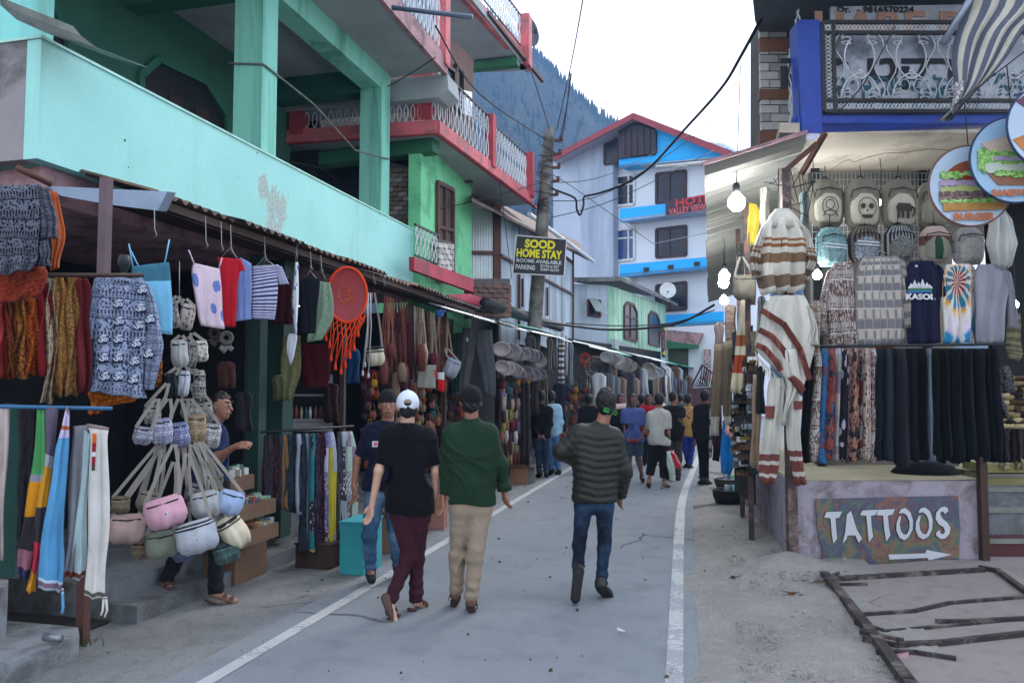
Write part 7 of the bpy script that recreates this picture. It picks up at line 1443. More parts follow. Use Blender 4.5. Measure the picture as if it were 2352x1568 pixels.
class Sdf:
 def __init__(s,v,k=.03):s.v=v;s.k=k;s.P=[];s.post=[];s.disp=None
 def cap(s,a,b,ra,rb=None,quilt=None,k=None,flat=1.0):s.P.append(('c',np.array(a,float),np.array(b,float),ra,ra if rb is None else rb,quilt,s.k if k is None else k,flat));return s
 def ell(s,c,r,k=None):s.P.append(('e',np.array(c,float),np.array(r,float),k if k is not None else s.k));return s
 def run(s):
  lo=np.array([1e9]*3);hi=-lo
  for p in s.P:
   if p[0]=='c':
    r=max(p[3],p[4])+.03;lo=np.minimum(lo,np.minimum(p[1],p[2])-r);hi=np.maximum(hi,np.maximum(p[1],p[2])+r)
   else:lo=np.minimum(lo,p[1]-p[2]-.03);hi=np.maximum(hi,p[1]+p[2]+.03)
  v=s.v;lo-=2*v;n=np.ceil((hi-lo)/v).astype(int)+3;F=np.full(n,.25,np.float32)
  ax=[lo[i]+np.arange(n[i])*v for i in range(3)]
  for p in s.P:
   if p[0]=='c':r=max(p[3],p[4])+.05+p[6];a0,a1=np.minimum(p[1],p[2])-r,np.maximum(p[1],p[2])+r
   else:a0,a1=p[1]-p[2]-.05-p[3],p[1]+p[2]+.05+p[3]
   i0=np.maximum(0,((a0-lo)/v).astype(int));i1=np.minimum(n,((a1-lo)/v).astype(int)+2)
   X,Y,Z=np.meshgrid(*[ax[i][i0[i]:i1[i]]for i in range(3)],indexing='ij',sparse=True)
   if p[0]=='c':
    a,b,ra,rb,ql,k,fl=p[1:];d=b-a;L2=max(1e-9,d@d)
    t=np.clip(((X-a[0])*d[0]+(Y-a[1])*d[1]+(Z-a[2])*d[2])/L2,0,1)
    D=np.sqrt((X-a[0]-t*d[0])**2+((Y-a[1]-t*d[1])*fl)**2+(Z-a[2]-t*d[2])**2)-(ra+(rb-ra)*t)
    if ql=='z':D=D-.009*np.abs(np.sin(np.pi*(Z+.012*np.sin(X*9)+.008*np.sin(X*23))/.056))**.7
    elif ql:D=D-.009*np.abs(np.sin(np.pi*t*math.sqrt(L2)/.056))**.7
   else:
    c,r_,k=p[1:];x,y,z=(X-c[0])/r_[0],(Y-c[1])/r_[1],(Z-c[2])/r_[2]
    k0=np.sqrt(x*x+y*y+z*z)+1e-6;k1=np.sqrt((x/r_[0])**2+(y/r_[1])**2+(z/r_[2])**2)+1e-6;D=k0*(k0-1)/k1
   sl=tuple(slice(i0[i],i1[i])for i in range(3));A=F[sl];hh=np.clip(.5+.5*(A-D)/k,0,1);F[sl]=A*(1-hh)+D*hh-k*hh*(1-hh)
  X,Y,Z=np.meshgrid(*ax,indexing='ij',sparse=True)
  if s.disp:F=F+s.disp(X,Y,Z)
  for f in s.post:F=f(F,X,Y,Z)
  F=F.astype(np.float32);F[0]=F[-1]=.2;F[:,0]=F[:,-1]=.2;F[:,:,0]=F[:,:,-1]=.2
  return snets(F,lo,v)
 def mesh(s,name):
  vs,fs=s.run();me=bpy.data.meshes.new(name);me.vertices.add(len(vs));me.vertices.foreach_set('co',vs.astype(np.float32).ravel())
  me.loops.add(len(fs)*4);me.loops.foreach_set('vertex_index',fs.astype(np.int32).ravel());me.polygons.add(len(fs));me.polygons.foreach_set('loop_start',np.arange(0,len(fs)*4,4,dtype=np.int32))
  me.update(calc_edges=True);me.validate();me.polygons.foreach_set('use_smooth',[True]*len(me.polygons));return me
def folds(seed,A,hor=14.0,ver=7.0,extra=None):
 r=random.Random(seed);W=[]
 for i in range(6):
  a=r.uniform(-1.1,1.1)+(math.pi/2 if i%3==0 else 0);kf=(12,19,15,27,22,33)[i];W.append((math.cos(a)*kf,r.uniform(-.6,.6)*kf,math.sin(a)*kf,r.uniform(0,6),(1,.8,.8,.5,.5,.35)[i]))
 def f(X,Y,Z):
  w1=1.1*np.sin(7*X+4*Z+seed)+.7*np.sin(11*Z-5*Y+2*seed);o=0;msk=.55+.45*np.sin(6*X+8*Z+seed*2)
  for kx,ky,kz,ph,wt in W:o=o+wt*(1-np.abs(np.sin((X*kx+Y*ky+Z*kz)*.5+ph+w1*(1.2 if wt>.6 else .7))))**3
  return-A*(o*msk-.55)+(extra(X,Y,Z)if extra else 0)
 return f
SKIN={n:None for n in()}
def skin(name,col):
 if name in MATS:return MATS[name]
 k=NB(name);o=k.co();n1=k.noise(o,9,4);c=C(col);k.link(k.ramp(n1,[(.3,tuple(x*.82 for x in c[:3])+(1,)),(.7,c)]),'Base Color');k.b.inputs['Roughness'].default_value=.55;k.b.inputs['Subsurface Weight'].default_value=.08;k.bump(k.noise(o,160,3),.1);MATS[name]=k.m;return k.m
SK_B,SK_P,SK_D=skin('brown skin','#8f6450'),skin('fair skin','#c29a84'),skin('dark skin','#5f4034')
HAIR=mat('black hair','#121012',.55,.4,40,.6,120)
JEAN=cloth('denim');
def denim(name,base,fade):
 k=NB(name);o=k.co();n1=k.noise(o,3.2,4,.6);k.link(k.mix(k.ramp(n1,[(.45,0),(.68,1)]),base,fade),'Base Color');k.b.inputs['Roughness'].default_value=.9;k.b.inputs['Specular IOR Level'].default_value=.15;k.bump(k.math('ADD',k.noise(o,30,4),k.noise(o,400,1)),.25,.02);return k.m
def person(label,anchor,J,f=1,near=False,sk=SK_B,top=None,bot=None,shoe=None,hair=True,sleeve='short',hem=None,legs='long',cut=None,cap=None,bare_feet=False,H=1.72,seed=1,quilt=False,group=None,slim=1.0,collar=False,extra=None,loose=0.0,yaw_h=0.0,gz=0.0):
 A=G(anchor[0],anchor[1],gz);pl=facing(A);t=thing('person',label,'person',tuple(A),pl.a,group)
 Rm=Matrix.Rotation(-pl.a,3,'Z')
 def P(q):
  dy=q[2]if len(q)>2 else 0.0;w_=pl.w(q[0],q[1],-dy);return np.array(Rm@(w_-A))
 j={k_:P(q)for k_,q in J.items()if k_!='hem'};m=H/1.75;vs=.0085 if near else .017;vc=.0105 if near else .018
 def add(nm,me,mt,par=None):return ln(me,nm,mt,par or t,world=False)
 hc=j['head'];fy=f
 fx,fyv=math.sin(yaw_h),math.cos(yaw_h)*fy
 fd=np.array([fx,fyv,0.0]);sd=np.array([fyv,-fx,0.0])
 # body
 S=Sdf(vs,.022*m);hm=m
 S.ell(hc+np.array([0,0,.015])*hm,np.array([.074,.09,.095])*hm);S.ell(hc+(fd*.025+np.array([0,0,-.05]))*hm,np.array([.056,.064,.066])*hm)
 S.ell(hc+(fd*.05+np.array([0,0,-.088]))*hm,np.array([.026,.024,.02])*hm)
 if near:
  S.cap(hc+(fd*.088+np.array([0,0,.01]))*hm,hc+(fd*.112+np.array([0,0,-.028]))*hm,.009*hm,.014*hm,k=.012)
  S.cap(hc+(fd*.083-sd*.035+np.array([0,0,.035]))*hm,hc+(fd*.083+sd*.035+np.array([0,0,.035]))*hm,.009*hm,k=.012)
  S.cap(hc+(fd*.092-sd*.018+np.array([0,0,-.058]))*hm,hc+(fd*.092+sd*.018+np.array([0,0,-.058]))*hm,.008*hm,k=.008)
 for sg in(-1,1):S.ell(hc+(sd*sg*.077+np.array([0,0,-.008]))*hm,np.array([.011,.018,.03])*hm,k=.008)
 nk=j['neck'];S.cap(hc+np.array([0,-.012*fy,-.055])*hm,nk+np.array([0,0,-.02]),.052*m,.058*m)
 pc_=(j['pL']+j['pR'])/2
 cvT,cvL,cvA=top is not None,bot is not None,sleeve=='long'
 S.cap(nk-np.array([0,0,.07]),pc_,.06*m,.06*m);S.cap(j['sL']+np.array([0,0,-.015]),j['sR']+np.array([0,0,-.015]),.028*m)
 for s_ in 'LR':
  S.cap(j['s'+s_],j['e'+s_],.026*m,(.022 if cvA else .036)*m);S.cap(j['e'+s_],j['w'+s_],(.022 if cvA else .037)*m,.025*m)
  hd=j['h'+s_]-j['w'+s_];L=max(.001,np.linalg.norm(hd));hd=hd/L;L=.175*m
  side=np.cross(hd,np.array([1.0,0,0]));side=side/(np.linalg.norm(side)+1e-6);side=side*.75+np.array([.5,0,0]);side-=hd*(side@hd);side/=np.linalg.norm(side);pn=np.cross(hd,side)
  w0=j['w'+s_]
  for q in(-.5,.5):S.cap(w0+hd*.01,w0+hd*.085*m+side*q*.045*m,.018*m,.017*m,k=.012)
  sgn=1 if s_=='L' else-1
  if near:
   for q,ll in((-1.5,.062),(-.5,.078),(.5,.082),(1.5,.072)):
    b0=w0+hd*.088*m+side*q*.0195*m;b1=b0+(hd*.55*ll+pn*sgn*.012)*m;b2=b1+(hd*.4*ll+pn*sgn*.026)*m;S.cap(b0,b1,.0105*m,.0095*m,k=.005);S.cap(b1,b2,.0095*m,.008*m,k=.005)
   th=w0+hd*.03*m-side*fy*.03*m;S.cap(th,th+(hd*.035+pn*sgn*.02-side*fy*.012)*m,.013*m,.011*m,k=.008);S.cap(th+(hd*.035+pn*sgn*.02-side*fy*.012)*m,th+(hd*.062+pn*sgn*.03-side*fy*.012)*m,.011*m,.009*m,k=.006)
  else:S.cap(w0+hd*.08*m,w0+(hd*.15+pn*sgn*.02)*m,.024*m,.016*m)
  S.cap(j['p'+s_],j['k'+s_],.045*m,(.028 if legs!='shorts' else .05)*m);S.cap(j['k'+s_],j['a'+s_],(.028 if legs!='shorts' else .05)*m,.033*m);S.cap(j['a'+s_],j['t'+s_],.036*m,.026*m)
  if legs=='shorts' or legs=='crop':S.ell(j['k'+s_]*(.55 if legs=='shorts' else .2)+j['a'+s_]*(.45 if legs=='shorts' else .8)+np.array([0,-.02*fy,.06])*m,np.array([.05,.055,.11])*m*(.95 if legs=='shorts' else .7))
  if 0:S.ell(j['k'+s_]*.55+j['a'+s_]*.45+np.array([0,-.02*fy,.06])*m,np.array([.05,.055,.11])*m*.95)
 add('body',S.mesh('body'),sk)
 # trousers
 if bot is not None:
  S=Sdf(vc,.03*m);S.cap(j['pL']+np.array([.01,0,.03]),j['pR']+np.array([-.01,0,.03]),.108*m*slim);S.cap(j['pL']+np.array([.01,0,.11]),j['pR']+np.array([-.01,0,.11]),.098*m*slim)
  cuts=[]
  for s_ in 'LR':
   S.cap(j['p'+s_],j['k'+s_],(.093+loose)*m*slim,(.068+loose)*m*slim)
   if legs!='shorts':
    e=j['a'+s_]if legs=='long' else j['k'+s_]*.35+j['a'+s_]*.65
    S.cap(j['k'+s_],e,(.068+loose)*m*slim,(.056+loose*1.1)*m*slim)
   else:S.cap(j['p'+s_],j['k'+s_]+np.array([0,0,.05]),(.1)*m,.085*m)
  za=min(j['aL'][2],j['aR'][2])
  kz=(j['kL'][2]+j['kR'][2])/2
  S.disp=folds(seed+3,.011 if near else .008,16,9,lambda X,Y,Z:.005*np.sin(Z*85+6*X)*np.exp(-((Z-.14)/.12)**2)+.004*np.sin(Z*60+9*X)*np.exp(-((Z-kz)/.1)**2))
  def lim(F,X,Y,Z):
   for s_ in 'LR':
    a_=j['a'+s_];kk=j['k'+s_]
    if legs=='long':pt,d=a_+np.array([0,0,-.005]),a_-kk
    elif legs=='crop':pt=kk*.35+a_*.65;d=a_-kk
    else:pt=kk+np.array([0,0,.04]);d=kk-j['p'+s_]
    d=d/np.linalg.norm(d);o_=j['aR' if s_=='L' else 'aL']
    near_=((X-pt[0])**2+(Y-pt[1])**2)<((X-o_[0])**2+(Y-o_[1])**2)
    D=(X-pt[0])*d[0]+(Y-pt[1])*d[1]+(Z-pt[2])*d[2];F=np.where(near_&(Z<kk[2]+.1),np.maximum(F,D),F)
   return np.maximum(F,Z-(pc_[2]+.13*m))
  S.post.append(lim);add('trousers' if legs!='shorts' else 'shorts',S.mesh('trousers'),bot)
  # top
 if top is not None:
  S=Sdf(vc,.045*m);q='z' if quilt else None;th_=(.012 if quilt else 0)*m+loose*.5
  shm=(j['sL']+j['sR'])/2;hz=J['hem'];hp=P((J['head'][0],hz));wz=hp[2]
  wv=(j['sR']-j['sL'])*.5;hv=(j['pR']-j['pL'])*.5
  dz_=np.array([0,0,.018*m]);inx=(j['sR']-j['sL'])*.05;j['sL']=j['sL']-dz_+inx;j['sR']=j['sR']-dz_-inx
  S.cap(j['sL'],j['sR'],.055*m+th_*.7,quilt=q)
  c4_=np.array([pc_[0],pc_[1],min(wz,pc_[2])+.03]);prof=[(0,.82,.072),(.1,.78,.092),(.25,.68,.108),(.4,.6,.112),(.55,.54,.112),(.7,.5,.112),(.85,.5,.114),(1,.52,.116)];rows_=[]
  for u,wf,r_ in prof:rows_.append((shm*(1-u)+c4_*u,wv*wf,r_ if not quilt else r_*.9))
  for c_,wv_,r_ in rows_:
   S.cap(c_-wv_,c_+wv_,(r_*slim+.004)*m+th_,quilt=q)
  S.cap(nk+np.array([0,0,-.005]),nk-np.array([0,0,.06]),(.055 if not collar else .064)*m,.08*m)
  for s_ in 'LR':S.cap(nk+np.array([0,0,-.03])*m,j['s'+s_]*.8+nk*.2-np.array([0,0,.0]),.045*m,.05*m)
  for s_ in 'LR':
   S.cap(j['s'+s_],j['e'+s_],.058*m+th_,(.052 if sleeve=='short' else .049)*m+th_*.8,quilt=quilt or None)
   if sleeve=='long':S.cap(j['e'+s_],j['w'+s_]+(j['e'+s_]-j['w'+s_])*.04,.052*m+th_*.7,.04*m+th_*.5,quilt=quilt or None)
  S.disp=folds(seed,.005 if quilt else .0135,11,6)
  def lim2(F,X,Y,Z):
   cz=wz+.012*np.sin(X*14+seed)if not quilt else wz
   tor=(np.abs(X-pc_[0])<abs(hv[0])+.16*m)
   F=np.where(tor|(Z>wz+.3),np.maximum(F,cz-Z),F)
   F=np.maximum(F,Z-(nk[2]+(.045 if collar else .012)*m))
   for s_ in 'LR':
    a_,b_=(j['s'+s_],j['e'+s_]);d=b_-a_;L=np.linalg.norm(d);d=d/L
    if sleeve=='short':
     pt=a_+d*L*.82;D=(X-pt[0])*d[0]+(Y-pt[1])*d[1]+(Z-pt[2])*d[2];rad=(X-b_[0])**2+(Y-b_[1])**2+(Z-b_[2])**2
     F=np.where((rad<(.13*m)**2),np.maximum(F,D),F)
    else:
     w0=j['w'+s_];d=w0-j['e'+s_];d=d/np.linalg.norm(d);D=(X-w0[0])*d[0]+(Y-w0[1])*d[1]+(Z-w0[2])*d[2];rad=(X-w0[0])**2+(Y-w0[1])**2+(Z-w0[2])**2
     F=np.where((rad<(.09*m)**2),np.maximum(F,D),F)
   return F
  S.post.append(lim2);add('jacket' if(quilt or sleeve=='long')else 'tee_shirt',S.mesh('top'),top)
  # hair
 if hair:
  hs_=.9 if cap else 1.0;S=Sdf(vs,.012 if cap else .02);hcen=hc+np.array([0,-.012*fy,.028-(.02 if cap else 0)])*hm;S.ell(hcen,np.array([.083,.1,.1])*hm*hs_);S.ell(hc+np.array([0,-.045*fy,-.03])*hm,np.array([.064,.055,.06])*hm)
  if hair=='tall':S.ell(hc+np.array([0,.01*fy,.085])*hm,np.array([.062,.075,.055])*hm)
  r_=random.Random(seed);ph=[r_.uniform(0,6)for _ in range(4)]
  S.disp=lambda X,Y,Z:.006*np.sin(X*110+ph[0]+4*np.sin(Z*40))*np.sin(Z*60+ph[1])+.004*np.sin(Y*130+X*80+ph[2])
  def face(F,X,Y,Z):
   u=((X-hc[0])*fd[0]+(Y-hc[1])*fd[1])/hm;z=(Z-hc[2])/hm
   F=np.maximum(np.maximum(F,np.minimum(u-.035,.06-z)),np.minimum(u+.035,-.035-z));return np.maximum(F,z-.035)if cap else F
  S.post.append(face);add('hair',S.mesh('hair'),HAIR)
 if cap:
  S=Sdf(vs,.02);cz=.03 if cap[0]!='beanie' else .035;S.ell(hc+np.array([0,-.004*fy,cz])*hm,np.array([.09,.105,.102 if cap[0]!='beanie' else .112])*hm)
  if cap[0]!='beanie':S.ell(hc+(fd*.13+np.array([0,0,.035]))*hm,np.array([.07,.07,.008])*hm,k=.01)
  zc=.0 if cap[0]!='beanie' else .025
  def brim(F,X,Y,Z):
   u=((X-hc[0])*fd[0]+(Y-hc[1])*fd[1])/hm;z=(Z-hc[2])/hm;F=np.maximum(F,(zc+.25*u*(1 if cap[0]!='beanie' else .05))-z)
   if cap[0]=='strap':
    e=np.sqrt(((X-hc[0])/.03)**2+((Z-hc[2]-.032)/.022)**2)-1;F=np.where(u<-.04,np.maximum(F,-e*.02),F)
   return F
  S.post.append(brim);cp=add({'strap':'baseball_cap','cap':'cap','beanie':'beanie'}[cap[0]],S.mesh('cap'),cap[1])
  if cap[0]!='beanie':
   mb=MB();c_=V(hc+np.array([0,-.004*fy,cz+.103])*hm);mb.lathe(tuple(c_),[(.008,-.002),(.008,.004),(0,.006)],8);add('top_button',mb.mesh('top_button',True),cap[1],cp)
   for k_ in range(6):
    a=k_*math.pi/3+.5;mb=MB();mb.tube([V((hc[0]+.0905*hm*math.cos(a)*math.sin(b),hc[1]-.004*fy+.1055*hm*math.sin(a)*math.sin(b),hc[2]+cz*hm+.1025*hm*math.cos(b)))for b in(.1,.4,.7,1.0,1.3)],.0014,4);add('seam',mb.mesh('seam'),cap[1],cp)
    # face details
 if near and f==-1:
  for sg in(-1,1):
   e=hc+(fd*.074+sd*sg*.031+np.array([0,0,.012]))*hm;mb=MB();mb.lathe(tuple(e),[(0,-.010),(.008,-.006),(.011,0),(.008,.006),(0,.010)],10);add('eye',mb.mesh('eye',True),WPAINT)
   mb=MB();e2=e+fd*.0095;mb.lathe(tuple(e2),[(0,-.005),(.0045,0),(0,.005)],8);add('pupil',mb.mesh('pupil',True),BLACKM)
   b=hc+(fd*.093+sd*sg*.031+np.array([0,0,.036]))*hm;mb=MB();mb.tube([V(b-sd*.018),V(b+np.array([0,0,.005])+fd*.003),V(b+sd*.018)],.004,5);add('eyebrow',mb.mesh('eyebrow',True),HAIR)
  b=hc+(fd*.101+np.array([0,0,-.058]))*hm;mb=MB();mb.tube([V(b-sd*.022-fd*.006),V(b),V(b+sd*.022-fd*.006)],.0035,5);add('lips',mb.mesh('lips',True),mat('lip skin','#7a4540',.5,.2,9,0))
  # shoes
 if shoe is not None:
  for s_ in 'LR':
   a,b=j['a'+s_],j['t'+s_];d=b-a;dn=d/(np.linalg.norm(d)+1e-6);bt=shoe[0]=='boot'
   S=Sdf(vs if near else .014,.02);up_=(j['k'+s_]-a);up_/=np.linalg.norm(up_)
   soleoff=-np.cross(np.cross(dn,up_),dn);up2=up_ if abs(dn[2])<.6 else np.array([0.,fy,.15]);soleoff=-(up2-dn*(up2@dn));soleoff/=(np.linalg.norm(soleoff)+1e-6);heel=a-dn*.03*m+soleoff*.035*m;toe=b+soleoff*.012
   if shoe[0]in('boot','shoe'):
    S.cap(heel,toe,.042*m,.04*m);S.cap(a+up_*(.05 if bt else .02),heel,.047*m if bt else .042*m,.045*m)
    add('boot' if bt else 'shoe',S.mesh('shoe'),shoe[1])
    mb=MB();o_=soleoff*.04*m
    S=Sdf(vs,.01);S.cap(heel+o_*.8,toe+o_*.8,.044*m,.042*m)
    c_=heel+o_*.55
    S.post.append(lambda F,X,Y,Z,c_=c_,so=soleoff:np.maximum(np.maximum(F,-((X-c_[0])*so[0]+(Y-c_[1])*so[1]+(Z-c_[2])*so[2])),((X-c_[0])*so[0]+(Y-c_[1])*so[1]+(Z-c_[2])*so[2])-.024))
    add('sole',S.mesh('sole'),shoe[2])
   else:
    mb=MB();o_=soleoff*.038*m;S=Sdf(vs,.01);S.cap(heel+o_*.5,toe+o_*.4,.04*m,.043*m);c_=heel+o_*.75
    S.post.append(lambda F,X,Y,Z,c_=c_,so=soleoff:np.maximum(np.maximum(F,-((X-c_[0])*so[0]+(Y-c_[1])*so[1]+(Z-c_[2])*so[2])),((X-c_[0])*so[0]+(Y-c_[1])*so[1]+(Z-c_[2])*so[2])-.02))
    add('sandal_sole',S.mesh('sole'),shoe[1])
    for fr_ in(.45,.8):
     c0=a+d*fr_;sdv=np.cross(dn,soleoff);P3=[V(c0+sdv*.046*math.cos(w_)*m-soleoff*.036*math.sin(w_)*m)for w_ in(-.3,.4,1.2,1.9,2.7,3.4)];mb=MB()
     for q in range(5):mb.bar(P3[q],P3[q+1],.006,.03,up=tuple(dn))
     add('sandal_strap',mb.mesh('strap'),shoe[1])
 if extra:extra(t,j,m,add)
 return t
def auto(x,y0,y1,w_=1.0,**kw):
 H=y1-y0;J=dict(head=(x,y0+.068*H),neck=(x,y0+.155*H),sL=(x-.10*H*w_,y0+.195*H),sR=(x+.10*H*w_,y0+.195*H),eL=(x-.125*H*w_,y0+.37*H),eR=(x+.125*H*w_,y0+.37*H),wL=(x-.12*H*w_,y0+.51*H),wR=(x+.12*H*w_,y0+.51*H),hL=(x-.115*H*w_,y0+.6*H),hR=(x+.115*H*w_,y0+.6*H),pL=(x-.048*H,y0+.5*H),pR=(x+.048*H,y0+.5*H),kL=(x-.055*H,y0+.73*H),kR=(x+.055*H,y0+.73*H),aL=(x-.055*H,y0+.945*H),aR=(x+.055*H,y0+.945*H),tL=(x-.06*H,y0+.975*H,.12),tR=(x+.06*H,y0+.975*H,.12),hem=y0+.54*H);J.update(kw);return J
fb=lambda n_,c_:K(n_,'plain',(c_,))
BLKT,NAVT=fb('black tee','#0c0c11'),fb('navy tee','#14182e')
SHOEB,SOLEW,SOLEB=mat('black canvas shoe','#1c1c20',.7,.2,5,.1),mat('white rubber sole','#b4b4b0',.6,.15,5,0),mat('black rubber sole','#161618',.7,.2,8,.2)
BOOT=mat('worn dark boot','#2c2a2a',.6,.3,8,.3,40);SAND=mat('brown sandal','#4a3630',.7,.3,8,.1)
def ex_cap(t,j,m,add):
 mb=MB();n_=j['neck'];mb.tube([V(n_+np.array([.064*math.cos(a*.5),.064*math.sin(a*.5)-.0,-.002-.012*math.sin(a*.5)]))for a in range(13)],.0035,5,closed=True);add('neck_cord',mb.mesh('neck_cord',True),BLACKM)
person('man walking away in black tee shirt, maroon trousers and white backwards-facing baseball cap',(945,1403),dict(head=(936,934),neck=(935,973),sL=(886,996),sR=(987,998),eL=(870,1080,-.03),eR=(1000,1082),wL=(855,1155,.0),wR=(1000,1143,.05),hL=(846,1205,.02),hR=(997,1178,.08),pL=(919,1182),pR=(963,1182),kL=(938,1275,.02),kR=(957,1285,.06),aL=(893,1384,-.16),aR=(955,1380,.05),tL=(906,1424,-.22),tR=(974,1390,.14),hem=1178),1,True,SK_P,BLKT,fb('maroon trousers cloth','#3a1a26'),('sandal',SAND),seed=4,cap=('strap',mat('white cotton cap','#c4ccd8',.8,.06,3,.15,60)),slim=.92,extra=ex_cap)
def ex_green(t,j,m,add):
 mb=MB();c_=(j['wR']+(j['eR']-j['wR'])*.08);d=V(j['wR']-j['eR']).normalized();q=d.to_track_quat('Z','Y').to_matrix();mb.lathe((0,0,0),[(.045,-.03),(.055,-.03),(.058,.03),(.05,.035),(.045,.03)],14);me=mb.mesh('cuff',True);me.transform(Matrix.Translation(V(c_))@q.to_4x4());add('cuff',me,GRNJ)
 pass
GRNJ=K('dark green jacket cloth','plain',('#16301f',),rough=.75)
person('man walking away in dark green jacket, beige trousers and dark cap',(1078,1403),dict(head=(1081,922),neck=(1083,962),sL=(1034,992),sR=(1128,990),eL=(1026,1075),eR=(1152,1066),wL=(1018,1135),wR=(1158,1120,.02),hL=(1014,1170),hR=(1162,1168,.03),pL=(1058,1172),pR=(1104,1172),kL=(1052,1270,.08),kR=(1092,1270,-.02),aL=(1047,1362,.12),aR=(1081,1376,-.03),tL=(1042,1378,.2),tR=(1084,1398,.08),hem=1156),1,True,SK_B,GRNJ,K('beige cotton trousers','plain',('#978776',)),('sandal',SAND),seed=9,cap=('cap',fb('black cap cloth','#15161c')),sleeve='long',collar=True,extra=ex_green)
def ex_puf(t,j,m,add):
 hc=V(j['head']);GL=mat('green mirror lens','#17862c',.15,.2,6,0,spec=.6,emit=0.0);fr=MB()
 for x,z in((.004,-.045),(.070,-.066)):
  y=-.098 if x<.05 else-.07;mb=MB();mb.box((0,0,0),(.048,.006,.036));me=mb.mesh('lens');me.transform(Matrix.Translation(hc+V((x,y,z)))@Matrix.Rotation(.32,4,'Y')@Matrix.Rotation(.1 if x<.05 else .7,4,'Z'));add('sunglasses_lens',me,GL)
 fr.tube([hc+V((-.075,-.03,-.01)),hc+V((-.03,-.095,-.028)),hc+V((.037,-.104,-.05)),hc+V((.098,-.06,-.075))],.005,5);add('sunglasses_frame',fr.mesh('frame',True),BLACKM)
PUF=K('olive black quilted nylon','plain',('#171a14',),rough=.5,bump=.3,spec=.35)
person('man walking away in quilted dark olive jacket with green sunglasses worn backwards',(1352,1376),dict(head=(1391,928),neck=(1380,976),sL=(1330,992),sR=(1412,1002),eL=(1288,1036,-.02),eR=(1434,1082,.02),wL=(1322,1060,.22),wR=(1425,1138,.16),hL=(1345,1050,.3),hR=(1420,1160,.24),pL=(1340,1165),pR=(1388,1165),kL=(1330,1246,.02),kR=(1388,1254,.05),aL=(1327,1318,-.12),aR=(1379,1340,.06),tL=(1321,1372,-.14),tR=(1396,1360,.16),hem=1152),1,True,SK_B,PUF,denim('faded blue jeans','#141a26','#2f4562'),('boot',BOOT,SOLEB),seed=6,hair='tall',sleeve='long',collar=True,quilt=True,slim=.86,extra=ex_puf)
def ex_navy(t,j,m,add):
 mb=MB();pc_=(j['sL']+j['sR'])/2;mb.box((0,0,0),(.098,.004,.05));me=mb.mesh('chest_print');me.transform(Matrix.Translation((pc_[0]-.085,pc_[1]-.135,j['sL'][2]-.085)));cpn=add('chest_print',me,WPAINT)
 for dx,c_ in((-.02,'#c04a6a'),(.02,'#b08a30')):
  mb=MB();mb.box((pc_[0]-.085+dx,pc_[1]-.138,j['sL'][2]-.085),(.028,.003,.028));add('print_block',mb.mesh('print_block'),mat('print '+c_,c_,.7,.2,9,0),cpn)
person('man in navy tee, ripped jeans and dark beanie facing the camera behind the white cap',(858,1338),dict(head=(891,930),neck=(890,968),sL=(846,990),sR=(934,990),eL=(820,1058),eR=(948,1060,.03),wL=(813,1115,-.02),wR=(950,1115),hL=(815,1145,-.05),hR=(950,1150),pL=(862,1138),pR=(904,1138),kL=(848,1228,-.03),kR=(908,1232,.06),aL=(851,1312,.02),aR=(914,1298,.12),tL=(853,1326,-.14),tR=(918,1306,.02),hem=1126),-1,True,SK_B,NAVT,denim('pale ripped jeans','#34506c','#6c88a4'),('shoe',SHOEB,SOLEW),seed=2,cap=('beanie',fb('charcoal knit','#1c1c22')),hair=True,extra=ex_navy)
person('man in black jumper and jeans seen from behind with hands clasped behind his back',(1245,1096),auto(1243,896,1098,1.0,eL=(1222,975,-.02),eR=(1264,975,-.02),wL=(1236,1000,-.18),wR=(1248,1000,-.18),hL=(1246,1004,-.2),hR=(1238,1005,-.2),sL=(1227,940),sR=(1262,940),kL=(1236,1045),kR=(1252,1045),aL=(1238,1084),aR=(1254,1084)),1,False,SK_D,BLKT,denim('dark jeans a','#1f2a3c','#33455c'),('shoe',SHOEB,SOLEB),seed=11,sleeve='long')
person('person in light blue shirt and jeans standing just right of the black jumper',(1272,1090),auto(1266,898,1090,.9,kL=(1262,1042),kR=(1278,1042),aL=(1266,1078),aR=(1282,1080)),1,False,SK_D,fb('light blue shirt cloth','#8fb4cc'),denim('mid blue jeans','#34567c','#5a80a8'),('shoe',SHOEB,SOLEB),seed=12,sleeve='long')
def ex_belt(t,j,m,add):
 mb=MB();c_=(j['pL']+j['pR'])/2;mb.lathe((c_[0],c_[1],c_[2]-.02),[(.17,-.03),(.19,-.03),(.185,.03),(.16,.03)],18,sy=.72);add('red_hem',mb.mesh('red_hem',True),fb('brick red cloth','#8a2f24'))
 for a,b in(((-.06,.02),(.0,.04)),((-.05,-.06),(.01,-.04)),((-.06,.02),(-.05,-.06)),((.0,.04),(.01,-.04))):
  mb=MB();s0=(j['sL']+j['sR'])/2+np.array([0,-.135,-.22]);mb.bar(V(s0+np.array([a[0],0,a[1]])),V(s0+np.array([b[0],0,b[1]])),.014,.014);add('print_stroke',mb.mesh('print_stroke'),BLACKM)
person('man facing the camera in slate blue tee shirt and grey shorts with red hem',(1456,1108),auto(1453,905,1112,1.0,eL=(1434,978),eR=(1480,982),wL=(1436,1002,-.08),wR=(1474,1003,-.1),hL=(1442,1010,-.14),hR=(1468,1008,-.14),kL=(1445,1052),kR=(1466,1052),aL=(1442,1100),aR=(1474,1094),tL=(1438,1108,-.14),tR=(1476,1101,-.1)),-1,False,SK_D,fb('slate blue tee','#48568c'),fb('grey short cloth','#3a4858'),('shoe',SHOEB,SOLEW),legs='shorts',seed=13,extra=ex_belt)
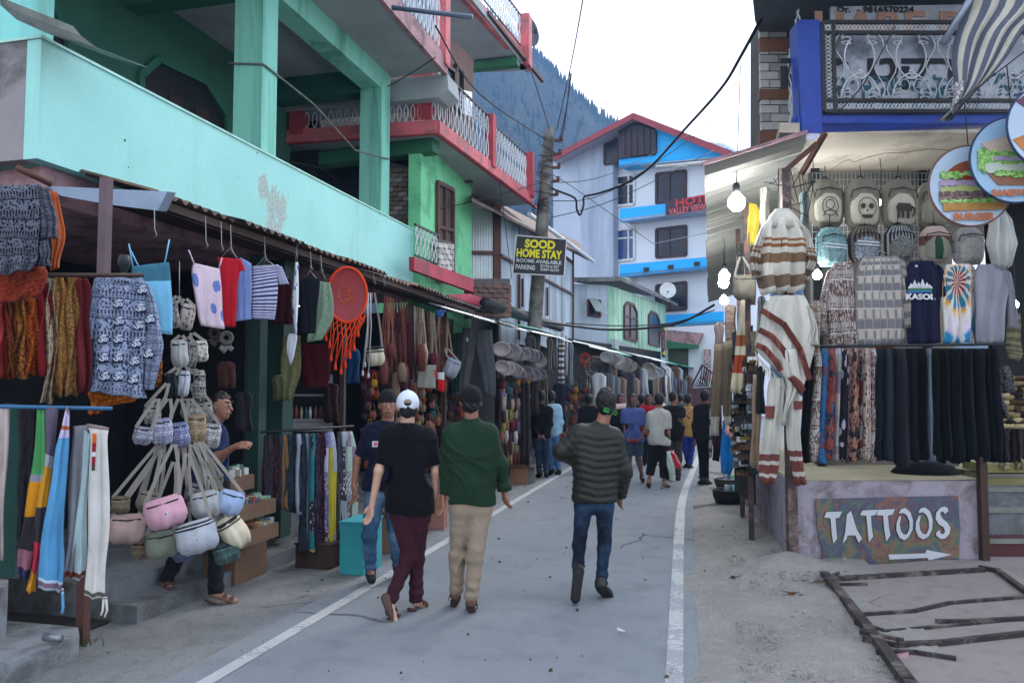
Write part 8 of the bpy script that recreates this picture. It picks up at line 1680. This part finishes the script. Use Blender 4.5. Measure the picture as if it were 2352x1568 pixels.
person('man walking away in pale grey tee shirt and black cropped trousers carrying bags',(1510,1120),auto(1514,903,1122,1.02,sL=(1494,953),sR=(1530,951),eL=(1486,990,.05),eR=(1534,992),wL=(1490,1015,.12),wR=(1535,1025),hL=(1496,1020,.18),hR=(1536,1040),hem=1022,kL=(1497,1062),kR=(1525,1070),aL=(1489,1106,-.05),aR=(1524,1112),tL=(1490,1118,.06),tR=(1536,1118,.08)),1,False,SK_B,fb('pale grey tee','#a8a8a6'),fb('black crop cloth','#18161a'),('sandal',SAND),legs='crop',seed=14,loose=.02)
def carry(label,pts,m_,off,name='carrier_bag'):
 A=G(1510,1120);pl=facing(A);gar(name,label,'bag',pl,[pts],m_,.07,.02,2,10,10,off)
carry('red plastic bag carried low by the man in the pale grey tee',[(1536,1034,1541,1034),(1536,1048,1553,1045),(1540,1062,1562,1062),(1552,1076,1562,1076)],mat('red plastic film','#b82c3a',.35,.3,9,.4,20),.0)
carry('mint and white patterned bag hanging below the hand of the man in pale grey',[(1530,1036,1538,1036),(1530,1060,1546,1060),(1534,1085,1549,1085),(1538,1106,1551,1106)],K('mint pattern film','print',('#7cb0a0','#c4ccc8'),4,12),.1)
person('bearded man in charcoal tee reaching his arm to the ochre shirt',(1548,1102),auto(1546,899,1106,1.0,eR=(1566,962),wR=(1584,944,.1),hR=(1592,940,.15),eL=(1528,980),wL=(1532,1000)),1,False,SK_B,fb('charcoal tee','#1d1c1e'),fb('dull grey trousers','#3c3a3c'),('shoe',SHOEB,SOLEB),seed=15,yaw_h=1.3)
def ex_sling(t,j,m,add):
 mb=MB();mb.bar(V(j['sL']+np.array([0,-.12,.03])),V(j['pR']+np.array([.1,-.1,.05])),.03,.008,up=(0,1,0));add('sling_strap',mb.mesh('sling_strap'),BLACKM)
 mb=MB();mb.box(tuple(j['pR']+np.array([.13,-.06,.03])),(.12,.1,.2));add('sling_bag',mb.mesh('sling_bag'),BLACKM)
person('man walking away in ochre shirt and bright blue trousers with black sling bag',(1582,1074),auto(1580,905,1078,1.0,sL=(1567,941),sR=(1594,941),kL=(1574,1032),kR=(1588,1030),aL=(1581,1062,.05),aR=(1584,1066,-.1),hem=1002),1,False,SK_B,fb('ochre shirt cloth','#a8824c'),fb('bright blue trouser cloth','#23307c'),('shoe',SHOEB,SOLEB),seed=16,extra=ex_sling)
person('tall person all in black standing at the right road edge by the shawls',(1617,1112),auto(1618,894,1114,.85,kL=(1611,1050),kR=(1620,1050),aL=(1612,1100),aR=(1622,1100)),1,False,SK_D,fb('black sweater','#14161c'),fb('black trousers cloth','#101116'),('shoe',SHOEB,SOLEB),seed=17,sleeve='long',slim=.9)
person('person in red top far back between the slate blue tee and pale grey tee',(1488,1070),auto(1489,906,1072,.95),-1,False,SK_D,fb('red far top','#a01c2c'),fb('dark far cloth','#1c1c24'),None,seed=18)
person('person in black with a pink patterned scarf behind the quilted jacket',(1424,1088),auto(1425,905,1090,1.0),-1,False,SK_D,fb('black sweater','#14161c'),fb('black trousers cloth','#101116'),None,seed=19,sleeve='long',extra=lambda t,j,m,add:add('scarf',(lambda mb:(mb.ftube([(V(j['neck']+np.array([-.14,-.08,.05])),V(j['neck']+np.array([.1,-.08,.07])),.06),(V(j['neck']+np.array([-.12,-.1,-.06])),V(j['neck']+np.array([.1,-.1,-.02])),.07)],8,.01),mb.mesh('scarf',True))[1])(MB()),K('pink scarf','print',('#b88a94','#d8c4c4'),4,4)))
person('dark haired person in black half hidden left of the quilted jacket',(1352,1080),auto(1352,905,1082,1.0),1,False,SK_D,fb('black sweater','#14161c'),fb('black trousers cloth','#101116'),None,seed=20,sleeve='long')
person('person in dark clothes farther back behind the man in the slate blue tee',(1472,1066),auto(1473,905,1068,1.0),1,False,SK_D,fb('dark far top','#1c1a20'),fb('dark far cloth','#1c1c24'),None,seed=21)
person('person in grey far back by the step wall near the ochre shirt',(1562,1040),auto(1562,905,1042,.9),1,False,SK_B,fb('far grey top','#4a4c50'),fb('dark far cloth','#1c1c24'),None,seed=22)
def ex_phone(t,j,m,add):
 mb=MB();c_=j['hR'];mb.box(tuple(c_+np.array([.0,-.01,.03])),(.13,.075,.012));ph_=add('phone',mb.mesh('phone'),BLACKM)
person('shopkeeper in dark blue shirt and black trousers looking at his phone behind the bags',(515,1383),dict(head=(507,932,.3),neck=(492,968,.3),sL=(468,1000,.35),sR=(500,990,.2),eL=(466,1070,.4),eR=(500,1050,.1),wL=(500,1060,.2),wR=(534,1028,.0),hL=(520,1050,.1),hR=(552,1022,-.05),pL=(468,1130,.35),pR=(500,1130,.25),kL=(420,1250,.2),kR=(496,1260,.1),aL=(380,1335,.2),aR=(495,1362,.0),tL=(398,1362,.05),tR=(540,1380,-.02),hem=1140),-1,True,SK_B,fb('dark blue shop shirt','#1e2c4c'),fb('black shop trousers','#14151a'),('sandal',SAND),seed=23,sleeve='short',yaw_h=.9)
# sign pole, boards and cables
PY=16.0
pt_,pb_=AY(1262,292,PY),AY(1226,760,PY);dirp=(pt_-pb_).normalized();pg=pb_-dirp*(pb_.z/dirp.z)
up_=thing('utility_pole','leaning grey utility pole carrying tangled cables and the black and yellow sign','utility pole',(pg.x,pg.y,0))
mb=MB();mb.tube([pg.lerp(pt_,t)for t in(0,.25,.5,.75,.97,1)],[.17,.16,.145,.13,.115,.06],14);mb.build('pole',mat('grimy pole concrete','#76736e',.9,.4,1.6,.4,25,stain=('#3c3833',.4,2)),up_,True)
r3=random.Random(2)
for i in range(5):
 c=pg.lerp(pt_,.80+.04*i);mb=MB();mb.bar(c+RT*.05,c+RT*.28,.05,.05);mb.lathe(tuple(c+RT*.26),[(.03,.0),(.05,.03),(.03,.06),(.045,.09),(0,.11)],8);mb.build('insulator_arm',MIDW,up_)
mb=MB()
for i in range(12):
 c=pg.lerp(pt_,.74+.018*i);a=r3.uniform(.13,.22);mb.tube([c+RT*a*math.cos(t*.7)+V((0,-a*math.sin(t*.7)-.02,.1*math.sin(t*.5+i)))for t in range(7)],.008,4)
o=mb.build('cable_coils',BLK,up_);o['kind']='stuff'
sp3=facing(AY(1240,590,PY-.35));sg1=thing('home_stay_sign','black home stay signboard with yellow capitals mounted on the utility pole','sign',tuple(sp3.w(1240,590)))
mb=MB();mb.prism(sp3.q([(1186,541),(1301,550),(1295,634),(1177,628)]),-sp3.n*.04);mb.build('board',mat('black sign sheet','#15161a',.4,.1,3,0),sg1)
YL=mat('yellow sign letters','#d8cc1c',.5,.05,3,0)
q_=sp3.q([(1186,541),(1301,550),(1295,634),(1177,628)],.01)
for i in range(4):
 mb=MB();mb.bar(q_[i],q_[(i+1)%4],.02,.03,up=tuple(sp3.n));mb.build('border',RAILW,sg1)
s1=(sp3.w(1241,590)-sp3.w(1240,590)).length;sa=-.07
for s_,x,y,h_,m_,sx,bd in(('SOOD',1240,562,18,YL,.95,.010),('HOME STAY',1237,584,18,YL,.74,.009),('ROOMS AVAILABLE',1237,601,8,WPAINT,1.05,.002),('PARKING',1206,614,10,WPAINT,.75,.004),('82196-61067',1262,612,6,WPAINT,.95,.001),('82807-56290',1262,620,6,WPAINT,.95,.001)):
 letter(sg1,s_,h_*s1/.7,m_,sp3.w(x,y,.02),sp3.a,sx,bd,roll=sa)
bn=facing(MF.w(1533,780,.8));bs=thing('banner_sign','hanging dark blue and maroon banner with orange lettering at the corner of the mint house','sign',tuple(bn.w(1533,780)))
k=NB('banner gradient');sz_=k.n('SeparateXYZ',i0=k.co('Generated'));k.link(k.ramp(sz_.outputs[2],[(0,'#23346c'),(.35,'#2a2a50'),(.6,'#5a2634'),(1,'#1e2248')]),'Base Color');k.b.inputs['Roughness'].default_value=.6
mb=MB();mb.prism(bn.q([(1515,742),(1549,746),(1552,819),(1519,821)]),-bn.n*.03);mb.build('board',k.m,bs)
sb_=(bn.w(1534,780)-bn.w(1533,780)).length;ORG=mat('orange banner letters','#d08a6a',.5,.1,3,0)
for ch,x,y,m_ in(('D',1520,755,DGREENP),('O',1529,754,MATS['yellow sign letters']),('R',1540,756,RL)):letter(bs,ch,12*sb_/.7*.8,m_,bn.w(x,y,.02),bn.a,.9,.01)
for i,(a_,b_)in enumerate((('N','I'),('I','C'),('G','A'),('H','F'),('T','E'))):
 letter(bs,a_,8*sb_/.7,ORG,bn.w(1525,767+i*9,.02),bn.a);letter(bs,b_,8*sb_/.7,ORG,bn.w(1537,767+i*9,.02),bn.a)
mb=MB();mb.prism(bn.q([(1521,811),(1527,804),(1533,811),(1527,817)],.02),-bn.n*.01);mb.build('yellow_diamond',MATS['yellow sign letters'],bs)
def cab(label,pts,r=.012,n=5,m=BLK,sag=0.0):
 P=[AY(x,y,Y)for x,y,Y in pts]
 Q=[]
 for i in range(len(P)-1):
  a,b,c,d=P[max(i-1,0)],P[i],P[i+1],P[min(i+2,len(P)-1)]
  for t in range(n):
   f=t/n;Q.append(.5*(2*b+(c-a)*f+(2*a-5*b+4*c-d)*f*f+(3*b-a-3*c+d)*f**3))
 Q.append(P[-1]);mb=MB();mb.tube(Q,r,5);o=mb.build('cable',m,None,True,tuple(Q[len(Q)//2]));tag(o,label,'cable')
cab('thick black cable sweeping from the blue balcony pillar down across the hotel roof',[(1750,40,9.2),(1700,132,10),(1655,205,11),(1570,300,12.5),(1497,380,14),(1440,420,14.5),(1375,444,15),(1342,452,PY-.5),(1340,470,PY-.5),(1332,494,PY-.6),(1324,480,PY-.7),(1320,456,PY-.8),(1290,442,PY-.9),(1266,433,PY)],.022)
for i,(a,b,c_)in enumerate((((1266,462,PY),(1400,440,17),(1625,292,20)),((1266,500,PY),(1420,455,17),(1640,345,20)),((1264,420,PY),(1400,400,18),(1600,300,24)))):
 cab(['upper','lower','topmost'][i]+' thin wire from the utility pole towards the hotel gable',[a,b,c_],.009)
for i,(a,b)in enumerate((((1278,300,PY),(1340,-10,9)),((1283,330,PY),(1312,170,12)),((1290,320,PY),(1309,168,12)),((1262,300,PY),(1215,150,13)))):
 cab(['long','left twin','right twin','short'][i]+' wire rising from the top of the utility pole',[a,((a[0]+b[0])/2+2,(a[1]+b[1])/2+4,(a[2]+b[2])/2),b],.01)
cab('wire from the wooden upper room down to the utility pole',[(1000,60,9.5),(1100,215,12.5),(1255,322,PY)],.013)
cab('low thin wire from the green wall to the utility pole',[(905,500,11),(1090,462,13.5),(1250,418,PY)],.009)
cab('wire from the pole across the panel house roof',[(1266,400,PY),(1330,440,19),(1500,560,26)],.010)
cab('heavy black cable bundle sagging in front of the mint green house',[(1225,735,17),(1310,748,18),(1400,757,19),(1500,752,19.5),(1570,738,19.5),(1640,700,19)],.03)
cab('second sagging cable just above the heavy bundle',[(1300,742,18),(1420,748,19),(1540,742,19.5),(1640,712,19)],.014)
cab('thin grey wire crossing below the third-floor hotel windows',[(1500,560,30),(1625,534,24),(1660,522,22)],.012,m=STEEL)
cab('thin vertical wire dropping to the big bulb',[(1700,150,8.5),(1695,300,8.5),(1691,425,8.5)],.005)
cab('wire hanging below the balcony of the green house',[(1135,350,14),(1150,440,14),(1165,560,14.5),(1175,640,14.5)],.007)
cab('cord drooping between the two turquoise columns',[(655,372,9.5),(700,378,10),(745,392,10.5),(780,420,11)],.014)
cab('thin wire from the overhang corner to the second column',[(890,200,9.8),(950,165,9.6),(1000,132,9.4)],.008)
cab('thin cord across the front of the blue balcony railing',[(2055,60,7.7),(1985,190,7.7),(1920,262,7.8)],.006)
for i,x in enumerate((352,470,506,528,606,680,712,736,857,880,1100)):
 p=AX(x,540+(x-352)*.22,-3.82);mb=MB();mb.tube([(p.x,p.y,3.02),(p.x+.01,p.y,p.z+.04),(p.x+.03,p.y,p.z),(p.x,p.y,p.z-.02)],.004,4);mb.build('hook',STEEL,None,True,(p.x,p.y,3.02),label='wire hook hanging from the dark awning, %s along the row'%ordn[i],category='hook')
wd_=MB();rw_=random.Random(8)
for c0,n_,s_ in((G(186,1482),26,.05),(G(1850,1292),40,.035),(G(1840,1270),20,.03)):
 for i in range(n_):
  b=V((c0.x+rw_.gauss(0,.07),c0.y+rw_.gauss(0,.03),.0));e=b+V((rw_.gauss(0,s_),rw_.gauss(0,s_),s_*rw_.uniform(.6,1.8)));wv_=V((s_*.2,s_*.1,0));i0=wd_.add([b-wv_*.4,b+wv_*.4,e]);wd_.face([i0,i0+1,i0+2])
tag(wd_.build('weeds',mat('weed green','#3c5230',.8,.3,9,0)),'small green weeds growing by the kerb and plinth',kind='stuff')
# haze in the valley air
HAZE=True
if HAZE:
 hz=MB();hz.box((0,300,139),(1240,720,280));hzm=bpy.data.materials.new('valley haze');hzm.use_nodes=True;t_=hzm.node_tree;t_.nodes.remove(t_.nodes['Principled BSDF'])
 pv=t_.nodes.new('ShaderNodeVolumePrincipled');pv.inputs['Color'].default_value=(.32,.58,1,1);pv.inputs['Density'].default_value=.0007;pv.inputs['Anisotropy'].default_value=.2
 t_.links.new(pv.outputs[0],t_.nodes['Material Output'].inputs['Volume'])
 tag(hz.build('haze',hzm),'thin blue valley haze',kind='stuff')
